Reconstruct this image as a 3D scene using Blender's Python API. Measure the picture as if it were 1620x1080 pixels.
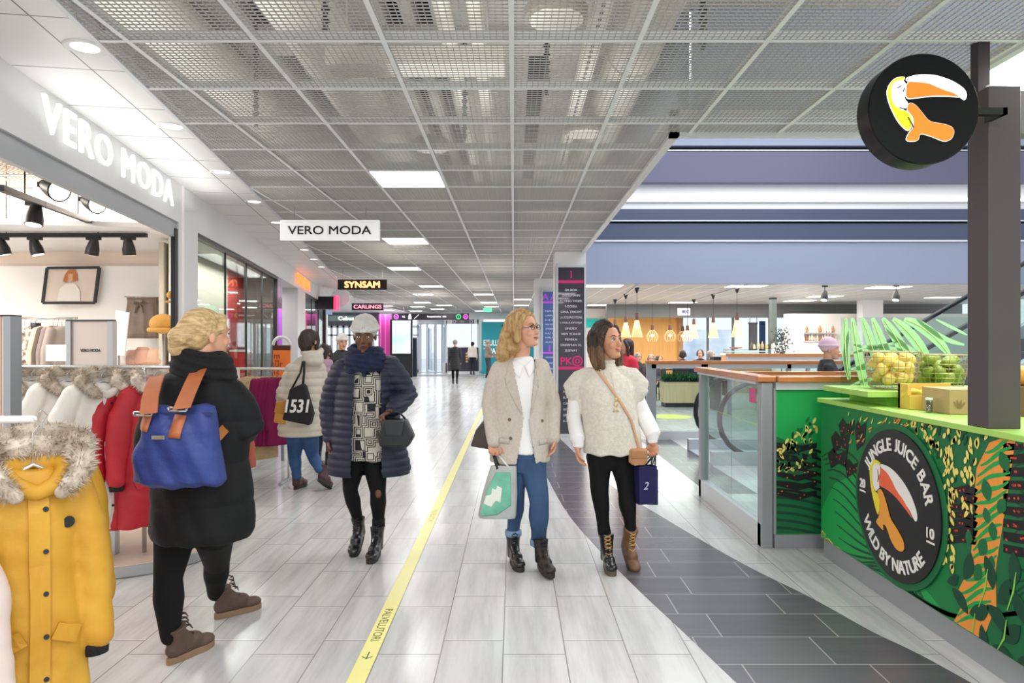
import bpy, bmesh, math, random
import numpy as np
from mathutils import Vector, Matrix
from mathutils.bvhtree import BVHTree
random.seed(7)
for o in list(bpy.data.objects): bpy.data.objects.remove(o)
SC = bpy.context.scene
COL = SC.collection
PI = math.pi
# ---------------------------------------------------------------- camera
FPX, CX, CY, EYE = 1085.0, 813.0, 540.0, 1.5
def P(px, py, Y):                      # a point seen at pixel px,py standing at real depth Y
    return Vector(((px-CX)*Y/FPX, Y, EYE-(py-CY)*Y/FPX))
def GY(py): return EYE*FPX/(py-CY)     # depth of a floor point
cam_d = bpy.data.cameras.new('camera'); cam = bpy.data.objects.new('camera', cam_d); COL.objects.link(cam)
cam.location = (0, 0, EYE); cam.rotation_euler = (PI/2, 0, 0)
cam_d.sensor_width = 36; cam_d.lens = FPX/1620*36; cam_d.shift_x = -3/1620; cam_d.clip_end = 300
SC.camera = cam
# ---------------------------------------------------------------- world, exposure, light
w = bpy.data.worlds.new('world'); SC.world = w; w.use_nodes = True
bg = w.node_tree.nodes['Background']; bg.inputs[0].default_value = (0.93, 0.965, 1, 1); bg.inputs[1].default_value = 1.25
SC.view_settings.view_transform = 'Standard'; SC.view_settings.look = 'None'
SC.view_settings.exposure = 0.12; SC.view_settings.gamma = 1; SC.view_settings.use_curve_mapping = False
SC.cycles.use_denoising = True; SC.cycles.max_bounces = 7; SC.cycles.diffuse_bounces = 4; SC.cycles.glossy_bounces = 4
SC.cycles.transmission_bounces = 5; SC.cycles.transparent_max_bounces = 12
SC.cycles.caustics_reflective = False; SC.cycles.caustics_refractive = False; SC.cycles.sample_clamp_indirect = 6
def area(name, loc, size, power, col=(1,1,1), rot=(0,0,0), spread=PI):
    l = bpy.data.lights.new(name, 'AREA'); l.shape = 'RECTANGLE'; l.size, l.size_y = size; l.energy = power; l.color = col; l.spread = spread
    o = bpy.data.objects.new(name, l); COL.objects.link(o); o.location = loc; o.rotation_euler = rot; return o
# daylight falling through the glass roof of the atrium
area('atrium_daylight', (5.5, 10.5, 7.2), (7, 10), 640, (0.93, 0.96, 1))
area('entrance_daylight', (-4.0, 36.5, 2.2), (10, 2.6), 220, (0.93, 0.97, 1), (-PI/2, 0, 0))
# daylight in the street outside the cafe windows
area('street_daylight', (10.5, 36.0, 3.6), (9, 3), 900, (0.93, 0.97, 1), (math.radians(75), 0, 0))
# unseen area lights added to brighten the clothes shop
area('shop_fill_wash', (-5.9, 5.2, 3.05), (1.8, 2.6), 230, (1, 0.95, 0.88))
area('shop_fill_wash', (-4.75, 7.3, 2.95), (1.9, 0.25), 250, (1, 0.97, 0.93), (math.radians(50), 0, 0))
area('shop_fill_wash', (-3.1, 3.4, 3.0), (0.7, 1.6), 14, (1, 0.97, 0.92))
# kiosk lamps over the juice bar and cafe
area('bar_lamp', (3.0, 3.6, 2.88), (1.0, 1.6), 46, (1, 0.97, 0.92))
# added strip light below the fascia letters, stands in for their upward glow
area('letter_glow_fill', (-2.66, 5.0, 2.64), (.03, 3.0), 4.5, (1, 0.99, 0.97), (0, math.radians(-150), math.radians(9)))
area('cafe_lamp_wash', (6, 21, 2.86), (9, 8), 760, (1, 0.95, 0.88))
# corridor luminaires nearest the camera, behind and above the view
for y in (-3.2, -0.8, 1.4):
    for x in (-0.91, 1.5): area('corridor_lamp', (x, y, 2.9), (0.6, 0.6), 26, (1, 0.99, 0.985))

# area lights added to brighten the service void above the mesh
for x,y,e in ((-1.4,2.6,9),(.1,2.2,9),(-1.9,4.4,10),(-.3,4.2,10),(.6,5.6,10),(-2.3,7.0,12),(-.7,7.2,12),(.5,8.4,10),(-1.8,10.5,55),(1.8,2.6,10),(-.4,12.5,60),(-3,15,90),(-.8,17,70),(-2.5,20,110),(-4.5,24,130),(-1,25,90),(.5,10,20)):
    area('void_fill_up', (x,y,3.0), (.8,2.4), e, (1,.985,.97), (PI,0,0))
# ---------------------------------------------------------------- materials
def lin(h):
    if isinstance(h, str):
        h = h.lstrip('#'); c = [int(h[i:i+2], 16)/255 for i in (0, 2, 4)]
    else: c = list(h)
    return tuple((v/12.92 if v <= .04045 else ((v+.055)/1.055)**2.4) for v in c) + (1,)
MATS = {}
def M(name, col='#808080', rough=.6, metal=0, emit=0, ecol=None, noise=0, nscale=8, nvec=(1,1,1), bump=0, bscale=60, bvec=(1,1,1), spec=.5, trans=0, alpha=1, col2=None, sheen=0, coat=0):
    if name in MATS: return MATS[name]
    m = bpy.data.materials.new(name); m.use_nodes = True; nt = m.node_tree; b = nt.nodes['Principled BSDF']
    b.inputs['Base Color'].default_value = lin(col); b.inputs['Roughness'].default_value = rough
    b.inputs['Metallic'].default_value = metal; b.inputs['Specular IOR Level'].default_value = spec
    b.inputs['Transmission Weight'].default_value = trans; b.inputs['Alpha'].default_value = alpha
    b.inputs['Sheen Weight'].default_value = sheen; b.inputs['Coat Weight'].default_value = coat
    if emit:
        b.inputs['Emission Color'].default_value = lin(ecol or col); b.inputs['Emission Strength'].default_value = emit
    tc = nt.nodes.new('ShaderNodeTexCoord')
    def noi(scale, vec, detail=4):
        mp = nt.nodes.new('ShaderNodeMapping'); mp.inputs['Scale'].default_value = vec
        nt.links.new(tc.outputs['Object'], mp.inputs[0])
        n = nt.nodes.new('ShaderNodeTexNoise'); n.inputs['Scale'].default_value = scale; n.inputs['Detail'].default_value = detail
        nt.links.new(mp.outputs[0], n.inputs['Vector']); return n
    if noise:
        n = noi(nscale, nvec); r = nt.nodes.new('ShaderNodeValToRGB')
        a = lin(col); c2 = lin(col2) if col2 else tuple(v*(1-noise) for v in a[:3]) + (1,)
        r.color_ramp.elements[0].position = .35; r.color_ramp.elements[1].position = .68
        r.color_ramp.elements[0].color = c2; r.color_ramp.elements[1].color = a
        nt.links.new(n.outputs[0], r.inputs[0]); nt.links.new(r.outputs[0], b.inputs['Base Color'])
    if bump:
        n = noi(bscale, bvec, 3); bp = nt.nodes.new('ShaderNodeBump'); bp.inputs['Strength'].default_value = bump; bp.inputs['Distance'].default_value = .01
        nt.links.new(n.outputs[0], bp.inputs['Height']); nt.links.new(bp.outputs[0], b.inputs['Normal'])
    MATS[name] = m; return m
def glass(name, col='#f2f8f6', rough=.02, refl=.10, tint=.92):
    if name in MATS: return MATS[name]
    m = bpy.data.materials.new(name); m.use_nodes = True; nt = m.node_tree; nt.nodes.clear()
    out = nt.nodes.new('ShaderNodeOutputMaterial'); tr = nt.nodes.new('ShaderNodeBsdfTransparent'); gl = nt.nodes.new('ShaderNodeBsdfGlossy')
    c = lin(col); tr.inputs[0].default_value = tuple(v*tint for v in c[:3]) + (1,); gl.inputs['Roughness'].default_value = rough
    fr = nt.nodes.new('ShaderNodeFresnel'); fr.inputs[0].default_value = 1.45
    ad = nt.nodes.new('ShaderNodeMath'); ad.operation = 'ADD'; ad.inputs[1].default_value = refl; ad.use_clamp = True
    mx = nt.nodes.new('ShaderNodeMixShader')
    ge = nt.nodes.new('ShaderNodeNewGeometry'); inv = nt.nodes.new('ShaderNodeMath'); inv.operation = 'SUBTRACT'; inv.inputs[0].default_value = 1; nt.links.new(ge.outputs['Backfacing'], inv.inputs[1])
    ml = nt.nodes.new('ShaderNodeMath'); ml.operation = 'MULTIPLY'; nt.links.new(ad.outputs[0], ml.inputs[0]); nt.links.new(inv.outputs[0], ml.inputs[1])
    nt.links.new(fr.outputs[0], ad.inputs[0]); nt.links.new(ml.outputs[0], mx.inputs[0]); nt.links.new(tr.outputs[0], mx.inputs[1]); nt.links.new(gl.outputs[0], mx.inputs[2])
    nt.links.new(mx.outputs[0], out.inputs[0]); MATS[name] = m; return m
def brick(name, c1, c2, mortar, bw, rh, off, msize=.0025, swap=False, org=(0,0), rough=.25, streak=.25, svec=(1,1,1), sscale=3, spec=.5, rotz=0, bump=.0, streakcol=None):
    m = bpy.data.materials.new(name); m.use_nodes = True; nt = m.node_tree; b = nt.nodes['Principled BSDF']; L = nt.links.new
    tc = nt.nodes.new('ShaderNodeTexCoord'); mp = nt.nodes.new('ShaderNodeMapping'); mp.vector_type = 'POINT'
    L(tc.outputs['Object'], mp.inputs[0]); mp.inputs['Rotation'].default_value = (0, 0, rotz)
    sx = nt.nodes.new('ShaderNodeSeparateXYZ'); cx = nt.nodes.new('ShaderNodeCombineXYZ'); L(mp.outputs[0], sx.inputs[0])
    def off_(sock, v):
        a = nt.nodes.new('ShaderNodeMath'); a.operation = 'SUBTRACT'; a.inputs[1].default_value = v; L(sock, a.inputs[0]); return a.outputs[0]
    ux, uy = off_(sx.outputs[0], org[0]), off_(sx.outputs[1], org[1])
    L(uy if swap else ux, cx.inputs[0]); L(ux if swap else uy, cx.inputs[1])
    br = nt.nodes.new('ShaderNodeTexBrick'); br.offset = off; br.offset_frequency = 2; br.squash = 1
    br.inputs['Color1'].default_value = lin(c1); br.inputs['Color2'].default_value = lin(c2); br.inputs['Mortar'].default_value = lin(mortar)
    br.inputs['Scale'].default_value = 1; br.inputs['Mortar Size'].default_value = msize; br.inputs['Mortar Smooth'].default_value = 0
    br.inputs['Brick Width'].default_value = bw; br.inputs['Row Height'].default_value = rh; L(cx.outputs[0], br.inputs['Vector'])
    m2 = nt.nodes.new('ShaderNodeMapping'); m2.inputs['Scale'].default_value = svec; L(tc.outputs['Object'], m2.inputs[0])
    n = nt.nodes.new('ShaderNodeTexNoise'); n.inputs['Scale'].default_value = sscale; n.inputs['Detail'].default_value = 6; n.inputs['Roughness'].default_value = .65
    # shift the streaks tile by tile so each tile has its own grain
    vm = nt.nodes.new('ShaderNodeVectorMath'); vm.operation = 'MULTIPLY_ADD'; vm.inputs[1].default_value = (9, 9, 9)
    L(br.outputs['Color'], vm.inputs[0]); L(m2.outputs[0], vm.inputs[2]); L(vm.outputs[0], n.inputs['Vector'])
    r = nt.nodes.new('ShaderNodeValToRGB'); r.color_ramp.elements[0].position = .33; r.color_ramp.elements[1].position = .6
    sc_ = lin(streakcol) if streakcol else (1-streak,)*3+(1,)
    r.color_ramp.elements[0].color = sc_; r.color_ramp.elements[1].color = (1,1,1,1); L(n.outputs[0], r.inputs[0])
    mx = nt.nodes.new('ShaderNodeMix'); mx.data_type = 'RGBA'; mx.blend_type = 'MULTIPLY'; mx.inputs[0].default_value = 1
    L(br.outputs['Color'], mx.inputs[6]); L(r.outputs[0], mx.inputs[7]); L(mx.outputs[2], b.inputs['Base Color'])
    b.inputs['Roughness'].default_value = rough; b.inputs['Specular IOR Level'].default_value = spec
    if bump:
        bp = nt.nodes.new('ShaderNodeBump'); bp.inputs['Strength'].default_value = bump; bp.inputs['Distance'].default_value = .004
        iv = nt.nodes.new('ShaderNodeMath'); iv.operation = 'SUBTRACT'; iv.inputs[0].default_value = 1; L(br.outputs['Fac'], iv.inputs[1]); L(iv.outputs[0], bp.inputs['Height']); L(bp.outputs[0], b.inputs['Normal'])
    return m

# ---------------------------------------------------------------- mesh tools
def wloc(o):
    v = Vector((0,0,0))
    while o is not None: v += o.location; o = o.parent
    return v
def tag(o, label=None, cat=None, group=None, kind=None):
    if label: o['label'] = label
    if cat: o['category'] = cat
    if group: o['group'] = group
    if kind: o['kind'] = kind
    return o
def empty(name, loc, label=None, cat=None, group=None, kind=None, rz=0):
    o = bpy.data.objects.new(name, None); COL.objects.link(o); o.location = loc; o.rotation_euler.z = rz; o.empty_display_size = .1
    return tag(o, label, cat, group, kind)
def frame(d, up=(0,0,1)):
    d = Vector(d).normalized(); up = Vector(up)
    if abs(d.dot(up.normalized())) > .97: up = Vector((0,1,0)) if abs(d.y) < .9 else Vector((1,0,0))
    s = d.cross(up).normalized(); u = s.cross(d).normalized(); return s, u, d
def dup(root, loc, rz=None, label=None, scale=None):
    r = root.copy(); COL.objects.link(r); r.location = loc
    if rz is not None: r.rotation_euler.z = rz
    if scale: r.scale = (scale,)*3
    if label: r['label'] = label
    for ch in list(root.children):
        c = ch.copy(); COL.objects.link(c); c.parent = r
        for g in ch.children:
            d = g.copy(); COL.objects.link(d); d.parent = c
    return r
class MB:
    def __init__(s): s.v = []; s.f = []; s.m = []
    def add(s, vs, fs, m=0):
        k = len(s.v); s.v += [tuple(v) for v in vs]; s.f += [tuple(i+k for i in f) for f in fs]; s.m += [m]*len(fs); return s
    def box(s, x0, x1, y0, y1, z0, z1, m=0):
        x0,x1 = min(x0,x1),max(x0,x1); y0,y1 = min(y0,y1),max(y0,y1); z0,z1 = min(z0,z1),max(z0,z1)
        vs = [(x0,y0,z0),(x1,y0,z0),(x1,y1,z0),(x0,y1,z0),(x0,y0,z1),(x1,y0,z1),(x1,y1,z1),(x0,y1,z1)]
        return s.add(vs, [(0,3,2,1),(4,5,6,7),(0,1,5,4),(1,2,6,5),(2,3,7,6),(3,0,4,7)], m)
    def obox(s, c, size, X=(1,0,0), Y=(0,1,0), Z=(0,0,1), m=0):
        c = Vector(c); X,Y,Z = Vector(X).normalized(),Vector(Y).normalized(),Vector(Z).normalized(); a,b,d = size[0]/2,size[1]/2,size[2]/2
        vs = [c+X*i*a+Y*j*b+Z*k*d for k in (-1,1) for i,j in ((-1,-1),(1,-1),(1,1),(-1,1))]
        return s.add(vs, [(0,3,2,1),(4,5,6,7),(0,1,5,4),(1,2,6,5),(2,3,7,6),(3,0,4,7)], m)
    def beam(s, a, b, w, h, up=(0,0,1), m=0):
        a, b = Vector(a), Vector(b); S,U,D = frame(b-a, up); return s.obox((a+b)/2, (w, h, (b-a).length), S, U, D, m)
    def prism(s, poly, o, X, Y, N, t, m=0):   # 2D polygon in plane (X,Y) at o, thickness t along N
        o,X,Y,N = Vector(o),Vector(X),Vector(Y),Vector(N); n = len(poly)
        A = sum(poly[i][0]*poly[(i+1)%n][1]-poly[(i+1)%n][0]*poly[i][1] for i in range(n))
        if (A > 0) != (X.cross(Y).dot(N) > 0): poly = poly[::-1]
        vs = [o+X*p[0]+Y*p[1] for p in poly] + [o+X*p[0]+Y*p[1]+N*t for p in poly]
        fs = [tuple(range(n))[::-1], tuple(range(n, 2*n))] + [(i,(i+1)%n,n+(i+1)%n,n+i) for i in range(n)]
        return s.add(vs, fs, m)
    def loft(s, rings, m=0, closed=True, cap=True):
        n = len(rings[0]); vs = [v for r in rings for v in r]; fs = []
        for i in range(len(rings)-1):
            for j in range(n if closed else n-1):
                a,b = i*n+j, i*n+(j+1)%n; fs.append((a,b,b+n,a+n))
        if cap and closed: fs += [tuple(range(n))[::-1], tuple(range((len(rings)-1)*n, len(rings)*n))]
        return s.add(vs, fs, m)
    def tube(s, pts, rad, n=8, m=0, round_=False, ab=None, ref=(0,0,1)):
        pts = [Vector(p) for p in pts]
        if not hasattr(rad, '__len__'): rad = [rad]*len(pts)
        rad = list(rad)
        T = []
        for i in range(len(pts)):
            d = pts[min(i+1,len(pts)-1)]-pts[max(i-1,0)]
            T.append(d.normalized() if d.length > 1e-9 else Vector((0,0,1)))
        S,U,_ = frame(T[0], ref); rings = []; prev = T[0]
        def ring(p, S, U, r):
            a, b = ab if ab else (1,1)
            return [p+S*math.cos(2*PI*k/n)*r*a+U*math.sin(2*PI*k/n)*r*b for k in range(n)]
        for i,p in enumerate(pts):
            q = prev.rotation_difference(T[i]); S = q@S; U = q@U; prev = T[i]
            if round_ and i == 0:
                for th in (80,55,28): rings.append(ring(p-T[i]*rad[0]*math.sin(math.radians(th)), S, U, rad[0]*math.cos(math.radians(th))))
            rings.append(ring(p, S, U, rad[i]))
            if round_ and i == len(pts)-1:
                for th in (28,55,80): rings.append(ring(p+T[i]*rad[-1]*math.sin(math.radians(th)), S, U, rad[-1]*math.cos(math.radians(th))))
        return s.loft(rings, m)
    def rings(s, L, n=28, m=0, pw=2.0):      # horizontal rings (cx,cy,z,rx,ry[,yaw])
        R = []
        for q in L:
            cx,cy,z,rx,ry = q[:5]; yw = q[5] if len(q) > 5 else 0; r = []
            for k in range(n):
                a = 2*PI*k/n; c,d = math.cos(a),math.sin(a)
                x = rx*math.copysign(abs(c)**(2/pw),c); y = ry*math.copysign(abs(d)**(2/pw),d)
                r.append((cx+x*math.cos(yw)-y*math.sin(yw), cy+x*math.sin(yw)+y*math.cos(yw), z))
            R.append(r)
        if L[0][2] > L[-1][2]: R = R[::-1]
        return s.loft(R, m)
    def ell(s, c, r, R=None, n=16, k=10, m=0):
        c = Vector(c); R = R or Matrix.Identity(3); rg = []
        for i in range(1, k):
            th = -PI/2+PI*i/k
            rg.append([c+R@Vector((r[0]*math.cos(th)*math.cos(2*PI*j/n), r[1]*math.cos(th)*math.sin(2*PI*j/n), r[2]*math.sin(th))) for j in range(n)])
        vs = [v for q in rg for v in q]; fs = []
        for i in range(len(rg)-1):
            for j in range(n): a,b = i*n+j,i*n+(j+1)%n; fs.append((a,b,b+n,a+n))
        lo, hi = len(vs), len(vs)+1; vs += [c+R@Vector((0,0,-r[2])), c+R@Vector((0,0,r[2]))]
        for j in range(n): fs.append((lo,(j+1)%n,j)); fs.append((hi,(len(rg)-1)*n+j,(len(rg)-1)*n+(j+1)%n))
        return s.add(vs, fs, m)
    def lathe(s, prof, c, n=32, m=0, axis='z', cap=True):
        c = Vector(c); R = []
        for r,z in prof:
            ring = []
            for k in range(n):
                a = 2*PI*k/n; x,y = r*math.cos(a), r*math.sin(a)
                ring.append(c+(Vector((x,y,z)) if axis=='z' else Vector((x,z,y)) if axis=='y' else Vector((z,x,y))))
            R.append(ring)
        if axis == 'y': R = [q[::-1] for q in R]
        return s.loft(R, m, cap=cap)
    def xf(s, fn): s.v = [tuple(fn(Vector(v))) for v in s.v]; return s
    def build(s, name, mats, parent=None, smooth=False, local=False, bevel=0, auto=False, label=None, **tg):
        if not isinstance(mats, (list, tuple)): mats = [mats]
        me = bpy.data.meshes.new(name); V = s.v
        o = bpy.data.objects.new(name, me); COL.objects.link(o)
        if parent is not None:
            o.parent = parent
            if not local: L = wloc(parent); V = [(x-L.x, y-L.y, z-L.z) for x,y,z in V]
        elif not local and tg.get('kind') != 'structure':
            A = np.array(V); lo, hi = A.min(0), A.max(0); L = Vector(((lo[0]+hi[0])/2, (lo[1]+hi[1])/2, lo[2])); o.location = L
            V = [(x-L.x, y-L.y, z-L.z) for x,y,z in V]
        me.from_pydata(V, [], s.f)
        for mm in mats: me.materials.append(mm)
        if len(mats) > 1: me.polygons.foreach_set('material_index', s.m)
        if smooth: me.polygons.foreach_set('use_smooth', [True]*len(me.polygons))
        me.update()
        if auto: me.set_sharp_from_angle(angle=math.radians(38))
        if bevel:
            bv = o.modifiers.new('bevel', 'BEVEL'); bv.width = bevel; bv.segments = 2; bv.limit_method = 'ANGLE'; bv.angle_limit = math.radians(40)
        return tag(o, label, **tg)
def apply_mods(o):
    dg = bpy.context.evaluated_depsgraph_get(); dg.update()
    me = bpy.data.meshes.new_from_object(o.evaluated_get(dg)); old = o.data; o.modifiers.clear(); o.data = me; me.name = old.name; bpy.data.meshes.remove(old); return o
def smooth_np(me, it, lam=.5):
    n = len(me.vertices); co = np.empty(n*3); me.vertices.foreach_get('co', co); co = co.reshape(-1,3)
    e = np.empty(len(me.edges)*2, dtype=np.int64); me.edges.foreach_get('vertices', e); e = e.reshape(-1,2)
    deg = np.bincount(e.ravel(), minlength=n).astype(float); deg[deg==0] = 1
    for _ in range(it):
        s = np.zeros_like(co)
        for k in range(3):
            s[:,k] = np.bincount(e[:,0], co[e[:,1],k], n)+np.bincount(e[:,1], co[e[:,0],k], n)
        co = co*(1-lam)+lam*s/deg[:,None]
    me.vertices.foreach_set('co', co.ravel()); me.update(); return co
def blob(mb, name, mats, parent=None, voxel=.006, it=3, disp=None, cut=None, label=None, **tg):
    o = mb.build(name, mats, parent, label=label, **tg)
    rm = o.modifiers.new('r', 'REMESH'); rm.mode = 'VOXEL'; rm.voxel_size = voxel; rm.use_smooth_shade = True
    apply_mods(o); me = o.data; me.materials.clear()
    for mm in (mats if isinstance(mats,(list,tuple)) else [mats]): me.materials.append(mm)
    co = smooth_np(me, it); W = np.array(wloc(o))
    if disp is not None:
        nr = np.empty(len(me.vertices)*3); me.vertices.foreach_get('normal', nr); nr = nr.reshape(-1,3)
        co = co+nr*disp(co+W, nr)[:,None]; me.vertices.foreach_set('co', co.ravel()); me.update()
    if cut is not None:
        bm = bmesh.new(); bm.from_mesh(me); mask = cut(co+W)
        bm.verts.ensure_lookup_table(); bmesh.ops.delete(bm, geom=[v for v,k in zip(bm.verts, mask) if k], context='VERTS'); bm.to_mesh(me); bm.free()
    me.polygons.foreach_set('use_smooth', [True]*len(me.polygons)); me.update(); return o
def bvh_of(o):
    W = wloc(o); me = o.data
    return BVHTree.FromPolygons([v.co+W for v in me.vertices], [tuple(p.vertices) for p in me.polygons])
def hit(bv, x, z, side=-1, default=0):
    h = bv.ray_cast(Vector((x, default+side*2.0, z)), Vector((0,-side,0)))[0]
    return h.y if h else default
def _text_mesh(s, offset=0, font=None, shear=0, space=1):
    cu = bpy.data.curves.new('t', 'FONT'); cu.body = s; cu.offset = 0; cu.size = 1; cu.shear = shear; cu.space_character = space; cu.resolution_u = 4
    o = bpy.data.objects.new('t', cu); COL.objects.link(o); bpy.context.view_layer.update()
    dg = bpy.context.evaluated_depsgraph_get(); me = bpy.data.meshes.new_from_object(o.evaluated_get(dg))
    vs = [tuple(v.co) for v in me.vertices]; fs = [tuple(p.vertices) for p in me.polygons]
    bpy.data.objects.remove(o); bpy.data.meshes.remove(me); return vs, fs
def put_text(mb, s, c, X, Y, width=None, height=None, t=.003, m=0, offset=0, shear=0, space=1):
    if offset:                          # heavier strokes: the same outline set down four times, slightly apart
        X_, Y_ = Vector(X).normalized(), Vector(Y).normalized()
        h = height or .1; d = h*offset*.9
        for k,(a,b) in enumerate(((-1,-1),(1,-1),(1,1),(-1,1))): _put(mb, s, Vector(c)+X_*d*a+Y_*d*b, X, Y, width-2*d if width else None, height-2*d if height else None, t*(1+.12*k), m, shear, space)
        return mb
    return _put(mb, s, c, X, Y, width, height, t, m, shear, space)
def _put(mb, s, c, X, Y, width, height, t, m, shear, space):
    vs, fs = _text_mesh(s, 0, shear=shear, space=space)
    if not vs: return mb
    A = np.array(vs); lo, hi = A.min(0), A.max(0); W, H = hi[0]-lo[0], hi[1]-lo[1]
    sx = width/W if width else height/H; sy = height/H if height else sx
    X,Y,c = Vector(X).normalized(),Vector(Y).normalized(),Vector(c); N = X.cross(Y)
    pts = [c+X*(v[0]-(lo[0]+hi[0])/2)*sx+Y*(v[1]-(lo[1]+hi[1])/2)*sy for v in vs]
    n = len(pts); V = pts+[p+N*t for p in pts]; Fc = [tuple(i+n for i in f) for f in fs]
    ed = {}
    for f in fs:
        for i in range(len(f)): e = (f[i], f[(i+1)%len(f)]); ed[e] = ed.get(e,0)+1
    for (a,b) in ed:
        if (b,a) not in ed: Fc.append((a,b,b+n,a+n))
    return mb.add(V, Fc, m)
# ================================================================ structure
CEIL = 2.91
WHITE = M('painted_white', '#ecebea', .5); WHITE2 = M('warm_white', '#e6e0da', .6)
STEEL = M('brushed_steel', '#b9bcc0', .32, .75); ALU = M('grey_aluminium', '#a5a8ac', .4, .5); ALUW = M('light_aluminium', '#d3d5d8', .4, .2)
BLACK = M('black_satin', '#0d0d0f', .4); DARK = M('dark_grey', '#2b2b2e', .5); GLASS = glass('clear_glass', refl=.05)
FLOORM = brick('floor_light_tiles', '#d2d2d2', '#c8c8c8', '#96938f', .5925, .3, .26, .003, True, (-.052, 3.444), .2, .2, (11, 1.1, 1), 1.0, .6, streakcol='#e4e3e1')
MB().box(-14, 18, -8, 60, -.3, 0).build('floor', FLOORM, kind='structure')
DTILE = brick('floor_dark_tiles', '#5f5e63', '#545358', '#9b9896', .592, .295, .26, .0035, False, (.466, .235), .24, .12, (1.2, 9, 1), 1.3, .55)
Lf = [(1.4,.6),(1.2,2),(.98,3.01),(.874,3.55),(.748,4.16),(.606,4.98),(.469,5.98),(.375,7.4),(.30,9),(.26,10.8),(.2,14)]
Rt = [(2.5,.6),(2.22,2),(2.01,3.01),(1.93,3.33),(1.85,3.55),(1.737,4.02),(1.547,4.62),(1.348,5.48),(1.134,6.51),(1.01,7.17),(.9,8.2),(.78,9.75),(.71,10.8),(.6,14)]
def smooth_poly(pts, k=4):
    out = []
    for i in range(len(pts)-1):
        p0,p1,p2,p3 = pts[max(i-1,0)],pts[i],pts[i+1],pts[min(i+2,len(pts)-1)]
        for j in range(k):
            t = j/k; out.append(tuple(.5*((2*p1[c])+(-p0[c]+p2[c])*t+(2*p0[c]-5*p1[c]+4*p2[c]-p3[c])*t*t+(-p0[c]+3*p1[c]-3*p2[c]+p3[c])*t**3) for c in (0,1)))
    return out+[pts[-1]]
MB().prism(smooth_poly(Lf)+smooth_poly(Rt)[::-1], (0,0,0), (1,0,0), (0,1,0), (0,0,1), .0015).build('floor', DTILE, kind='structure')
MB().box(1.92, 2.4, 6.75, 10.5, 0, .0015).build('floor', DTILE, kind='structure')

# --- lines of the left shopfront
def lineX(pl, Y):
    for (y0,x0),(y1,x1) in zip(pl, pl[1:]):
        if Y <= y1: break
    return x0+(x1-x0)*(Y-y0)/(y1-y0)
BL = [(-2,-1.13),(2.83,-1.886),(7.93,-2.675),(15.15,-3.91),(24,-5.5),(34,-7.4)]     # edge of the mesh ceiling
SFL = [(-2,-1.678),(8.5,-3.369),(20.1,-5.45),(34,-7.94)]                            # face of the shopfront
bX = lambda Y: lineX(BL, Y)
sX = lambda Y: lineX(SFL, Y)
def SP(Y, off, z):                      # off = distance into the shop
    d = -.161 if Y < 8.5 else -.179; n = math.hypot(1, d); return Vector((sX(Y)-off/n, Y+off*d/n, z))
def seg(mb, Ya, Yb, o0, o1, z0, z1, m=0):
    ys = [Ya]+([8.5] if Ya < 8.5 < Yb else [])+[Yb]
    for a,b in zip(ys, ys[1:]):
        vs = [SP(a,o0,z0),SP(b,o0,z0),SP(b,o1,z0),SP(a,o1,z0),SP(a,o0,z1),SP(b,o0,z1),SP(b,o1,z1),SP(a,o1,z1)]
        mb.add(vs, [(0,3,2,1)[::-1],(4,5,6,7)[::-1],(0,1,5,4)[::-1],(1,2,6,5)[::-1],(2,3,7,6)[::-1],(3,0,4,7)[::-1]], m)
    return mb
# --- mesh ceiling: T-bars and wire panels, real wires
GX0, GY0, GS = -.011, 3.22-5*.6077, .6077
tb = MB(); wires = MB()
def spanY(x, lo):                       # first Y at which the mesh ceiling reaches x
    if x >= bX(lo): return lo
    for k in range(400):
        Y = lo+k*.1
        if bX(Y) <= x: return Y
    return 99
YMIN, YMAX = .9, 34
k = -16
while GX0+.6*k < 2.45:
    x = GX0+.6*k; y0 = spanY(x, YMIN); y1 = YMAX if x < 1.09 else 4.66
    if y0 < y1: tb.box(x-.012, x+.012, y0, y1, CEIL-.004, CEIL); tb.box(x-.0015, x+.0015, y0, y1, CEIL, CEIL+.045)
    k += 1
k = 0
while GY0+GS*k < YMAX:
    y = GY0+GS*k
    if y > YMIN:
        x1 = 2.4 if y < 4.66 else 1.09
        tb.box(bX(y), x1, y-.011, y+.011, CEIL-.003, CEIL+.001); tb.box(bX(y), x1, y-.0015, y+.0015, CEIL, CEIL+.045)
    k += 1
tb.build('ceiling', M('t_bar_white', '#e8eaec', .45), kind='structure')
x = -7.4
while x < 2.4:
    y0 = spanY(x, YMIN); y1 = YMAX if x < 1.09 else 4.66
    if y0 < y1: wires.box(x-.0013, x+.0013, y0, y1, CEIL+.003, CEIL+.009)
    x += .0305
y = YMIN
while y < YMAX:
    wires.box(bX(y), 2.4 if y < 4.66 else 1.09, y-.0012, y+.0012, CEIL+.003, CEIL+.009); y += .0305
wires.build('ceiling', M('mesh_wire', '#b9b8b6', .5), kind='structure')
# white edge trims of the mesh ceiling at the atrium
TR = M('edge_trim', '#d9dbdf', .4)
t = MB(); t.box(1.06, 1.12, 4.64, 16.6, CEIL-.02, CEIL+.16); t.box(1.06, 2.44, 4.64, 4.70, CEIL-.02, CEIL+.16); t.box(2.40, 2.44, .9, 4.70, CEIL-.02, CEIL+.05)
t.build('trim_1', TR, kind='structure')
t = MB()
for a,b in zip(BL, BL[1:]):
    t.beam((a[1]-.012,a[0],CEIL), (b[1]-.012,b[0],CEIL), .024, .012)
t.build('trim_2', TR, kind='structure')
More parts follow.
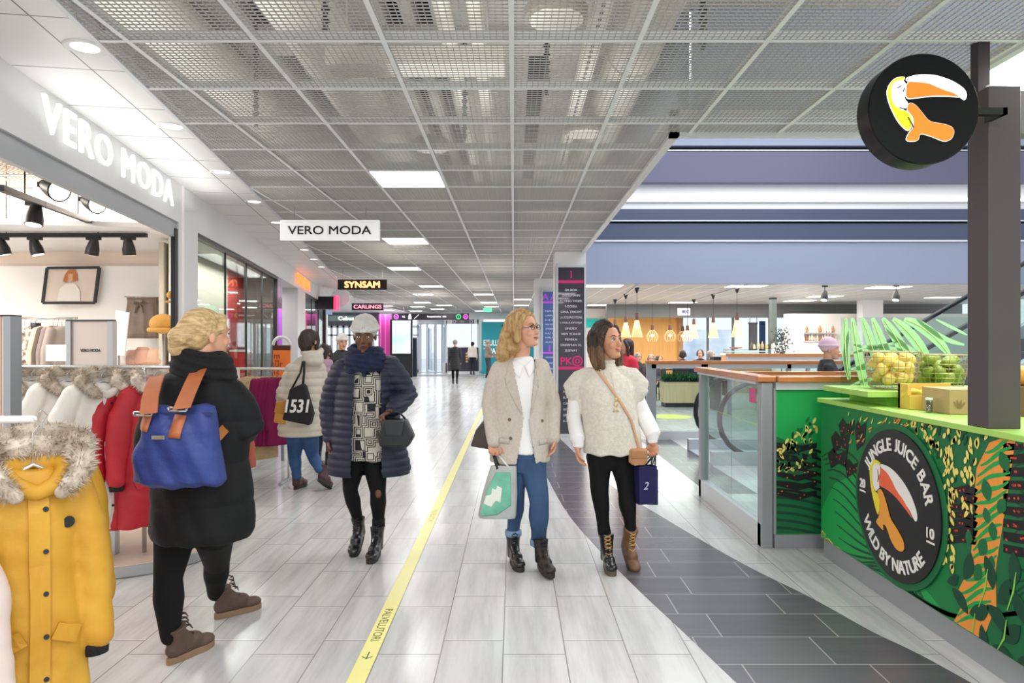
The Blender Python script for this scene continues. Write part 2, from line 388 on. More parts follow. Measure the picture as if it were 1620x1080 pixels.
# --- plenum above the mesh
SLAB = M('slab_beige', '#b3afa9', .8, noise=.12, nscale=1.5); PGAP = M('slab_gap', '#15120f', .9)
s = MB(); xs = [-9, -3.3,-3.18, -2.55,-2.43, -1.85,-1.72,-1.62,-1.5, -.9,-.78,-.69,-.57, .12,.27, 1.12]
for a,b in zip(xs[::2], xs[1::2]): s.box(a, b, .5, 34, 3.75, 3.9)
s.box(1.12, 2.6, .5, 4.68, 3.75, 3.9)
for y in (4.9, 9.5, 14.2, 19, 24): s.box(-9, 1.0, y, y+.28, 3.66, 3.76)
s.build('ceiling', SLAB, kind='structure')
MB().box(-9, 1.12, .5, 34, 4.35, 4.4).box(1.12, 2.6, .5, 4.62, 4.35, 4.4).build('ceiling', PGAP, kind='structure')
BEI = M('duct_beige', '#c2bcb2', .55); BEW = M('duct_white', '#d9d2c6', .5)
def along(name, x, z, r, mat_, label, cat, y0=1, y1=26, **k):
    m = MB().tube([(x,y0,z),(x,y1,z)], r, 20)
    for y in np.arange(y0+1.2, y1, 2.4): m.tube([(x,y-.02,z),(x,y+.02,z)], r*1.06, 20)
    o = m.build(name, mat_, smooth=True, auto=True, label=label, cat=cat, **k)
    return o
along('air_duct', -1.22, 3.42, .2, BEI, 'wide beige round air duct above the mesh left of the two slim pipes', 'duct')
along('air_duct', .80, 3.44, .17, BEI, 'beige round air duct above the mesh nearest the atrium edge', 'duct')
along('air_duct', -2.1, 3.4, .2, BEI, 'beige round air duct above the mesh nearest the clothes shop', 'duct', y0=2.2)
along('pipe', -.40, 3.36, .05, BEW, 'slim white pipe above the mesh, left one of the pair near the middle', 'pipe')
along('pipe', -.22, 3.36, .05, BEW, 'slim white pipe above the mesh, right one of the pair near the middle', 'pipe')
m = MB(); holes = MB()
m.box(.43,.53, 1, 30, 3.3, 3.306); m.box(.43,.436, 1, 30, 3.306, 3.36); m.box(.524,.53, 1, 30, 3.306, 3.36)
ct = m.build('cable_tray', BEW, label='white perforated cable tray running above the mesh ceiling', cat='cable tray')
y = 1.1
while y < 16: holes.box(.47,.49, y, y+.035, 3.297, 3.3); y += .085
holes.build('perforation', BLACK, ct, label='row of dark holes', kind='stuff')
for i,(x,y) in enumerate(((-.55, 3.9),(-1.9, 6.3),(.62, 7.4),(-1.35, 9.9))):
    m = MB().box(x-.5, x+.5, y-.09, y+.09, 3.04, 3.14)
    for q in (-.4,.4): m.box(x+q-.004,x+q+.004,y-.004,y+.004,3.14,3.655)
    m.build('cable_channel', BEI, label=('short beige cable channel crossing above the mesh nearest the camera','short beige cable channel crossing above the mesh by the shop ceiling strip','short beige cable channel crossing above the mesh beside the atrium','short beige cable channel crossing above the mesh, farthest one')[i], cat='cable channel')
for i,(px,py,lb) in enumerate(((925,212,'round white speaker above the mesh near the atrium edge'),(880,32,'round beige speaker above the mesh at the top of the view'),(683,236,'round speaker above the mesh beside the nearest light panel'))):
    Y = 1.72*FPX/(540-py); c = P(px,py,Y)
    r = empty('ceiling_speaker', c, lb, 'speaker')
    MB().lathe([(0,0),(.15,0),(.17,.012),(.17,.06),(.14,.09),(0,.09)], c, 32).build('housing', M('speaker_grey','#8d857a',.6), r, True, auto=True)
    MB().lathe([(0,-.004),(.145,-.004),(.145,.004),(0,.004)], c, 32).build('diffuser', M('speaker_face','#e9e4d9',.5), r, True, auto=True)
for i,(px,py) in enumerate(((405,165),(515,12),(735,190),(865,110),(1180,185),(1112,30))):
    Y = 1.6*FPX/(540-py); c = P(px,py,Y); m = MB(); m.box(c.x-.012, c.x+.012, c.y-.004, c.y+.004, CEIL+.04, 3.75)
    for q in np.arange(2.98, 3.7, .05): m.box(c.x-.02, c.x+.02, c.y-.006, c.y+.006, q, q+.018)
    m.build('ceiling_hanger', DARK, label='dark perforated hanger strap holding the mesh ceiling', cat='hanger', group='hanger straps above the mesh ceiling')
# --- luminaire panels in the ceiling grid  (cell column k, depth)
EM = M('luminaire', '#ffffff', .5, emit=3.8, ecol='#fffdf8')
LAMPS = [(-2,5.65),(-3,9.29),(-4,13.2),(-4,16.9),(-5,20.5),(-6,24.2),(-7,27.8),(-8,31.4),(-5,26.4),(-6,29.4),(-2,20.5),(-2,24.2),(-2,27.8),(-3,31),(0,22.4),(0,26.2),(-9,27),(-10,30.5)]
places = ['nearest above the corridor','second from the front in the left row','third from the front in the left row','fourth from the front in the left row','fifth from the front in the left row','sixth from the front in the left row','seventh from the front in the left row','last of the left row near the entrance','middle of the far ceiling, nearer one','middle of the far ceiling, farther one','nearest of the far right row','second of the far right row','third of the far right row','last of the far right row','beside the white columns, nearer one','beside the white columns, farther one','far left over the glass doors, nearer one','far left over the glass doors, farther one']
for (k,y0),pl in zip(LAMPS, places):
    x0 = GX0+.6*k; j = round((y0-GY0)/GS); y0 = GY0+GS*j
    area('panel_glow', (x0+.3, y0+.3, CEIL-.012), (.56,.56), 11 if y0 < 15 else 18, (1,.99,.98))
    r = empty('ceiling_light', (x0+.3, y0+.3, CEIL), 'square white light panel in the mesh ceiling, '+pl, 'ceiling light', 'square ceiling light panels')
    MB().box(x0+.015, x0+.585, y0+.015, y0+GS-.015, CEIL-.006, CEIL+.012).build('diffuser', EM, r)
    f = MB(); a,b,c,d = x0+.005,x0+.595,y0+.005,y0+GS-.005
    f.box(a,a+.012,c,d,CEIL-.008,CEIL+.05); f.box(b-.012,b,c,d,CEIL-.008,CEIL+.05); f.box(a,b,c,c+.012,CEIL-.008,CEIL+.05); f.box(a,b,d-.012,d,CEIL-.008,CEIL+.05)
    f.box(a,b,c,d,CEIL+.05,CEIL+.07)
    f.build('frame', M('t_bar_white','#d6d8dc'), r)
FAS = M('fascia_paint', '#dcdcdd', .42)
# --- plaster strip of the shop side with downlights
STRIPM = brick('ceiling_strip_panels', '#eeedec', '#eae9e8', '#77736f', .6, 1.2, 0, .004, True, (-2.0,2.98), .45, .02, (1,1,1), 2, .4, rotz=0)
# panel joints follow the shopfront direction
mpn = [n for n in STRIPM.node_tree.nodes if n.type == 'MAPPING'][0]; mpn.inputs['Rotation'].default_value = (0,0,-.156); 
cr, sr = math.cos(-.156), math.sin(-.156)
rx = lambda x,y: (x*cr-y*sr, x*sr+y*cr)
q = rx(-2.19,3.56)
for n in STRIPM.node_tree.nodes:
    if n.type == 'MATH' and n.operation == 'SUBTRACT':
        if abs(n.inputs[1].default_value+2.0) < 1e-6: n.inputs[1].default_value = q[0]-1.2*4
        elif abs(n.inputs[1].default_value-2.98) < 1e-4: n.inputs[1].default_value = q[1]-.6*4
seg(MB(), .3, 20.1, .08, .3, CEIL+.035, 3.66).build('wall_left', FAS, kind='structure')
s = MB(); ys = [.5,2.83,7.93,8.5,12,15.15,20.1]
for a,b in zip(ys, ys[1:]):
    s.add([(bX(a),a,CEIL),(bX(b),b,CEIL),(sX(b)-.05,b,CEIL),(sX(a)-.05,a,CEIL),(bX(a),a,CEIL+.03),(bX(b),b,CEIL+.03),(sX(b)-.05,b,CEIL+.03),(sX(a)-.05,a,CEIL+.03)], [(0,1,2,3)[::-1],(4,5,6,7),(0,1,5,4),(1,2,6,5),(2,3,7,6),(3,0,4,7)])
s.box(-14, bX(22)-.0, 20.1, 34, CEIL, CEIL+.03)
s.build('ceiling', STRIPM, kind='structure')
for i in range(9):
    Y = 3.29+1.21*i; x = bX(Y)-.10-.0*i
    r = empty('downlight', (x,Y,CEIL), 'round white recessed downlight in the white strip outside the clothes shop, '+['nearest','second','third','fourth','fifth','sixth','seventh','eighth','farthest'][i]+' in its row', 'downlight', 'round downlights along the shopfront')
    MB().lathe([(.062,-.001),(.085,-.008),(.095,-.004),(.095,.002),(.062,.03)], (x,Y,CEIL), 32).build('trim_ring', WHITE, r, True)
    MB().lathe([(0,-.0015),(.062,-.0015),(.062,.004),(0,.004)], (x,Y,CEIL), 32).build('lamp', M('downlight_lens','#fff8ee',emit=3.2), r)
    l = bpy.data.lights.new('spot','AREA'); l.shape='DISK'; l.size=.11; l.energy=.7; l.color=(1,.96,.9); o = bpy.data.objects.new('downlight_beam', l); COL.objects.link(o); o.parent = r; o.location = (0,0,-.012)
# --- fascia and shopfront
seg(MB(), .3, 20.1, 0, .3, 2.56, CEIL+.001).build('wall_left', FAS, kind='structure')
seg(MB(), .3, 6.11, .02, .06, 2.425, 2.56).build('trim_3', M('shutter_box','#a8abb0',.4,.3), kind='structure')
wl = MB(); seg(wl, 6.11, 6.67, 0, .04, 0, 2.56); seg(wl, 13.6, 14.8, 0, .3, 0, 2.56); seg(wl, 6.67, 11.3, .03, .2, 0, .12); seg(wl, 14.8, 19.6, .03, .2, 0, .12)
seg(wl, 19.6, 20.1, 0, .3, 0, 2.56)
wl.build('wall_left', FAS, kind='structure')
fm = MB(); seg(fm, 6.05, 6.11, .01, .05, 0, 2.5); fm.build('trim_4', BLACK, kind='structure')
def shopwindow(n, Ya, Yb, mull, label=None):
    r = empty('window_%d'%n, SP((Ya+Yb)/2, .05, 0), kind='structure')
    g = MB(); seg(g, Ya+.02, Yb-.02, .045, .055, .12, 2.53); g.build('pane', glass('shop_glass', refl=.09), r)
    f = MB(); seg(f, Ya, Ya+.04, .02, .08, .12, 2.56); seg(f, Yb-.04, Yb, .02, .08, .12, 2.56); seg(f, Ya, Yb, .02, .08, 2.52, 2.56); seg(f, Ya, Yb, .02, .08, .12, .15)
    for y in mull: seg(f, y-.006, y+.006, .04, .06, .12, 2.53)
    f.build('frame', M('window_frame','#3b3a3b',.4), r)
shopwindow(1, 6.67, 11.3, (7.9, 9.0, 10.1)); shopwindow(2, 14.8, 19.6, (16.4, 18))
# --- the clothes shop interior
CREAM = M('cream_wall', '#f0dfcf', .7); WARMW = M('shop_white_wall', '#f7f2ec', .6)
MB().box(-9, -4.22, 8.4, 8.5, 0, 3.35).build('wall_back', CREAM, kind='structure')
MB().box(-8.9, -4.3, 8.36, 8.40, .3, 2.42).build('wall_back', M('wall_wash_white','#fdfbf8',.55), kind='structure')  # whiter lower wall: brightness of the wall wash put into its colour
MB().box(-9.1, -9, 0, 8.5, 0, 3.35).build('wall_far', CREAM, kind='structure')
MB().add([(-9,0,3.3),(-9,8.5,3.3),(-3.4,8.5,3.3),(-1.9,0,3.3)], [(0,1,2,3)]).build('ceiling', M('shop_ceiling','#e8dfd5',.7), kind='structure')
m = MB(); wv = MB()
for i in range(12):
    y = 2.4+i*.6
    if y < 7.4: m.box(-8, -2.6-.161*y, y-.01, y+.01, 3.10, 3.105)
for i in range(10):
    x = -3.2-i*.6; m.box(x-.01,x+.01, 1.8, 7.2, 3.10, 3.105)
m.build('ceiling', M('t_bar_white','#d6d8dc'), kind='structure')
y = 2.0
while y < 7.2: wv.box(-8.2, -2.4-.161*y, y-.004, y+.004, 3.108, 3.113); y += .05
x = -8.2
while x < -2.9: wv.box(x-.004,x+.004, 2, 7.2, 3.108, 3.113); x += .05
wv.build('ceiling', M('shop_mesh','#a08c78',.6), kind='structure')
MB().prism([(-3.05,6.15),(-4.28,8.42),(-4.20,8.46),(-2.98,6.2)],(0,0,0),(1,0,0),(0,1,0),(0,0,1),3.3).build('wall_side', WARMW, kind='structure')
area('display_fill',(-3.75,9.3,2.5),(.25,3.0),42,(1,.97,.93),(0,0,.165))  # added strip light that brightens the display window
area('synsam_lamp',(-5.3,14.5,2.5),(.8,6),60,(1,.95,.95),(0,0,.165))
# display window back panel, synsam interior
CRM2 = M('display_back', '#d9d2c0', .6)
seg(MB(), 7.4, 10.2, .55, .6, 0, 2.56).build('wall_display', CRM2, kind='structure')
seg(MB(), 10.2, 11.3, .55, .6, 0, 2.56).build('wall_display', M('red_panel','#c43b34',.5), kind='structure')
seg(MB(), 11.3, 11.36, .1, 1.6, 0, 2.56).build('wall_side', M('warm_grey','#8b8179',.7), kind='structure')
seg(MB(), 11.3, 14.8, 1.6, 1.7, 0, 2.56).build('wall_inner', M('warm_grey2','#84797a',.7), kind='structure')
seg(MB(), 14.8, 20, 1.2, 1.3, 0, 2.56).build('wall_inner', M('pinkish','#d3a6c4',.7), kind='structure')
seg(MB(), 6.7, 20, .3, 3, 2.6, 2.65).build('ceiling', WHITE, kind='structure')
# --- atrium
UL = M('bulkhead_light', '#8a93a8', .5); UD = M('bulkhead_blue', '#414b64', .45); UM = M('bulkhead_mauve','#5c5a72',.5)
XR = 17
def zY(py, Y=16.6): return EYE+(540-py)*Y/FPX
MB().box(1.09, XR, 16.6, 17, CEIL, zY(381)).build('wall_atrium', UL, kind='structure')
MB().box(1.09, XR, 16.72, 17, zY(381), zY(352)).build('wall_atrium', UD, kind='structure')
MB().box(1.09, XR, 16.55, 16.75, zY(381)-.02, zY(381)+.02).build('trim_5', ALUW, kind='structure')
MB().box(1.09, XR, 16.95, 17.1, zY(352), zY(345)).build('wall_atrium', BLACK, kind='structure')
MB().box(1.09, XR, 16.72, 17, zY(346.5), zY(329)).build('wall_atrium', UD, kind='structure')
MB().box(1.09, XR, 16.66, 16.72, zY(349), zY(347.4)).build('trim_6', ALUW, kind='structure')
MB().box(1.09, XR, 16.85, 17, zY(329), zY(288)).build('wall_atrium', WHITE, kind='structure')
MB().box(1.09, XR, 16.6, 17, zY(288), zY(240)).build('wall_atrium', UM, kind='structure')
MB().box(1.09, XR, 16.95, 17.1, zY(240), zY(230)).build('wall_atrium', BLACK, kind='structure')
MB().box(1.09, XR, 16.66, 16.72, zY(237.5), zY(235.5)).build('trim_7', ALUW, kind='structure')
MB().box(1.09, XR, 16.6, 17, zY(230), 7.6).build('wall_atrium', UL, kind='structure')
cv = empty('cove_light', (8, 16.8, zY(313)), 'long bright strip light in the white recess above the atrium', 'strip light')
MB().box(1.12, XR, 16.80, 16.84, zY(315), zY(311.5)).build('diffuser', M('cove','#ffffff',emit=2.2), cv)
MB().box(1.12, XR, 16.78, 16.85, zY(317), zY(315)).build('housing', WHITE, cv)
MB().box(1.12, 1.2, 4.7, 16.6, CEIL+.16, 7.6).build('wall_atrium_side', UL, kind='structure')
MB().box(1.2, XR, 4.62, 4.64, CEIL+.16, 7.6).build('wall_atrium_near', UL, kind='structure')
# bright rooflight right of the mesh
rl = empty('ceiling_light', (3.0, 3.3, CEIL), 'large bright square light panel above the juice bar at the top right', 'ceiling light')
MB().box(2.46, 3.7, 2.9, 3.86, CEIL, CEIL+.02).build('diffuser', M('lum_big','#ffffff',emit=3.5), rl)
fr = MB(); fr.box(2.44,2.46,2.88,3.88,CEIL-.01,CEIL+.05); fr.box(2.44,3.72,3.86,3.88,CEIL-.01,CEIL+.05); fr.box(2.44,3.72,2.88,2.9,CEIL-.01,CEIL+.05); fr.box(3.7,3.72,2.88,3.88,CEIL-.01,CEIL+.05); fr.build('frame', WHITE, rl)
MB().box(2.44, 9, .5, 2.88, CEIL+.01, CEIL+.04).build('ceiling', WHITE, kind='structure')
MB().box(2.44, 9, 3.88, 4.64, CEIL+.01, CEIL+.04).build('ceiling', WHITE, kind='structure')
# --- ceiling beyond the atrium
CM2 = brick('far_ceiling_panels', '#b4b1ae', '#aba8a5', '#e8e8e8', .6, .6, 0, .012, False, (0,0), .5, .06, (1,30,1), 2, .4)
MB().box(1.09, XR, 17, 40, CEIL, CEIL+.05).build('ceiling', CM2, kind='structure')
# --- white columns with the directory banners
MB().box(.647, 1.135, 10.8, 11.3, 0, CEIL).build('column_near', WHITE, kind='structure')
MB().box(.46, .96, 15.4, 15.9, 0, CEIL).build('column_far', WHITE, kind='structure')
MB().box(11.9, 12.6, 23.4, 23.8, 0, CEIL).build('column_right', WHITE, kind='structure')
# --- far end
FW = 33.5
def wx(px, Y=FW): return (px-CX)*Y/FPX
def wz(py, Y=FW): return EYE-(py-CY)*Y/FPX
fw = MB()
fw.box(wx(600), wx(1000), FW, FW+.3, wz(505), CEIL+.2)
fw.box(wx(755), wx(765), FW, FW+.3, 0, wz(505)); fw.box(wx(700), wx(757), FW, FW+.3, 0, .45)
fw.box(wx(820), wx(925), FW, FW+.3, 0, wz(500))
fw.build('wall_far', WHITE, kind='structure')
MB().box(-15, wx(600), FW, FW+.3, wz(515), CEIL+.2).build('wall_far', M('entrance_grey','#5c6068',.5), kind='structure')
MB().box(-3.2, -.1, FW-.05, FW+.1, .02, .03).build('trim_8', DARK, kind='structure')
MB().box(-4.5, -.8, 29.5, 31, .001, .004).build('floor', M('far_mat','#8f9296',.8), kind='structure')
# cafe side
BK = M('bulkhead_grey', '#6f7272', .5)
MB().box(wx(960,26), XR, 26, 26.3, wz(502,26), CEIL).build('wall_cafe', BK, kind='structure')
MB().box(wx(925,30), wx(962,30), 29.9, 30, wz(520,30), CEIL).build('wall_cafe', WHITE2, kind='structure')
WOODW = M('wood_wall', '#eab062', .5, noise=.16, nscale=2.2, nvec=(14,14,.6)); 
MB().box(wx(962,27.5), wx(1072,27.5), 27.5, 27.7, 0, CEIL).build('wall_cafe', WOODW, kind='structure')
MB().box(wx(1072,27.5), wx(1079,27.5), 27.4, 27.7, 0, CEIL).build('wall_cafe', M('wood_edge','#b58a5c',.6), kind='structure')
# right white shop wall and its lit shelves
MB().box(wx(1245,24), 17.5, 24, 24.3, 0, wz(496,24)).build('wall_shop', M('shop_lit','#f3ede6',.6), kind='structure')
# street outside the cafe windows
MB().box(wx(1079,32), wx(1250,32), 40, 40.2, 0, 2.2).build('facade_street', M('street_facade','#bccde0',.8, noise=.5, nscale=.9, col2='#f3f6f8'), kind='structure')
# ================================================================ signs
LB = M('letter_black', '#151515', .5)
# big lit letters on the clothes shop fascia
LIT = M('lit_letters', '#ffffff', .4, emit=.32, ecol='#fffefb'); LSIDE = M('letter_side','#e8e8e6',.5)
def fascia_text(word, pxa, pxb, z0, z1, mat_, name, label, cat, depth=.05, letters=True):
    # find depths whose fascia point falls on the two pixel columns
    def dep(px):
        lo, hi = 1.5, 30
        for _ in range(60):
            m_ = (lo+hi)/2; X = sX(m_)
            if (X*FPX/m_+CX) < px: lo = m_
            else: hi = m_
        return lo
    Ya, Yb = dep(pxa), dep(pxb); A, B = SP(Ya, -.012, z0), SP(Yb, -.012, z0)
    d = (B-A); L = d.length; d.normalize(); N = d.cross(Vector((0,0,1)))
    r = empty(name, (A+B)/2, label, cat)
    vs, fs = _text_mesh(word, .022); W = np.array(vs); lo, hi = W[:,0].min(), W[:,0].max()
    # split letter by letter using glyph advance
    x = 0; cur = []
    adv = 0
    for i,ch in enumerate(word):
        pre, _ = _text_mesh(word[:i+1], .022)
        if ch == ' ': continue
        one, f1 = _text_mesh(ch, .022)
        xr = max(v[0] for v in pre); wch = max(v[0] for v in one)-min(v[0] for v in one)
        c0 = (xr-wch-lo)/(hi-lo)*L; c1 = (xr-lo)/(hi-lo)*L
        mb = MB(); put_text(mb, ch, A+d*(c0+c1)/2+Vector((0,0,(z1-z0)/2))+N*.012, d, (0,0,1), width=(c1-c0)*.90, height=z1-z0, t=.014, offset=.006)
        mb.build('letter', mat_, r, label='letter '+ch if False else None)
    return r
fascia_text('VERO MODA', 55, 268, 2.655, 2.855, LIT, 'shop_sign', 'large white lit letters reading VERO MODA on the grey fascia', 'sign')
fascia_text('SYNSAM', 467, 488, 2.62, 2.84, M('lit_orange','#ff8a3c',.4,emit=1.1,ecol='#ff9248'), 'shop_sign', 'orange lit letters on the fascia over the second shop doorway', 'sign')
def hang_sign(name, label, x0, x1, yd, z0, z1, matb, text, matt, th=.05, rods=(.14,.86), tw=.86, hh=.5, back=True, border=None, off=.008):
    r = empty(name, ((x0+x1)/2, yd, z0), label, 'sign')
    MB().box(x0, x1, yd, yd+th, z0, z1).build('panel', matb, r, bevel=.002)
    put_text(MB(), text, ((x0+x1)/2, yd-.003, (z0+z1)/2), (1,0,0), (0,0,1), width=(x1-x0)*tw, height=(z1-z0)*hh, t=.002, offset=off*2.5).build('lettering', matt, r)
    for q in rods:
        x = x0+(x1-x0)*q; MB().tube([(x,yd+th/2,z1),(x,yd+th/2,CEIL+.02)], .005, 8).build('rod', ALU, r)
    if border:
        b = MB(); w_ = .012
        b.box(x0,x1,yd-.006,yd,z1-w_,z1); b.box(x0,x1,yd-.006,yd,z0,z0+w_); b.box(x0,x0+w_,yd-.006,yd,z0,z1); b.box(x1-w_,x1,yd-.006,yd,z0,z1); b.build('border', border, r)
    return r
a = P(443,348,7.2); b = P(600,380,7.2)
hang_sign('hanging_sign', 'white hanging sign reading VERO MODA in black letters', a.x, b.x, 7.2, b.z, a.z, M('sign_white','#f4f4f4',.4,emit=.25), 'VERO MODA', LB, tw=.84, hh=.42)
a = P(534,442,13.2); b = P(612,458,13.2)
hang_sign('hanging_sign', 'black hanging sign reading SYNSAM in glowing orange letters', a.x, b.x, 13.2, b.z, a.z, BLACK, 'SYNSAM', M('lit_orange2','#ffb27a',.4,emit=2.4,ecol='#ffa566'), tw=.72, hh=.66, rods=(.1,.9), off=.02)
a = P(556,479,19); b = P(607,491,19)
hang_sign('hanging_sign', 'dark hanging sign with pink lettering in a white border', a.x, b.x, 19, b.z, a.z, M('sign_dk','#4a3f46',.4), 'CARLINGS', M('lit_pink','#ff9fb0',.4,emit=2.0,ecol='#ff8fa6'), border=WHITE, rods=(.1,.9), tw=.86, hh=.5)
a = P(520,499,27); b = P(575,507.5,27)
hang_sign('hanging_sign', 'small pale hanging sign over the far left glass doors', a.x, b.x, 27, b.z, a.z, M('sign_grn','#8da39f',.4), 'Cubus', M('lit_w','#ffffff',.4,emit=1.5), rods=(.1,.9), tw=.45, hh=.7)
# round glass ball lamp and red box sign by the second window
a = P(533,472,17.5)
r = empty('red_box_sign', P(533,472,17.5), 'small black and red lit box sign projecting from the left shopfront', 'sign')
q0, q1 = P(519,469,17.5), P(533,489,17.5)
MB().box(q0.x-.3, q1.x-.05, 17.4, 17.7, q1.z, q0.z).build('housing', BLACK, r); MB().box(q1.x-.05, q1.x, 17.38, 17.72, q1.z-.02, q0.z+.02).build('lit_edge', M('lit_red','#ff2d55',.4,emit=2.2), r)
MB().box(q0.x-.02, q1.x-.1, 17.36, 17.4, q1.z-.14, q1.z-.02).build('plate', M('plt_blue','#8da0c4',.4,emit=.5), r)
r = empty('round_sign', P(541,474,18), 'large pale round blade sign hanging beside the SYNSAM sign', 'sign')
c = P(539,471,18); MB().lathe([(0,-.03),(.24,-.03),(.25,0),(.24,.03),(0,.03)], c, 40, axis='y').build('disc', M('disc_pale','#cdd8e2',.3,emit=.15), r, True, auto=True)
MB().tube([(c.x,c.y,c.z+.24),(c.x,c.y,CEIL)], .01).build('rod', ALU, r)
# wayfinding sign
def disc(mb, c, r, y, m=0, ring=None):
    mb.lathe([(0,y),(r,y),(r,y+.004),(0,y+.004)] if not ring else [(ring,y),(r,y),(r,y+.004),(ring,y+.004),(ring,y)], (c[0],0,c[1]), 24, m=m, axis='y', cap=not ring)
a = P(620,495.5,27.5); b = P(742,506,27.5)
WFD = M('wayfinding_dark','#2c2230',.4)
r = empty('wayfinding_sign', ((a.x+b.x)/2,27.5,b.z), 'long dark wayfinding sign with round coloured symbols above the entrance', 'sign')
MB().box(a.x,b.x,27.5,27.56,b.z,a.z).build('panel', WFD, r)
zc = (a.z+b.z)/2
for px,cn,ce,st in ((627,'sym_pink','#e05ad0','<'),(725.5,'sym_green','#35d07a','1'),(736.8,'sym_pink','#e05ad0','^')):
    cx_ = (px-CX)*27.5/FPX; mb = MB(); disc(mb,(cx_,zc),.1,27.48,ring=.075); mb.build('symbol', M(cn,ce,.4,emit=1.6), r)
    put_text(MB(), st, (cx_,27.48,zc), (1,0,0),(0,0,1), height=.09, t=.003, offset=.02).build('symbol_mark', M(cn,ce), r)
for px0,px1,tx in ((636,641,'WC'),(676,706,'Kauppakeskus  Info')):
    put_text(MB(), tx, ((px0+px1-2*CX)/2*27.5/FPX,27.49,zc), (1,0,0),(0,0,1), width=(px1-px0)*27.5/FPX, height=.08, t=.003).build('lettering', M('lit_w','#ffffff',.4,emit=1.5), r)
m = MB(); cx_ = (648.5-CX)*27.5/FPX; m.box(cx_-.06,cx_+.06,27.49,27.5,zc-.1,zc+.02); m.box(cx_-.04,cx_+.04,27.49,27.5,zc+.03,zc+.1)
cx_ = (659-CX)*27.5/FPX; m.beam((cx_-.1,27.495,zc-.09),(cx_+.1,27.495,zc+.09),.01,.04,(0,1,0)); m.build('pictogram', M('lit_w','#ffffff'), r)
for q in (.15,.85): MB().tube([(a.x+(b.x-a.x)*q,27.53,a.z),(a.x+(b.x-a.x)*q,27.53,CEIL+.02)], .01).build('rod', ALU, r)
a = P(715,505,30); b = P(750,512,30)
r = empty('wayfinding_sign', ((a.x+b.x)/2,30,b.z), 'short grey wayfinding sign behind the long one', 'sign')
MB().box(a.x,b.x,30,30.05,b.z,a.z).build('panel', M('wf_grey','#5a5862',.4), r)
for px in (719,745.5):
    mb = MB(); disc(mb,((px-CX)*30/FPX,(a.z+b.z)/2),.075,29.98,ring=.055); mb.build('symbol', M('pale_sym','#a8a6b4',.4,emit=.3), r)
put_text(MB(), 'Exit', ((732-CX)*30/FPX,29.99,(a.z+b.z)/2), (1,0,0),(0,0,1), height=.07, t=.003).build('lettering', M('pale_sym','#a8a6b4'), r)
MB().tube([((a.x+b.x)/2,30.02,a.z),((a.x+b.x)/2,30.02,CEIL+.02)], .012).build('rod', ALU, r)
# green exit sign
a = P(768,486,29); b = P(776,493,29)
r = empty('exit_sign', ((a.x+b.x)/2,29,b.z), 'small green lit exit sign on the far ceiling', 'exit sign')
MB().box(a.x-.1,b.x+.06,29,29.04,b.z,a.z).build('panel', M('exit_green','#57e39b',.4,emit=1.4), r)
MB().tube([((a.x+b.x)/2,29.02,a.z),((a.x+b.x)/2,29.02,CEIL+.02)], .012).build('rod', ALU, r)
# small blue and white sign over the cafe
a = P(1072,487,25.9); b = P(1092,498.5,25.9)
r = empty('cafe_sign', ((a.x+b.x)/2,25.8,b.z), 'small white sign with blue lettering on the grey cafe bulkhead', 'sign')
MB().box(a.x,b.x,25.9,25.98,b.z,a.z).build('panel', M('sign_white','#f4f4f4'), r)
put_text(MB(),'IBOX',((a.x+b.x)/2+.06,25.89,(a.z+b.z)/2),(1,0,0),(0,0,1),width=.26,height=.14,t=.003,offset=.02).build('lettering', M('ltr_blue','#3d52c8',.4), r)
# ================================================================ directory banners on the columns
BD = M('banner_dark','#3a2f42',.25, noise=.3, nscale=1.2, coat=.4); PK = M('banner_pink','#d6246e',.4,emit=.15); WT = M('banner_text','#e6e2ea',.5)
def banner(px0,px1,py0,py1,Y,mat_,label,lines,base_z, bars, ones, pk):
    a, b = P(px0,py0,Y), P(px1,py1,Y)
    r = empty('directory_banner', ((a.x+b.x)/2,Y,b.z), label, 'banner')
    MB().box(a.x,b.x,Y,Y+.03,b.z,a.z).build('panel', mat_, r)
    fr = MB(); fr.box(a.x-.03,a.x,Y-.02,Y+.03,b.z-.06,a.z+.06); fr.box(b.x,b.x+.03,Y-.02,Y+.03,b.z-.06,a.z+.06); fr.box(a.x,b.x,Y-.02,Y+.03,b.z-.06,b.z); fr.box(a.x,b.x,Y-.02,Y+.03,a.z,a.z+.03); fr.build('frame', ALUW, r)
    for py in bars:
        z = P(0,py,Y).z; MB().box(a.x,b.x,Y-.003,Y,z-.022,z+.022).build('bar', pk, r)
    for py,tx,h in ones: put_text(MB(), tx, ((a.x+b.x)/2,Y-.003,P(0,py,Y).z),(1,0,0),(0,0,1),height=h,t=.002,offset=.02).build('heading', pk, r)
    for py,tx,wd in lines: put_text(MB(), tx, ((a.x+b.x)/2,Y-.003,P(0,py,Y).z),(1,0,0),(0,0,1),width=wd*(b.x-a.x),height=.035,t=.002,offset=.012).build('lettering', WT, r)
    return r
words = ['DR BOX','DRESSMANN','FLYING TIGER','ROCKBA','GINA TRICOT','LA ROSANCHTONE','LYSGULOFORJA','LINDEX','NEW YORKER','PEMIKA','DRESSMAN XL','SUBWAY']
bn = banner(883,924,423,686,10.76,BD,'dark directory banner with pink bars on the near white column',
    [(458.5+8.7*i,w_,min(.85,.07*len(w_)+.05)) for i,w_ in enumerate(words)]+[(610+9.3*i,w_,.6) for i,w_ in enumerate(['H&M','INTERSPORT','KAPPAHL','CLAS OHLSON','SUOMALAINEN','ESPRESSO HOUSE','K-MARKET'])],0,(445.5,582),[(434,'1',.11)],PK)
a = P(883,562,10.76); b = P(924,579,10.76)
put_text(MB(),'PK',P(896,571,10.757),(1,0,0),(0,0,1),height=.12,t=.002,offset=.03).build('heading',PK,bn)
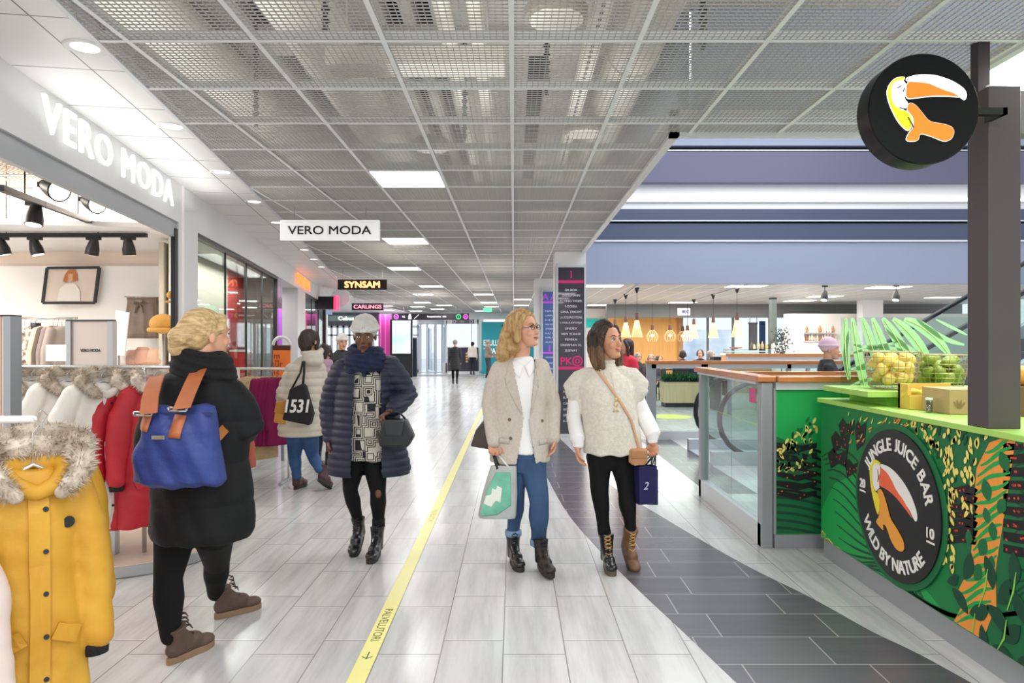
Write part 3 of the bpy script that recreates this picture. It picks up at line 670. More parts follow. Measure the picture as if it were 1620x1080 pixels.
mb = MB(); c = P(913.5,571,10.755); disc(mb,(c.x,c.z),.085,10.755,ring=.062); mb.build('ring_symbol',PK,bn); mb = MB(); disc(mb,(c.x,c.z),.04,10.755,ring=.022); mb.build('ring_symbol',PK,bn)
banner(858.5,880,461,632,15.36,M('banner_blue','#4f6fae',.3,noise=.25,nscale=1.5),'blue directory banner with violet bars on the far white column',
    [(492+7.0*i,w_,.62) for i,w_ in enumerate(['PAPER','LIPPU','H2','FINLAYSON','APTEEKKI','KULTA','KIRJA','ALKO'])]+[(565+9*i,'HALONEN',.6) for i in range(7)],0,(478,558),[(469,'A A',.14),(551,'1',.15)],M('banner_violet','#c34bd0',.4,emit=.2))
# ================================================================ far entrance
def part(r, name, mat_, *boxes, **k):
    mb = MB()
    for b_ in boxes: mb.box(*b_)
    return mb.build(name, mat_, r, **k)
# advertising screen totem
Y = 28.2; r = empty('advertising_screen', (wx(632,Y), Y, 0), 'tall advertising screen in a black casing in front of the revolving door', 'screen')
part(r,'casing',BLACK,(wx(617,Y),wx(652,Y),Y,Y+.18,wz(597,Y),wz(505,Y)))
part(r,'display',M('screen_lit','#eef3f5',.3,noise=.25,nscale=.9,col2='#b9d2dc',emit=0),(wx(620.5,Y),wx(649.5,Y),Y-.012,Y,wz(559,Y),wz(507,Y)))
scr = r.children[-1]; nt = MATS['screen_lit'].node_tree; bb = nt.nodes['Principled BSDF']; rm_ = [n for n in nt.nodes if n.type=='VALTORGB'][0]
nt.links.new(rm_.outputs[0], bb.inputs['Emission Color']); bb.inputs['Emission Strength'].default_value = .3
part(r,'lower_panel',M('dk_panel','#1b1d22',.3),(wx(619,Y),wx(650,Y),Y-.01,Y,wz(592,Y),wz(563,Y)))
Y = 29.4; r = empty('pillar_post', (wx(655,Y),Y,0), 'slim dark blue free-standing post beside the advertising screen', 'post')
part(r,'post',M('post_navy','#232a3a',.4),(wx(651.5,Y),wx(659,Y),Y,Y+.25,.0,wz(535,Y))); part(r,'cap',ALU,(wx(651,Y),wx(659.5,Y),Y-.02,Y+.27,wz(535,Y),wz(533.5,Y)))
# pink wall panel
Y = 31; r = empty('pink_panel', (wx(609,Y),Y,0), 'tall magenta wall panel left of the advertising screen', 'panel')
PNK = M('magenta','#d93fa5',.5)
part(r,'panel',PNK,(wx(599,Y),wx(618,Y),Y,Y+.2,0,wz(497,Y))); part(r,'stripe',M('pink_light','#ee7cc6',.5,emit=.1),(wx(601,Y),wx(603,Y),Y-.01,Y,0,wz(497,Y)),(wx(609,Y),wx(610.5,Y),Y-.01,Y,0,wz(497,Y)))
# revolving door
Y = FW; r = empty('door_1', (wx(680),Y,0), kind='structure')
cx_, cy_, R_ = wx(681), Y+.4, (wx(703)-wx(660))/2
AL2 = M('door_alu','#c3ccd4',.4,.0)
m = MB(); m.lathe([(0,wz(513)),(R_+.08,wz(513)),(R_+.08,wz(502)),(0,wz(502))],(cx_,cy_,0),40); m.lathe([(0,.0),(R_+.06,.0),(R_+.06,.02),(0,.02)],(cx_,cy_,0),40); m.build('drum', AL2, r, True, auto=True)
for a_ in range(0,360,36):
    x,y = cx_+R_*math.cos(math.radians(a_+8)), cy_+R_*math.sin(math.radians(a_+8)); part(r,'mullion',AL2,(x-.04,x+.04,y-.04,y+.04,0,wz(513)))
for a_ in (20,110,200,290):
    x,y = cx_+R_*.95*math.cos(math.radians(a_)), cy_+R_*.95*math.sin(math.radians(a_)); m = MB(); m.beam((cx_,cy_,1.1),(x,y,1.1),.03,2.1); m.build('wing', glass('door_glass','#f4f8fb',refl=.04,tint=.98), r)
    MB().tube([(x,y,.1),(x,y,2.2)],.035,8).build('wing_frame', AL2, r)
# glazed far wall with mullions
for n,(p0,p1,st,nm) in enumerate(((515,600,9,3),(640,662,2,4))):
    r = empty('window_%d'%nm, (wx((p0+p1)/2),FW,0), kind='structure')
    m = MB()
    for i in range(st+1): x = wx(p0+(p1-p0)*i/st); m.box(x-.05,x+.05,FW,FW+.1,0,wz(515))
    m.box(wx(p0),wx(p1),FW,FW+.1,wz(530)-.04,wz(530)+.04); m.box(wx(p0),wx(p1),FW,FW+.1,0,.15); m.box(wx(p0),wx(p1),FW,FW+.1,wz(515)-.1,wz(515)); m.build('frame', AL2, r)
    part(r,'pane',glass('door_glass'),(wx(p0),wx(p1),FW+.04,FW+.05,.15,wz(515)))
r = empty('window_5', (wx(731),FW,0), kind='structure')
m = MB(); m.box(wx(705),wx(707),FW,FW+.12,0,wz(507)); m.box(wx(745),wx(746.5),FW,FW+.1,0,wz(507)); m.box(wx(705),wx(757),FW,FW+.12,wz(512),wz(505)); m.build('frame', WHITE, r)
part(r,'pane',glass('door_glass'),(wx(707),wx(755),FW+.04,FW+.05,.45,wz(512)))
r = empty('sales_counter', (wx(731),31.5,0), 'dark purple sales counter under the bright far window', 'counter'); Y = 31.8
part(r,'front',M('counter_purple','#3a3648',.5),(wx(708,Y),wx(757,Y),Y,Y+.6,.12,wz(549.5,Y))); part(r,'top',WHITE,(wx(707,Y),wx(758,Y),Y-.03,Y+.63,wz(549.5,Y),wz(548,Y))); part(r,'plinth',WHITE,(wx(708,Y),wx(757,Y),Y+.02,Y+.6,0,.12))
m = MB()
for k_ in range(4): m.ell((wx(738.5,Y),Y-.01,wz(559+k_*4.2,Y)),(.06,.01,.05),n=8,k=5)
m.build('emblem', M('gold','#e2c07a',.4), r)
# teal banner wall
Y = 31; r = empty('teal_hoarding', (wx(800,Y),Y,0), 'teal hoarding with white letters on the right of the entrance', 'hoarding')
part(r,'panel',M('teal','#19a3b4',.5),(wx(762,Y),wx(845,Y),Y,Y+.15,.02,wz(509,Y)))
for py,tx,p0,p1 in ((542,'EDULLIS',765,792),(555,'T PAT',765,790)):
    put_text(MB(),tx,(wx((p0+p1)/2,Y),Y-.01,wz(py,Y)),(1,0,0),(0,0,1),width=(p1-p0)*Y/FPX,height=.26,t=.006,offset=.02).build('lettering', M('sign_white','#f4f4f4'), r)
part(r,'niche',DARK,(wx(794,Y),wx(799,Y),Y-.02,Y,wz(560,Y),wz(514,Y)))
# teal sign right of the near column
Y = 28; r = empty('teal_sign', (wx(944,Y),Y,2), 'teal sign panel on the pale wall behind the dark haired woman', 'sign')
part(r,'panel',M('teal2','#14b7ab',.5,emit=.2),(wx(926,Y),wx(947,Y),Y,Y+.06,wz(518,Y),wz(504,Y))); part(r,'side_panel',M('teal3','#1aa0bd',.5,emit=.2),(wx(948,Y),wx(960,Y),Y,Y+.06,wz(512,Y),wz(504,Y)))
part(r,'backing',WHITE2,(wx(924,Y),wx(962,Y),Y+.06,Y+.12,0,wz(488,Y)))
# ================================================================ floor guide strip
GL = M('guide_yellow','#f1eb9a',.35)
r = empty('guide_strip', (-.695,3,0), 'long yellow floor strip with black lettering along the corridor', 'floor marking')
MB().box(-.738,-.655,1.2,16,.0004,.0022).build('strip', GL, r)
GT = M('guide_text','#5a5a3c',.6)
for (ya,yb,al) in ((3.84,3.43,1),(6.1,5.7,1),):
    put_text(MB(),'PALVELUTORI',(-.697,(ya+yb)/2,.0023),(0,-1,0),(1,0,0),width=ya-yb,height=.045,t=.0004).build('lettering', GT if ya < 5 else M('guide_text_worn','#c9c285',.6), r)
m = MB(); m.beam((-.697,3.31,.0025),(-.697,3.24,.0025),.006,.0006); m.beam((-.697,3.24,.0025),(-.672,3.262,.0025),.006,.0006); m.beam((-.697,3.24,.0025),(-.722,3.262,.0025),.006,.0006); m.build('arrow', GT, r)
# ================================================================ railings
WOODR = M('handrail_wood','#c8793f',.32,noise=.2,nscale=3,nvec=(1,10,10),coat=.3); MAUVE = M('handrail_side','#8f7f96',.35)
def handrail(mb, a, b, w_=.12, h_=.045): mb.beam(Vector(a), Vector(b), w_, h_)
RG = glass('rail_glass','#eef7f5',refl=.02,tint=.96)
r = empty('glass_railing', (1.84,5.8,0), 'glass railing with wooden handrail along the corridor beside the green kiosk panel', 'railing')
m = MB(); m.box(1.76,1.90,4.96,6.72,1.205,1.25); m.build('handrail', WOODR, r, bevel=.008)
MB().box(1.78,1.88,5.05,6.66,1.185,1.205).build('rail_bracket', ALUW, r)
part(r,'post',ALU,(1.80,1.88,4.98,5.07,0,1.2),bevel=.004); part(r,'post',ALU,(1.80,1.88,6.60,6.68,0,1.2),bevel=.004)
part(r,'pane',RG,(1.835,1.845,5.07,5.79,.17,1.18)); part(r,'pane',RG,(1.835,1.845,5.80,6.60,.17,1.18))
part(r,'kick_plate',ALUW,(1.80,1.87,5.0,6.68,0,.17),bevel=.004)
MB().box(1.832,1.834,5.20,5.34,1.03,1.14).build('pink_sticker', M('sticker_pink','#d5548b',.5), r, label='pink sticker')
r = empty('kiosk_side_rail', (2.2,5.0,0), 'railing section facing the camera with wooden top beside the juice bar', 'railing')
part(r,'handrail',WOODR,(1.90,3.1,4.93,5.06,1.205,1.25),bevel=.008); part(r,'rail_bracket',ALUW,(1.90,3.1,4.97,5.03,1.15,1.205))
part(r,'kick_plate',ALU,(1.89,2.6,4.97,5.05,0,.10)); part(r,'post',ALU,(1.885,1.905,4.98,5.06,.1,1.16))
side_panel_root = r
r = empty('glass_railing', (3,6.75,0), 'wooden topped railing behind the near glass railing', 'railing')
part(r,'handrail',WOODR,(1.95,7.5,6.70,6.80,1.165,1.205)); part(r,'pane',RG,(4.2,7.5,6.745,6.755,.1,1.12)); 
for x in (2.5,4.2,5.8): part(r,'post',ALU,(x-.025,x+.025,6.72,6.78,0,1.165))
r = empty('glass_railing', (3.2,10.5,0), 'glass railing with wooden handrail in front of the planter', 'railing')
part(r,'handrail',WOODR,(2.02,8.5,10.42,10.56,1.155,1.205)); 
for x in (2.1,2.93,4.2,5.4,6.6): part(r,'post',ALU,(x-(.07 if x<3 else .03),x+(.07 if x<2.5 else .03),10.46,10.53,0,1.155))
part(r,'top_rail',ALUW,(2.1,8.5,10.46,10.52,1.09,1.155)); part(r,'kick_plate',ALUW,(2.1,3.2,10.46,10.53,0,.13))
part(r,'pane',RG,(2.17,2.90,10.49,10.50,.13,1.09)); part(r,'pane',RG,(2.96,8.5,10.49,10.50,.13,1.09))
r = empty('glass_railing', (6.2,14,0), 'farthest wooden topped railing in front of the cafe', 'railing')
part(r,'handrail',WOODR,(4.35,9.5,13.9,14.1,1.19,1.25)); part(r,'top_rail',ALUW,(4.35,9.5,13.95,14.05,1.1,1.19)); part(r,'pane',RG,(4.4,9.5,13.99,14.0,.1,1.1))
for x in (4.4,6.0,7.6,9.2): part(r,'post',ALU,(x-.03,x+.03,13.96,14.04,0,1.19))
# black bin by the far railing
part(None,'litter_bin',M('bin_dk','#23262c',.4),(wx(1129,15),wx(1141,15),15,15.3,.0,wz(564,15)),label='small dark litter bin behind the far railing',cat='bin')
# ================================================================ escalator
SKT = M('escalator_skirt','#c2c8cd',.35,.1); RUB = M('handrail_rubber','#17181b',.35)
def escalator(Yc, label):
    r = empty('escalator', (2.9,Yc,0), label, 'escalator')
    for s_ in (-.55,.55):
        y = Yc+s_
        th = math.radians(30); x2 = 4.3; L_ = 6
        up = [(2.95,1.0),(3.4,1.0),(x2,1.0),(x2+L_*math.cos(th),1.0+L_*math.sin(th))]
        nw = [(2.95-.45*math.sin(a_),.55+.45*math.cos(a_)) for a_ in np.linspace(0,PI,12)]
        pts = up[::-1]+nw+[(3.3,.1)]
        MB().tube([(x,y,z) for x,z in pts], .032, 10).build('handrail', RUB, r, True)
        poly = [(x,z) for x,z in pts[1:-1]]; top = up[-1]
        poly = [(top[0],top[1]-.05)]+[(x+(0),z-.03) for x,z in up[2::-1]]+[(x+.03,z) for x,z in nw]+[(3.3,.12),(x2,.12),(top[0],top[1]-.88)]
        MB().prism(poly,(0,y-.006,0),(1,0,0),(0,0,1),(0,1,0),.012).build('glass_balustrade', RG, r)
        sk = [(2.4,0),(2.4,.16),(x2,.16),(top[0],top[1]-.82),(top[0],top[1]-1.3),(x2+.6,0)]
        MB().prism(sk,(0,y-.05,0),(1,0,0),(0,0,1),(0,1,0),.1).build('skirt', SKT, r)
    m = MB(); th = math.tan(math.radians(30))
    for k_ in range(18): x = 4.2+k_*.29; m.box(x,x+.3,Yc-.5,Yc+.5,max(.0,(x-4.2)*th-.2),(x-4.2)*th+.03)
    m.build('steps', M('step_metal','#54585e',.5,.5), r, kind='stuff'); part(r,'landing_plate',SKT,(2.4,4.2,Yc-.5,Yc+.5,0,.02))
    return r
escalator(8.9, 'escalator rising to the right behind the juice bar, nearer one'); 
# ================================================================ juice bar
GRN = M('mural_green','#0a7d3e',.55); LIME = M('lime_top','#a9d566',.4); BX = 2.15
r = empty('juice_bar_counter', (2.5,3.6,0), 'green juice bar counter with jungle mural and lime green top', 'counter')
part(r,'body',GRN,(BX,2.75,1.0,4.80,.13,1.075)); part(r,'top',LIME,(BX-.015,3.0,1.0,4.83,1.075,1.105),bevel=.003)
part(r,'plinth',ALU,(BX+.015,2.75,1.0,4.79,0,.13)); bar = r
part(r,'back_body',GRN,(2.75,6,4.30,4.80,.0,1.075)); part(r,'back_top',LIME,(3.0,6,4.28,4.83,1.075,1.105))
def CYf(px): return BX*FPX/(px-CX)
def cp(px,py):                                    # (along, up) on the counter face from a picture point
    Y = CYf(px); return (Y, EYE-(py-CY)*Y/FPX)
mur_layer = [0]
def on_face(mb, poly, m, lay): mb.prism(poly,(BX-lay,0,0),(0,1,0),(0,0,1),(-1,0,0),.0006,m)
MG = [M('mg_bright','#10a04a',.55),M('mg_dark','#06452c',.55),M('mg_black','#10120f',.55),M('mg_pale','#f0dc73',.55),M('mg_orange','#f0963c',.55),M('mg_red','#e04a3a',.55),M('mg_mid','#0b6a3a',.55),M('mg_lime','#8ccf4f',.55)]
def leafpoly(c, L, W, ang, n=7, bend=0):
    pts = []
    for i in range(n+1): t=i/n; pts.append((L*(t-.5), W*math.sin(PI*t)**.8/2+bend*math.sin(PI*t)))
    for i in range(n-1,0,-1): t=i/n; pts.append((L*(t-.5), -W*math.sin(PI*t)**.8/2+bend*math.sin(PI*t)))
    ca,sa = math.cos(ang),math.sin(ang)
    return [(c[0]+x*ca-z*sa, c[1]+x*sa+z*ca) for x,z in pts]
ZL, ZT = .135, 1.072; YL = 4.79
def clipz(p): return [(min(max(y,1.05),YL),min(max(z,ZL),ZT)) for y,z in p]
rnd = random.Random(3)
mur = MB()
def polyline(mb, pts, wd, m, lay, wob=0):
    up = []; dn = []
    for i,(y,z) in enumerate(pts):
        a = pts[max(i-1,0)]; b = pts[min(i+1,len(pts)-1)]; d = Vector((b[0]-a[0],b[1]-a[1])); d = d.normalized() if d.length>1e-9 else Vector((1,0)); n = Vector((-d.y,d.x)); t = i/(len(pts)-1); wv_ = wd*(.35+.65*math.sin(PI*min(max(t,.04),.96)))*(1+wob*rnd.uniform(-.5,.5))
        up.append((y+n.x*wv_/2,z+n.y*wv_/2)); dn.append((y-n.x*wv_/2,z-n.y*wv_/2))
    on_face(mb, clipz(up+dn[::-1]), m, lay)
# bright lower ground sweeping from the left corner
on_face(mur, clipz([cp(1290,800),cp(1320,765),cp(1360,745),cp(1400,800),cp(1440,900),cp(1500,1000),cp(1560,1090),cp(1500,1090),cp(1290,905)]),0,.0004)
on_face(mur, clipz([cp(1480,640),cp(1500,900),cp(1560,1100),cp(1700,1300),cp(2000,1500),cp(2000,500)]),6,.0004)
for i in range(15):                                # left dark waves
    o_ = i*14; pts = []
    for t in np.linspace(0,1,14):
        px = 1300+t*140+i*3; py = 722+o_*.95+t*t*150-20*math.sin(t*5+i*.4); pts.append(cp(px,py))
    polyline(mur, pts, .017, 1, .0012, .4)
for i in range(16):                                # lower right waves
    pts = []
    for t in np.linspace(0,1,16):
        px = 1400+i*16+t*190; py = 900+i*9+math.sin(t*3.0+i*.3)*32+t*70-i*2; pts.append(cp(px,py))
    polyline(mur, pts, .016, 1, .0012, .4)
for i in range(16):                                # right field of waves
    pts = [cp(1602+t*60, 690+i*17+9*math.sin(t*6+i)) for t in np.linspace(0,1,8)]
    polyline(mur, pts, .014, 1, .0012, .4)
def black_patch(poly, nd, seed):
    rr = random.Random(seed); on_face(mur, clipz([cp(*p) for p in poly]), 2, .002)
    xs = [p[0] for p in poly]; ys = [p[1] for p in poly]
    for _ in range(nd):
        px, py = rr.uniform(min(xs)+4,max(xs)-4), rr.uniform(min(ys)+8,max(ys)-8)
        c = cp(px,py); on_face(mur, clipz(leafpoly(c,.014,.010,rr.uniform(0,3),4)),5,.0028)
for k_,(px,py,w_,h_) in enumerate(((1330,700,30,26),(1340,678,26,22),(1326,726,32,24),(1350,742,26,22),(1362,690,18,40))):
    black_patch([(px-w_/2,py-h_/2+5),(px-w_/4,py-h_/2-6),(px,py-h_/2+4),(px+w_/2,py-h_/2-3),(px+w_/2-3,py+h_/2),(px+2,py+h_/2-6),(px-w_/3,py+h_/2+3)], 5, k_)
for k_ in range(7): black_patch([(1508-k_*2,772+k_*13),(1532,766+k_*13),(1548,774+k_*13),(1544,784+k_*13),(1524,780+k_*13),(1506-k_*2,783+k_*13)], 4, 40+k_)
for k_ in range(9): black_patch([(1588,700+k_*20),(1640,694+k_*22),(1640,708+k_*22),(1610,712+k_*21),(1588,713+k_*20)], 5, 70+k_)
# orange trunk with green spots
trk = [(1584,684),(1607,690),(1601,740),(1592,800),(1584,850),(1576,900),(1577,960),(1566,985),(1556,1030),(1540,1010),(1510,985),(1524,955),(1516,935),(1534,900),(1540,850),(1541,800),(1546,740),(1566,700)]
on_face(mur, clipz([cp(*p) for p in trk]), 4, .002)
TL = [(684,1570),(740,1548),(800,1543),(850,1542),(900,1537),(935,1519),(985,1514)]; TRR = [(684,1604),(740,1600),(800,1591),(850,1583),(900,1575),(985,1565)]
def ipx(tab, y):
    for (y0,x0),(y1,x1) in zip(tab,tab[1:]):
        if y <= y1: return x0+(x1-x0)*(y-y0)/(y1-y0)
    return tab[-1][1]
for i in range(17):
    y = 704+i*17; a_, b_ = ipx(TL,y+8), ipx(TRR,y-8); polyline(mur, [cp(a_+(b_-a_)*t, y+12-t*24+4*math.sin(t*5+i)) for t in np.linspace(0,1,7)], .020, 0, .0028)
for (px,py,s_) in ((1590,730,34),(1562,775,36),(1586,800,30),(1562,815,26),(1537,760,22),(1572,840,30),(1556,865,34),(1534,850,26),(1548,905,34),(1570,890,24)):
    on_face(mur, clipz(leafpoly(cp(px,py), s_*.0028, s_*.0019, rnd.uniform(1,2.2),9)), 6, .0036)
for (px,py,s_,a_) in ((1532,895,60,1.9),(1566,905,58,1.2),(1590,935,60,2.1),(1520,950,56,.6),(1550,965,60,2.6),(1580,980,64,.5),(1604,900,60,1.6),(1600,1000,60,2.4),(1555,1010,50,1.5),(1612,960,60,.9),(1590,1040,60,.3),(1508,915,40,2.5),(1614,1060,60,1.9)):
    on_face(mur, clipz(leafpoly(cp(px,py), s_*.0026, s_*.0012, a_,9,.01)), 1, .0042)
for (px,py,s_,a_) in ((1560,930,50,2.3),(1590,1010,60,1.3),(1540,1000,44,.9),(1605,935,52,2.0),(1570,1060,50,.7)): polyline(mur,[cp(px-10,py+30),cp(px,py),cp(px+4,py-30)],.010,7,.005)
# pale leaves
for _ in range(150):
    px = rnd.uniform(1438,1570); lo = 652+(px-1438)*.13; py = rnd.uniform(lo, lo+85+max(0,(px-1470))*1.1)
    if px < 1494 and py > 690+(px-1438)*.9: continue
    if px > 1545 and py > 720: continue
    c = cp(px,py); a_ = 1.57+rnd.uniform(-.7,.7); on_face(mur, clipz(leafpoly(c, rnd.uniform(.032,.062), rnd.uniform(.016,.027), a_)), 3 if rnd.random()<.8 else 1, .0042)
for _ in range(46):
    px = rnd.uniform(1494,1512); py = rnd.uniform(700,900); on_face(mur, clipz(leafpoly(cp(px,py), rnd.uniform(.03,.06), rnd.uniform(.015,.026), 1.57+rnd.uniform(-.7,.7))), 3, .0044)
for _ in range(44):
    px = rnd.uniform(1343,1440); py = 652+(px-1343)*.14+rnd.uniform(0,1)*max(8,(60-(px-1343)*.55)); on_face(mur, clipz(leafpoly(cp(px,py), rnd.uniform(.03,.06), .009, rnd.uniform(1.9,2.9))), 4 if rnd.random()<.5 else 3, .0042)
for _ in range(30):                                # fern at the lower left corner
    px = rnd.uniform(1289,1328); py = 832+(px-1289)*.75+rnd.uniform(0,42); a_ = rnd.uniform(-.6,.4)
    polyline(mur, [cp(px-6,py),cp(px,py-5),cp(px+7,py+3)], .008, 3 if rnd.random()<.6 else 7, .0042)
mo = mur.build('mural', MG, r, label='jungle pattern of leaves, waves and spots')
# panel beside the counter with its own leaves
r2 = side_panel_root
part(r2,'panel',M('mg_bright','#10a04a'),(1.905,2.6,4.99,5.03,.1,1.15))
m = MB()
def on_side(poly, k_, lay): m.prism([(min(max(x,1.91),2.4),min(max(z,.105),1.145)) for x,z in poly],(0,4.99-lay,0),(1,0,0),(0,0,1),(0,-1,0),.0006,k_)
sp_ = lambda px,py: ((px-CX)*4.99/FPX, EYE-(py-CY)*4.99/FPX)
on_side([sp_(*p) for p in ((1226,690),(1250,700),(1288,702),(1310,760),(1310,850),(1226,850))],6,.0006)
for i in range(13): 
    for_pts = [(1222+t*80, 702+i*12+t*t*14) for t in np.linspace(0,1,8)]
    up=[sp_(x,y-2.2) for x,y in for_pts]; dn=[sp_(x,y+2.2) for x,y in for_pts]; on_side(up+dn[::-1],2 if i<7 else 1,.0014)
for i in range(6): on_side([sp_(*p) for p in ((1226,700+i*15),(1262,706+i*15),(1292,700+i*15),(1292,708+i*15),(1262,716+i*15),(1226,708+i*15))],2,.002)
for _ in range(80):
    px_ = rnd.uniform(1229,1292); x,z = sp_(px_, rnd.uniform(712-(px_-1229)*1.0,745)); on_side(leafpoly((x,z),rnd.uniform(.03,.06),.02,rnd.uniform(.4,2.4)),rnd.choice((3,3,1,6)),.003)
for _ in range(16):
    x,z = sp_(rnd.uniform(1230,1290), rnd.uniform(705,790)); on_side(leafpoly((x,z),.014,.01,.3,4),5 if rnd.random()<.4 else 4,.003)
m.build('mural', MG, r2, label='leaf and wave pattern')
# --- the toucan emblem shapes
def toucan(mbs, polys, put):
    for key, poly in polys: put(mbs[key], poly)
def arc_text(root, s, put3, R0, a0, a1, h, flip=False, mat_=None, t=.003, name='lettering'):
    # letters along an arc; put3(x,y) -> 3D point with X right and Y up vectors
    n = len(s); ws = []
    for ch in s:
        if ch == ' ': ws.append(.35); continue
        v,_ = _text_mesh(ch, .03); xs_ = [p[0] for p in v]; ws.append(max(xs_)-min(xs_)+.12)
    tot = sum(ws); acc = 0
    mb = MB()
    for ch,w_ in zip(s, ws):
        mid = (acc+w_/2)/tot; acc += w_
        if ch == ' ': continue
        a_ = a0+(a1-a0)*mid; v,_ = _text_mesh(ch, .03); xs_ = [p[0] for p in v]; wd = (max(xs_)-min(xs_))*h/.72
        c = (R0*math.cos(a_), R0*math.sin(a_)); tang = (-math.sin(a_), math.cos(a_)) if flip else (math.sin(a_), -math.cos(a_)); rad = (-math.cos(a_),-math.sin(a_)) if flip else (math.cos(a_), math.sin(a_))
        O = put3(0,0); C_ = put3(*c); X = put3(*tang)-O; Y_ = put3(*rad)-O
        put_text(mb, ch, C_, X, Y_, width=wd, height=h, t=t, offset=.03)
    return mb.build(name, mat_, root)
# badge on the counter, plane x = BX facing -x; right in picture is toward the camera (-y)
BC = (3.835, .587); BR = .418
r = empty('round_badge', (BX-.01, BC[0], BC[1]), 'black round badge with toucan and white lettering on the counter front', 'badge')
MB().lathe([(0,0),(BR+.035,0),(BR+.035,.0075),(0,.0075)], (0,0,0), 64, axis='x').xf(lambda v: Vector((BX-.0135+v.x, BC[0]+v.y, BC[1]+v.z))).build('rim', M('mg_mid','#0b6a3a'), r, label='dark green rim')
MB().lathe([(0,0),(BR,0),(BR,.014),(0,.014)], (0,0,0), 64, axis='x').xf(lambda v: Vector((BX-.022+v.x, BC[0]+v.y, BC[1]+v.z))).build('disc', BLACK, r)
bx = BX-.0225
put3 = lambda x,y: Vector((bx, BC[0]-x, BC[1]+y))
WTT = M('badge_white','#f1efe9',.5)
arc_text(r,'JUNGLE JUICE BAR',put3,BR*.80,math.radians(152),math.radians(12),.072,mat_=WTT)
arc_text(r,'WILD BY NATURE',put3,BR*.80,math.radians(205),math.radians(322),.072,flip=True,mat_=WTT)
for tx,x,y in (('20',-.83,.12),('10',.80,-.16)):
    O = put3(x*BR,y*BR); mb = MB(); put_text(mb,tx,O,(0,-1,0),(0,0,1),width=.062,height=.055,t=.003,offset=.03); mb.box(bx-.003,bx,O.y-.033,O.y+.033,O.z-.052,O.z-.042); mb.build('numeral',WTT,r)
YB = lambda x,y: ((x-335)/265*BR*1.0, (540-y)/487*BR)
TB = {'white_beak':[(245,300),(300,302),(350,330),(400,378),(440,440),(470,520),(475,570),(465,590),(450,570),(430,530),(390,490),(340,430),(300,370),(240,320)],
 'orange_beak':[(242,322),(290,345),(320,385),(350,440),(400,490),(440,560),(447,578),(400,530),(340,480),(280,455),(240,455),(232,400),(240,370)],
 'yellow_back':[(172,330),(190,297),(215,283),(245,295),(242,308),(200,322),(187,370),(187,440),(200,500),(225,505),(240,540),(238,620),(228,662),(205,600),(180,500),(168,400)],
 'white_head':[(192,330),(215,308),(240,305),(245,360),(230,400),(240,460),(235,490),(215,502),(197,480),(188,420)],
 'orange_body':[(242,465),(265,490),(290,560),(310,640),(350,680),(395,740),(402,790),(385,820),(350,822),(315,780),(285,700),(262,700),(268,742),(250,735),(215,712),(222,690),(238,660),(245,560),(225,505)]}
def chaikin(pl, n=2):
    for _ in range(n):
        q = []
        for i in range(len(pl)):
            a, b = pl[i], pl[(i+1)%len(pl)]
            q += [(a[0]*.78+b[0]*.22, a[1]*.78+b[1]*.22), (a[0]*.22+b[0]*.78, a[1]*.22+b[1]*.78)]
        pl = q
    return pl
def emblem(root, T, conv, put3, N, cols, ring=None, rw=.003, lift=.0022):
    for i,(k_,poly) in enumerate(T.items()):
        pl = chaikin([conv(*p) for p in poly]); O = put3(0,0); X = put3(1,0)-O; Y_ = put3(0,1)-O
        MB().prism(pl, O+N*.0005*i, X, Y_, N, lift).build(k_, cols[k_.split('_')[0]], root)
        if ring:
            q = [O+X*a_+Y_*b_+N*(lift*.6) for a_,b_ in pl]; mb = MB(); mb.tube(q+[q[0]], rw, 6); mb.build('outline', ring, root)
colsB = {'white':WTT,'orange':M('emb_orange','#f2a33c',.5),'yellow':M('emb_yellow','#f1dd2b',.5)}
emblem(r,TB,YB,put3,Vector((-1,0,0)),colsB)
r.children[-4 if False else -1]
for o in r.children:
    if o.name.startswith('orange_beak'): o.data.materials[0] = M('emb_beak','#f0683c',.5)
mb = MB(); O = put3(*YB(216,345)); mb.ell(O,(.004,.009,.011),n=10,k=6); mb.build('eye', BLACK, r)
mb = MB(); 
for a_,b_ in (((228,345),(234,395)),((234,395),(228,430)),((240,470),(215,505))): mb.tube([put3(*YB(*a_))+Vector((-.003,0,0)),put3(*YB(*b_))+Vector((-.003,0,0))],.0028,6)
mb.build('outline', BLACK, r)
# --- dark pillar standing on the counter and the round sign
PIL = M('pillar_brown','#4a4143',.4)
r = empty('kiosk_pillar', (2.215,3.17,1.105), 'dark brown square pillar standing on the juice bar top', 'pillar')
part(r,'shaft',PIL,(2.145,2.292,3.10,3.245,1.105,2.655),bevel=.003); part(r,'cross_beam',M('beam_grey','#6e6a6c',.4),(2.292,4.5,3.13,3.22,2.45,2.645))
part(r,'upper_post',M('pillar_dk','#33292b',.4),(2.18,2.235,3.22,3.275,2.655,CEIL+.01))
MB().tube([(2.15,3.12,2.66),(2.2,3.16,2.675),(2.3,3.15,2.668),(2.45,3.16,2.678)],.004,8).build('cable',WHITE,r,label='thin white cable')
SCc = P(1462,172,2.93); SR = 88*2.93/FPX
r = empty('round_sign', SCc, 'black round lightbox sign with glowing toucan fixed to the dark pillar', 'sign')
MB().lathe([(0,2.93),(SR-.004,2.93),(SR,2.935),(SR,3.03),(SR-.004,3.035),(0,3.035)],(SCc.x,0,SCc.z),96,axis='y').build('lightbox', M('lightbox_black','#08080a',.3,spec=.25), r, True, auto=True)
part(r,'bracket',BLACK,(SCc.x+SR-.03,2.16,3.0,3.03,SCc.z-.0,SCc.z+.03)); part(r,'bracket',BLACK,(2.14,2.16,3.0,3.12,SCc.z+.0,SCc.z+.03))
put3 = lambda x,y: Vector((SCc.x+x, 2.9295, SCc.z+y))
YS = lambda x,y: ((x-1031)/232*SR, (464-y)/232*SR)
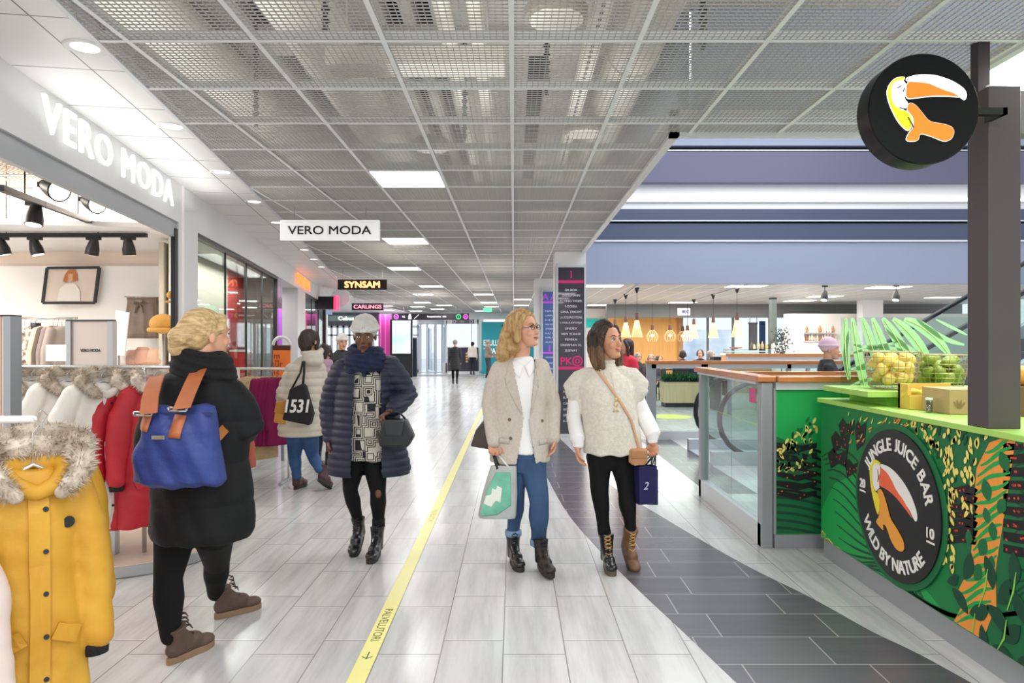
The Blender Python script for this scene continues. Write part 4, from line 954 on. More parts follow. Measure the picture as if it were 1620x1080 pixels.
TS = {'white_beak':[(955,335),(1010,322),(1080,325),(1150,350),(1195,380),(1208,405),(1200,430),(1185,420),(1150,395),(1100,375),(1040,355),(955,350)],
 'orange_beak':[(955,350),(1010,348),(1060,362),(1110,385),(1160,400),(1185,418),(1130,412),(1060,412),(1000,420),(950,425)],
 'yellow_back':[(880,370),(905,338),(945,330),(950,343),(910,352),(893,390),(893,430),(920,465),(960,475),(982,510),(975,545),(960,560),(920,520),(885,450),(873,400)],
 'white_head':[(892,372),(910,348),(945,345),(957,380),(945,425),(963,440),(950,465),(925,468),(902,440),(892,400)],
 'orange_body':[(965,440),(990,445),(1020,480),(1050,520),(1110,528),(1145,540),(1155,560),(1145,590),(1115,603),(1060,580),(1010,565),(1005,600),(950,600),(965,565),(985,545),(985,500),(955,470)]}
E_ = lambda n,c,e: M(n,c,.4,emit=e)
emblem(r,TS,YS,put3,Vector((0,-1,0)),{'white':E_('ls_white','#f6f6ff',.6),'orange':E_('ls_orange','#ee8220',.45),'yellow':E_('ls_yellow','#dcd61c',.45)},ring=E_('ls_white','#f6f6ff',.6),rw=.0022)
mb = MB(); 
for a_,b_ in (((915,380),(925,375)),((925,375),(932,370)),((940,395),(946,380)),((925,462),(955,468)),((960,500),(985,545))): mb.tube([put3(*YS(*a_))+Vector((0,-.0062,0)),put3(*YS(*b_))+Vector((0,-.0062,0))],.0020,6)
mb.build('line_detail', BLACK, r)
# --- stand, glass screen, baskets and boxes on the counter
r = empty('display_stand', (2.45,4.3,1.105), 'lime green raised display stand on the juice bar carrying the baskets', 'stand')
Yd = 4.2
a0, a1 = P(1330,608,4.65), P(1366,628,4.15); a2 = P(1432,628,4.15)
zt = a1.z
part(r,'shelf',LIME,(2.13,3.2,4.13,4.72,zt,zt+.035),bevel=.003); part(r,'base',M('mg_lime','#8ccf4f'),(2.30,3.2,4.22,4.7,1.105,zt))
LEAFG = M('leaf_decal','#a9dda4',.5,alpha=.72)
r = empty('leaf_screen', (2.6,4.6,1.1), 'clear screen printed with green palm leaves behind the fruit baskets', 'screen')
g0 = P(1331,502,4.76); g1 = P(1560,502,4.76)
part(r,'pane',RG,(g0.x,3.4,4.755,4.765,1.105,g0.z))
m = MB()
spines = [((1343,600),(1334,545),(1338,503),13),((1374,640),(1356,560),(1348,503),15),((1392,590),(1378,540),(1364,503),15),((1414,592),(1398,550),(1380,503),16),((1446,590),(1425,540),(1396,503),17),((1476,585),(1450,530),(1412,504),18),((1502,562),(1470,515),(1430,505),18),((1345,520),(1330,560),(1344,600),7),((1350,585),(1400,575),(1440,585),7),((1400,520),(1440,560),(1480,570),8),((1450,505),(1490,540),(1525,545),8),((1350,545),(1380,555),(1420,540),6),((1345,560),(1400,540),(1440,560),6),((1345,610),(1390,590),(1430,600),6),((1480,505),(1510,520),(1530,530),5),((1340,585),(1370,580),(1400,560),5)]
for a_,b_,c_,w_ in spines:
    pts = [Vector(P(*a_,4.75))*(1-t)**2+Vector(P(*b_,4.75))*2*t*(1-t)+Vector(P(*c_,4.75))*t*t for t in np.linspace(0,1,9)]
    up=[];dn=[]
    for i,p in enumerate(pts):
        d = (pts[min(i+1,8)]-pts[max(i-1,0)]).normalized(); n = Vector((-d.z,0,d.x)); h_ = w_*.5*4.75/FPX*math.sin(PI*(.06+.88*i/8))**.6
        up.append(p+n*h_); dn.append(p-n*h_)
    pl = [(q.x,q.z) for q in up+dn[::-1]]; m.prism(pl,(0,4.748,0),(1,0,0),(0,0,1),(0,-1,0),.001)
m.build('leaf_print', LEAFG, r)
m = MB()
for a_,b_,c_,w_ in spines[:7]: m.tube([Vector(P(*a_,4.745))*(1-t)**2+Vector(P(*b_,4.745))*2*t*(1-t)+Vector(P(*c_,4.745))*t*t for t in np.linspace(.05,.95,7)],.003,5)
m.build('leaf_rib', M('rib_yellow','#cfe58a',.5), r)
WIRE = M('basket_wire','#b7a684',.35,.6)
def basket(c, r0, r1, h, label, tilt=0):
    e = empty('wire_basket', c, label, 'basket', 'wire fruit baskets on the juice bar')
    c = Vector(c); m = MB(); n = 24
    for i in range(n):
        a_ = 2*PI*i/n; d = Vector((math.cos(a_),math.sin(a_),0)); m.tube([c+d*r0*.6+Vector((0,0,.004)),c+d*r0+Vector((0,0,.01)),c+d*r1+Vector((0,0,h))],.0016,5)
    for k_ in range(8):
        t = k_/7; rr = r0+(r1-r0)*t; m.tube([c+Vector((rr*math.cos(a_),rr*math.sin(a_),.01+(h-.01)*t)) for a_ in np.linspace(0,2*PI,33)],.0016,5)
    m.build('wire_body', WIRE, e)
    MB().tube([c+Vector((r1*math.cos(a_),r1*math.sin(a_),h)) for a_ in np.linspace(0,2*PI,33)],.004,6).build('rim', WIRE, e, True)
    MB().lathe([(0,0),(r0*.8,0),(r0*.8,.004),(0,.004)], c, 24).build('base', WIRE, e)
    return e
zs = zt+.036
def fruits(c, r0, h, n, rad, mat_, name, label, cat, grp, seed, squash=1.0):
    rr = random.Random(seed); placed = []
    c = Vector(c); proto = None
    tries = 0
    while len(placed) < n and tries < 8000:
        tries += 1; z = .012+rad*squash+rr.random()*(h); R_ = (r0-rad-.004)*math.sqrt(rr.random()); a_ = rr.uniform(0,2*PI)
        p = Vector((R_*math.cos(a_),R_*math.sin(a_),z))
        if all((p-q).length > rad*1.72 for q in placed): placed.append(p)
    placed.sort(key=lambda p: p.z)
    for i,p in enumerate(placed):
        if i == 0:
            m = MB(); m.ell((0,0,0),(rad,rad,rad*squash),n=16,k=10)
            if squash > 1: m.ell((0,0,rad*squash),(rad*.25,rad*.25,rad*.2),n=8,k=5)
            o = m.build(name, mat_, None, True, local=True); proto = o; 
        else: o = proto.copy(); COL.objects.link(o)
        o.location = c+p; o.rotation_euler = (rr.uniform(0,3),rr.uniform(0,3),rr.uniform(0,3)); tag(o,label,cat,grp)
b1 = P(1411,622,4.35); b1.z = zs
basket(b1,.125,.165,.235,'round wire basket filled with yellow lemons on the lime stand'); fruits(b1,.14,.15,26,.036,M('lemon','#efd66e',.45,bump=.2,bscale=90),'lemon','pale yellow lemon in the round wire basket','lemon','lemons in the wire basket',1,1.15)
b2 = P(1489,618,4.45); b2.z = zs
basket(b2,.12,.165,.215,'round wire basket filled with green fruit behind the cardboard box'); fruits(b2,.135,.13,24,.035,M('lime_fruit','#8aa23f',.45,bump=.2,bscale=90),'lime','dark green lime in the wire basket behind the box','lime','limes in the wire basket',2,1.25)
CARD = M('cardboard','#c9a97e',.8,noise=.1,nscale=6)
r = empty('cardboard_box', P(1520,660,3.75), 'small kraft cardboard box with a leaf drawing beside the dark pillar', 'box')
c0 = P(1502,616,3.7); c1 = P(1560,664,3.7)
part(r,'carton',CARD,(c0.x,c1.x+.05,3.7,3.95,1.106,c0.z),bevel=.002); part(r,'handle_hole',BLACK,(P(1524,0,3.7).x,P(1531,0,3.7).x,3.696,3.70,P(0,664,3.7).z,P(0,659,3.7).z))
m = MB()
for a_ in (-.6,-.2,.25,.7): m.prism([(x,z) for x,z in leafpoly((P(1517,0,3.7).x+.03*math.sin(a_),P(0,648,3.7).z+.03*math.cos(a_)),.05,.012,PI/2-a_)],(0,3.698,0),(1,0,0),(0,0,1),(0,-1,0),.0005)
m.build('leaf_print', M('card_print','#9a7a54',.8), r)
r = empty('wooden_crate', P(1480,632,4.05), 'shallow yellow crate with straw and bananas on the juice bar top', 'crate'); YC = M('crate_yellow','#e8c35a',.7)
d0 = P(1436,622,4.0); d1 = P(1502,0,4.0)
d1 = Vector((d1.x-.06,0,0)); part(r,'front_board',YC,(d0.x,d1.x,3.98,4.0,1.106,1.19)); part(r,'side_board',YC,(d0.x,d0.x+.02,4.0,4.10,1.106,1.25)); part(r,'back_board',YC,(d0.x,d1.x+.12,4.08,4.10,1.106,1.25)); part(r,'bottom',CARD,(d0.x+.02,d1.x,4.0,4.08,1.106,1.115))
m = MB(); rr = random.Random(9)
for _ in range(120):
    x = rr.uniform(d0.x+.05,d1.x-.02); y = rr.uniform(4.01,4.06); z = 1.12+rr.uniform(0,.04); a_ = rr.uniform(0,3); m.beam((x,y,z),(x+.05*math.cos(a_),y+.03*math.sin(a_),z+rr.uniform(0,.02)),.003,.002)
m.build('straw', M('straw','#d7b676',.8), r, kind='stuff')
for k_,lb in enumerate(('green banana lying leftmost in the yellow crate','green banana lying rightmost in the yellow crate')):
    m = MB(); x = d0.x+.08+.09*k_; m.tube([(x+.07*math.cos(t)-.03,4.04,1.155+.05*math.sin(t)) for t in np.linspace(.3,2.7,9)],[.006,.014,.018,.019,.02,.019,.018,.013,.005],10,round_=True); m.build('banana', M('banana','#d6c84a',.5), None, True, label=lb, cat='banana')
r = empty('glass_tumbler', P(1470,650,3.83), 'small clear glass jar in front of the yellow crate', 'jar'); q = P(1470,650,3.80)
MB().lathe([(0,0),(.016,0),(.017,.01),(.017,.07),(.013,.07),(.013,.01),(0,.008)],(q.x,3.8,1.106),20).build('body',glass('jar_glass','#e8efe8',refl=.15,tint=.8),r,True)
MB().lathe([(0,.07),(.018,.07),(.018,.082),(0,.082)],(q.x,3.8,1.106),20).build('lid',WHITE,r,True,auto=True)
r = empty('cardboard_tray', (3.0,4.45,zs), 'low brown cardboard tray on the stand behind the cardboard box', 'tray'); t0 = P(1466,608,4.2); t1=P(1560,592,4.2)
part(r,'tray',CARD,(t0.x+.32,t1.x+.35,4.16,4.25,zs,zs+.06))
# fruit right of the pillar
r = empty('fruit_crate', P(1640,650,3.6), 'dark crate with orange fruit right of the dark pillar', 'crate')
e0 = P(1616,612,3.6); part(r,'crate',M('crate_brown','#6f5238',.7),(e0.x-.02,3.2,3.6,3.9,1.106,e0.z)); 
for i in range(3): tag(MB().ell((e0.x+.07+.11*i,3.7,e0.z+.055),(.055,.055,.055)).build('orange',M('orange_fruit','#e59a3d',.5),None,True),'orange fruit on the crate right of the dark pillar','orange','oranges right of the pillar')
# ================================================================ people
SKIN = M('skin_fair','#e0a98a',.5,noise=.06,nscale=9,col2='#d49c80'); SKIN2 = M('skin_olive','#d79d7a',.5,noise=.06,nscale=9,col2='#cb9170'); SKIND = M('skin_dark','#6d4532',.5,noise=.1,nscale=9)
EYEW = M('eye_white','#efe9e4',.2); IRIS = M('iris','#3a2a1e',.2); LIP = M('lips_rose','#b5605a',.4); LIPD = M('lips_dark','#5e332d',.4)
BOOTM = M('boot_black','#141312',.3,coat=.3); SOLE = M('boot_sole','#262320',.6); LACE = M('laces_black','#191817',.7)
TIGHT = M('black_tights','#0b0b0d',.8,spec=.25)
def Rz(a): return Matrix.Rotation(a,3,'Z')
def headR(yaw, pitch, roll=0):          # yaw>0 turns the face toward the right of the picture when facing the camera
    return Rz(yaw)@Matrix.Rotation(pitch,3,'X')@Matrix.Rotation(roll,3,'Y')
def add_head(mb, c, R, s=1, hair=False):
    T = lambda v: Vector(c)+R@(Vector(v)*s)
    h = MB(); h.ell((0,.018,.035),(.073,.093,.088),n=28,k=16)
    h.rings([(0,-.058,-.117,.016,.018),(0,-.052,-.110,.027,.030),(0,-.042,-.095,.038,.043),(0,-.032,-.07,.049,.057),(0,-.025,-.04,.058,.067),(0,-.020,0,.064,.073),(0,-.018,.04,.066,.076),(0,-.012,.08,.058,.070),(0,0,.10,.035,.05)],n=28)
    h.tube([(0,-.088,.012),(0,-.097,-.008),(0,-.108,-.028),(0,-.104,-.036)],[.006,.008,.0115,.009],10,round_=True)
    h.ell((-.009,-.098,-.035),(.007,.008,.006),n=8,k=6); h.ell((.009,-.098,-.035),(.007,.008,.006),n=8,k=6)
    h.ell((0,-.089,-.063),(.021,.010,.010),n=12,k=8); h.ell((0,-.083,-.102),(.018,.014,.014),n=12,k=8)
    h.ell((-.037,-.068,-.03),(.020,.018,.022),n=12,k=8); h.ell((.037,-.068,-.03),(.020,.018,.022),n=12,k=8)
    h.tube([(-.048,-.074,.030),(-.028,-.088,.032),(0,-.089,.026),(.028,-.088,.032),(.048,-.074,.030)],.007,8,round_=True)
    for q in (-1,1): h.ell((q*.073,.012,-.008),(.010,.018,.031),n=10,k=8)
    h.xf(T); mb.add(h.v,h.f); return T
def face_parts(root, T, R, s=1, lip=LIP, brow=None, smile=0, lipopen=False):
    for q in (-1,1):
        m = MB(); m.ell((q*.030,-.079,.004),(.0135,.0115,.0085),n=14,k=10); m.xf(T); e = m.build('eye', EYEW, root, True)
        m = MB(); m.ell((q*.030,-.0885,.004),(.0055,.003,.006),n=10,k=6); m.xf(T); m.build('iris', IRIS, e, True)
        m = MB(); m.tube([(q*.016,-.090,.006),(q*.024,-.0925,.0125),(q*.034,-.0915,.0135),(q*.045,-.083,.007)],.0022,6); m.xf(T); m.build('eyelid', M('lash','#241a16',.6), e, True)
        m = MB(); m.tube([(q*.012,-.0955,.026),(q*.026,-.0955,.033),(q*.040,-.086,.032),(q*.049,-.077,.025)],[.0022,.0032,.0028,.0015],6); m.xf(T); m.build('eyebrow', brow or M('brow_brown','#5b3d28',.7), root, True)
    m = MB(); dz = .007*smile; m.tube([(-.024-.004*smile,-.0885,-.062+dz),(-.012,-.0985,-.060),(0,-.1005,-.0615),(.012,-.0985,-.060),(.024+.004*smile,-.0885,-.062+dz)],[.0018,.0038,.0034,.0038,.0018],8)
    m.tube([(-.022-.004*smile,-.0885,-.063+dz),(-.010,-.0975,-.0695),(0,-.0985,-.071),(.010,-.0975,-.0695),(.022+.004*smile,-.0885,-.063+dz)],[.0015,.0042,.0048,.0042,.0015],8); m.xf(T); m.build('lips', lip, root, True)
    if smile:
        m = MB(); m.tube([(-.018,-.0935,-.0635+dz*.6),(0,-.1015,-.0655),(.018,-.0935,-.0635+dz*.6)],[.0012,.0026,.0012],8); m.xf(T); m.build('teeth', M('teeth','#f4f1ec',.3), root, True)
def add_hand(mb, wrist, d, palmn, side, curl=.6, s=1, spread=1):
    """hand from the wrist along d; palmn = palm normal; side = +1/-1 which side the thumb leaves"""
    d = Vector(d).normalized(); pn = Vector(palmn); pn = (pn-d*pn.dot(d)).normalized(); t = d.cross(pn)*side
    W = Vector(wrist); A = lambda a,b,c: W+(d*a+t*b+pn*c)*s
    Rm = Matrix((t,pn,d)).transposed()
    mb.tube([A(-.02,0,0),A(.01,0,0),A(.03,.002,0),A(.065,0,0),A(.088,0,0)],[.024*s,.024*s,.031*s,.036*s,.034*s],14,round_=True,ab=(1,.42),ref=pn) if False else mb.ell(A(.045,0,0),(.040*s,.0155*s,.055*s),Rm,n=18,k=12)
    mb.ell(A(.01,0,0),(.026*s,.019*s,.035*s),Rm,n=14,k=8)
    for i,(o,L,r) in enumerate(((.030,.072,.0085),(.010,.080,.0088),(-.011,.074,.0085),(-.031,.058,.0075))):
        p = A(.080-.006*abs(i-1.2),o*spread,0); ang = .15*curl; q = [p-d*.02*s, p]
        for j,f in enumerate((.45,.32,.23)):
            ang += curl*(.75,.85,.6)[j]; q.append(q[-1]+(d*math.cos(ang)+pn*math.sin(ang)+t*.04*(1.3-i))*L*f*s)
        mb.tube(q,[r*s*1.05,r*s*1.05,r*s,r*s*.93,r*s*.82],10,round_=True)
    q = [A(.018,.022,.004),A(.038,.042,.012)]; q.append(q[-1]+(d*.75+t*.45+pn*.5).normalized()*.030*s); q.append(q[-1]+(d*.85+t*.1+pn*.55).normalized()*.025*s)
    mb.tube(q,[.014*s,.0115*s,.0098*s,.0085*s],10,round_=True)
def boot(root, heel, heading, mats, name='boot', pitch=0, shaft=.17, L=.26, w_=.094, sole=.032, laces=None, roll=0, label=None, r_top=.052, pull=False):
    """heel = point on the floor under the heel; heading = direction of the toe; pitch>0 lifts the heel"""
    hx = Vector(heading).normalized(); Z = Vector((0,0,1)); Yv = Z.cross(hx)
    R = Matrix((hx,Yv,Z)).transposed()@Matrix.Rotation(pitch,3,'Y')@Matrix.Rotation(roll,3,'X')
    piv = Vector((L*.75 if pitch > 0 else 0,0,0)); H = Vector(heel)
    T = lambda v: H+R@(v-(piv if pitch>0 else Vector((0,0,0))))+(Matrix((hx,Yv,Z)).transposed()@piv if pitch>0 else Vector((0,0,0)))
    m = MB()
    m.tube([(.05,0,sole+.01),(.052,0,sole+.06),(.048,0,sole+.11),(.042,0,sole+shaft)],[.040,.043,.044,r_top],18,ab=(1,1),round_=False)
    m.ell((.045,0,sole+.03),(.048,.038,.04),n=18,k=10)
    for a,b,c,dx in ((.10,.036,.040,.05),(.145,.041,.032,.05),(.19,.044,.030,.055),(.215,.042,.027,.045)): m.ell((a,0,sole+.012+(.02 if a<.15 else 0)),(dx,b*w_/.094,c+(.012 if a<.15 else 0)),n=18,k=10)
    m.tube([(.06,0,sole+.09),(.10,0,sole+.06),(.15,0,sole+.028)],[.040,.034,.03],14,round_=True)
    m.xf(T); o = blob(m, name, mats[0], root, .0055, 4, label=label)
    s_ = MB(); n = 26; pl = []
    for k in range(n):
        a = 2*PI*k/n; x = L/2+L/2*math.cos(a); ww = w_/2*(.80+.2*math.cos(a)-.10*math.sin(PI*min(max(x/L,0),1))*(1 if x/L<.6 else 0)); pl.append((x,ww*math.copysign(abs(math.sin(a))**.75,math.sin(a))))
    s_.prism([(x,y) for x,y in pl],(0,0,0),(1,0,0),(0,1,0),(0,0,1),sole); s_.xf(T); s_.build('sole', mats[1], o, bevel=.003)
    if laces:
        l = MB()
        for k in range(6):
            t = k/5; x = .155-.075*min(t*1.5,1); z = sole+.062+.022*k if k > 1 else sole+.053+.014*k
            x = .150-.016*k if k < 4 else .096-.004*(k-4)
            for q in (-1,1): l.tube([(x+.004,-q*.022,z-.004),(x+.010,0,z+.007),(x-.008,q*.022,z+.010)],.0032,6)
        l.xf(T); l.build('laces', laces, o, True)
    return o, T
def arm(mb, sh, el, wr, r=(.052,.042,.036,.030)):
    sh,el,wr = Vector(sh),Vector(el),Vector(wr); mb.tube([sh,(sh+el)/2,el,(el+wr)/2,wr],[r[0],(r[0]+r[1])/2,r[1],(r[1]+r[2])/2*1.02,r[3]],16,round_=True)
def leg(mb, hp, kn, an, r=(.088,.056,.052,.036)):
    hp,kn,an = Vector(hp),Vector(kn),Vector(an); mb.tube([hp,hp*.6+kn*.4,kn,kn*.65+an*.35,kn*.3+an*.7,an],[r[0],r[0]*.85,r[1],r[2]*1.08,r[2]*.84,r[3]],18,round_=True)
def strip_on(bv, pts, width, th, side=-1, off=.004, dflt=0, n=4):
    """a band draped over a surface: pts (x,z) down its middle"""
    m = MB(); pts2 = []
    for a,b in zip(pts,pts[1:]):
        for k in range(n): pts2.append((a[0]+(b[0]-a[0])*k/n, a[1]+(b[1]-a[1])*k/n))
    pts2.append(pts[-1]); rings = []
    for i,(x,z) in enumerate(pts2):
        a = pts2[max(i-1,0)]; b = pts2[min(i+1,len(pts2)-1)]; d = Vector((b[0]-a[0],b[1]-a[1])).normalized(); nx,nz = -d.y,d.x; r = []
        wd = width[0]+(width[1]-width[0])*i/(len(pts2)-1) if hasattr(width,'__len__') else width
        for q in (-1,0,1):
            xx,zz = x+nx*wd/2*q, z+nz*wd/2*q; y = hit(bv,xx,zz,side,dflt); r.append((xx,y+side*off,zz))
        rings.append(r+[(v[0],v[1]+side*th,v[2]) for v in r[::-1]])
    ys = [rings[i][1][1] for i in range(len(rings))]
    return m.loft(rings)
def patch_on(bv, poly, th=.004, side=-1, off=.003, dflt=0, res=.012):
    """a flat cut piece of cloth lying on a surface: polygon in (x,z), filled by a fine grid"""
    bm = bmesh.new(); vs = [bm.verts.new((x,0,z)) for x,z in poly]; f = bm.faces.new(vs)
    bmesh.ops.triangulate(bm, faces=[f])
    L_ = 1
    while L_ > res:
        L_ = max(e.calc_length() for e in bm.edges)
        if L_ <= res: break
        bmesh.ops.subdivide_edges(bm, edges=[e for e in bm.edges if e.calc_length() > res], cuts=1); bmesh.ops.triangulate(bm, faces=bm.faces[:])
        if len(bm.verts) > 6000: break
    m = MB(); bm.verts.ensure_lookup_table(); n = len(bm.verts); V = []
    last = dflt
    for v in bm.verts:
        y = hit(bv, v.co.x, v.co.z, side, dflt); V.append((v.co.x, y+side*off, v.co.z))
    F = [tuple(q.index for q in f.verts) for f in bm.faces]
    ed = {}
    for f in F:
        for i in range(len(f)): ed[(f[i],f[(i+1)%len(f)])] = 1
    side_f = [(a,b,b+n,a+n) for (a,b) in ed if (b,a) not in ed]
    m.add(V+[(x,y+side*th,z) for x,y,z in V], F+[tuple(i+n for i in f) for f in F]+side_f); bm.free(); return m
def quilt(pitch, amp, z0=0):
    return lambda co, nr: amp*(np.abs(np.sin((co[:,2]-z0)*PI/pitch))**.55-.5)
def folds(amp=.004, f=22):
    def fn(co, nr): return amp*(np.sin(co[:,0]*f*2.3+np.sin(co[:,2]*7)*2)+.6*np.sin(co[:,2]*f+co[:,0]*17+co[:,1]*9))
    return fn
def hair_disp(amp=.003, f=260, tilt=0):
    def fn(co, nr):
        a = np.arctan2(nr[:,0], nr[:,1]); return amp*np.sin(a*26+np.sin(co[:,2]*30)*1.2)+amp*.6*np.sin((co[:,0]*.8+co[:,1])*f)
    return fn

# ---------------------------------------------------------------- 1. woman in the beige blazer
def blazer_woman():
    Y = 4.6; r = empty('person', (P(832,897,Y).x, Y, 0), 'woman in beige blazer and blue jeans, glasses, looking to the right', 'person')
    p = lambda x,y,d=0: P(x,y,Y+d)
    hc = p(829,523,.0); R = headR(math.radians(52), math.radians(-10)); b = MB(); T = add_head(b,hc,R,1.0)
    neckb = p(823,572,.03); b.tube([hc+R@Vector((0,.018,-.06)),p(828,556,.02),neckb],[.050,.045,.055],18,round_=True)
    shL,shR = p(788,582,.04),p(858,580,.02)
    b.rings([(p(824,735).x,Y+.03,p(0,735).z,.165,.11),(p(824,700).x,Y+.03,p(0,700).z,.16,.10),(p(824,660).x,Y+.02,p(0,660).z,.13,.095),(p(823,620).x,Y+.02,p(0,620).z,.15,.11),(p(823,594).x,Y+.02,p(0,594).z,.13,.085),(p(823,578).x,Y+.03,p(0,578).z,.08,.06)])
    elL,wrL = p(775,640,.05),p(781,695,-.06); elR,wrR = p(874,640,.08),p(876,690,.0)
    arm(b,shL+Vector((.03,0,-.03)),elL,wrL,(.042,.038,.034,.029)); arm(b,shR+Vector((-.03,0,-.03)),elR,wrR,(.042,.038,.034,.029))
    add_hand(b,wrL+Vector((.0,0,-.005)),(0.02,-.12,-1),(.2,-.9,0),-1,1.15)
    add_hand(b,wrR,(0.0,-.05,-1),(-.9,-.3,0),-1,.5,.95)
    blob(b,'body',SKIN,r,.0045,3)
    face_parts(r,T,R,brow=M('brow_blond','#8a6844',.7))
    # jeans
    JE = M('denim','#27405f',.8,noise=.35,nscale=5,nvec=(1,1,.5),col2='#3a587f',bump=.3,bscale=180)
    j = MB(); hipL,hipR = p(812,725,.03),p(842,725,.02); knL,knR = p(817,785,.02),p(853,795,-.10); anL,anR = p(812,842,.06),p(852,857,-.05)
    j.rings([(p(826,745).x,Y+.02,p(0,745).z,.11,.10),(p(826,728).x,Y+.02,p(0,728).z,.165,.115),(p(826,705).x,Y+.02,p(0,705).z,.165,.11),(p(825,670).x,Y+.02,p(0,670).z,.14,.10)])
    leg(j,hipL,knL,anL,(.092,.060,.057,.044)); leg(j,hipR,knR,anR,(.098,.064,.061,.050))
    jo = blob(j,'jeans',JE,r,.007,4,disp=folds(.0025,26))
    for an in (anL,anR):
        m = MB(); m.lathe([(.046,-.022),(.055,-.02),(.057,0),(.055,.018),(.046,.02)],an+Vector((0,0,.0)),24); m.build('cuff', M('denim_cuff','#7f98b8',.8), jo, True)
    boot(r,(anL.x-.012,anL.y+.04,.0),(.25,-1,0),(BOOTM,SOLE),laces=LACE,shaft=.16)
    boot(r,(anR.x+.0,anR.y-.01,.015),(.30,-1,0),(M('boot_brown_black','#231c19',.5),SOLE),laces=LACE,shaft=.16,pitch=0)
    # shirt
    s = MB(); s.rings([(p(824,716).x,Y+.02,p(0,716).z,.155,.118),(p(824,690).x,Y+.02,p(0,690).z,.16,.112),(p(824,655).x,Y+.015,p(0,655).z,.138,.108),(p(823,620).x,Y+.015,p(0,620).z,.157,.122),(p(823,592).x,Y+.02,p(0,592).z,.165,.108),(p(824,577).x,Y+.03,p(0,577).z,.12,.09),(p(826,569).x,Y+.02,p(0,569).z,.080,.078),(p(828,564).x,Y+.025,p(0,564).z,.062,.060)])
    SH = M('shirt_white','#f3f1ee',.7,bump=.15,bscale=14)
    so = blob(s,'shirt',SH,r,.007,4,disp=folds(.003,14))
    bs = bvh_of(so); xq = lambda a,b_: (p(a,b_).x,p(a,b_).z)
    for pl in ([(811,567),(828,578),(822,597),(809,582)],[(830,578),(843,566),(848,581),(837,596)]): patch_on(bs,[xq(*v) for v in pl],.006,off=.004,dflt=Y-.08).build('collar', SH, so, True)
    # blazer: outer shell, front opening cut away over the shirt
    BLZ = M('blazer_beige','#d2c8bb',.85,noise=.12,nscale=60,bump=.3,bscale=320)
    z = MB(); z.rings([(p(822,731).x,Y+.03,p(0,731).z,.205,.140),(p(822,722).x,Y+.03,p(0,722).z,.205,.142),(p(823,695).x,Y+.03,p(0,695).z,.198,.135),(p(823,655).x,Y+.02,p(0,655).z,.172,.122),(p(823,620).x,Y+.02,p(0,620).z,.178,.132),(p(823,596).x,Y+.025,p(0,596).z,.185,.118),(p(823,583).x,Y+.03,p(0,583).z,.178,.105),(p(823,574).x,Y+.035,p(0,574).z,.138,.092),(p(823,565).x,Y+.04,p(0,565).z,.075,.065)],n=36)
    z.tube([shL+Vector((.02,0,-.015)),shL*.5+elL*.5,elL,elL*.5+wrL*.5,wrL+(wrL-elL)*.04],[.072,.064,.060,.054,.047],18,round_=True)
    z.tube([shR+Vector((-.02,0,-.01)),shR*.5+elR*.5,elR,elR*.5+wrR*.5,wrR+(wrR-elR)*.04],[.072,.062,.056,.050,.046],18,round_=True)
    zA,zB,zC = p(0,566).z,p(0,660).z,p(0,735).z
    def cut(co):
        zz = co[:,2]; x = co[:,0]; xc_top = p(829,0).x; xc_mid = p(833,0).x
        up = np.clip((zz-zB)/(zA-zB),0,1); dn = np.clip((zB-zz)/(zB-zC),0,1)
        cx_ = np.where(zz>zB, xc_mid+(xc_top-xc_mid)*up, p(832,0).x); hw = np.where(zz>zB, .018+.056*up, .016+.05*dn**1.2)
        return (np.abs(x-cx_)<hw)&(co[:,1]<Y+.0)
    zo = blob(z,'blazer',BLZ,r,.0065,4,disp=folds(.0022,16),cut=cut)
    zb = MB(); zb.v = [tuple(v.co+wloc(zo)) for v in zo.data.vertices]; bv = bvh_of(zo)
    def xy(px,py): q = p(px,py); return (q.x,q.z)
    DKB = M('blazer_lapel','#c8beb1',.85,noise=.12,nscale=60)
    dy = Y-.10
    patch_on(bv,[xy(805,572),xy(813,566),xy(815,580),xy(822,620),xy(826,654),xy(815,636),xy(801,610),xy(806,602),xy(799,597)],.006,dflt=dy).build('lapel',DKB,zo,True)
    patch_on(bv,[xy(838,566),xy(846,572),xy(851,600),xy(846,606),xy(851,612),xy(843,640),xy(839,655),xy(837,620),xy(838,590)],.006,dflt=dy).build('lapel',DKB,zo,True)
    for px,py in ((806,661),(857,664),(808,690)):
        q = p(px,py); y = hit(bv,q.x,q.z,-1,dy); m = MB(); m.lathe([(0,-.006),(.010,-.006),(.011,0),(0,0)],(q.x,y,q.z),14,axis='y'); m.build('button',M('button_brown','#6b5636',.4),zo,True)
    for a,b_ in (((790,693),(806,695)),((852,697),(866,696))): strip_on(bv,[xy(*a),xy(*b_)],.035,.004,dflt=dy).build('pocket_flap',DKB,zo,True)
    for an,wr,el in ((0,wrL,elL),(1,wrR,elR)):
        d = (wr-el).normalized(); MB().tube([wr-d*.005,wr+d*.025],[.040,.037],18,round_=False).build('shirt_cuff',SH,so,True)
    # glasses
    g = MB()
    for q in (-1,1):
        ring = [(q*.031+.021*math.cos(a),-.103+.006*abs(math.cos(a)),.004+.0155*math.sin(a)) for a in np.linspace(0,2*PI,21)]; g.tube(ring,.0016,6)
        g.tube([(q*.052,-.098,.009),(q*.075,-.05,.008),(q*.079,.01,.006)],.0018,6)
        g.tube([(q*.012,-.103,.017),(q*.031,-.104,.0205),(q*.052,-.098,.015)],.0026,6)
    g.tube([(-.011,-.103,.006),(0,-.107,.009),(.011,-.103,.006)],.0016,6); g.xf(T); g.build('glasses_frame',M('glasses_dark','#15131a',.25),r,True)
    # hair, long wavy dark-blond
    HB = M('hair_blond','#d3ad76',.45,noise=.4,nscale=14,nvec=(5,5,.4),col2='#a37d50',bump=.3,bscale=30,bvec=(9,9,.6))
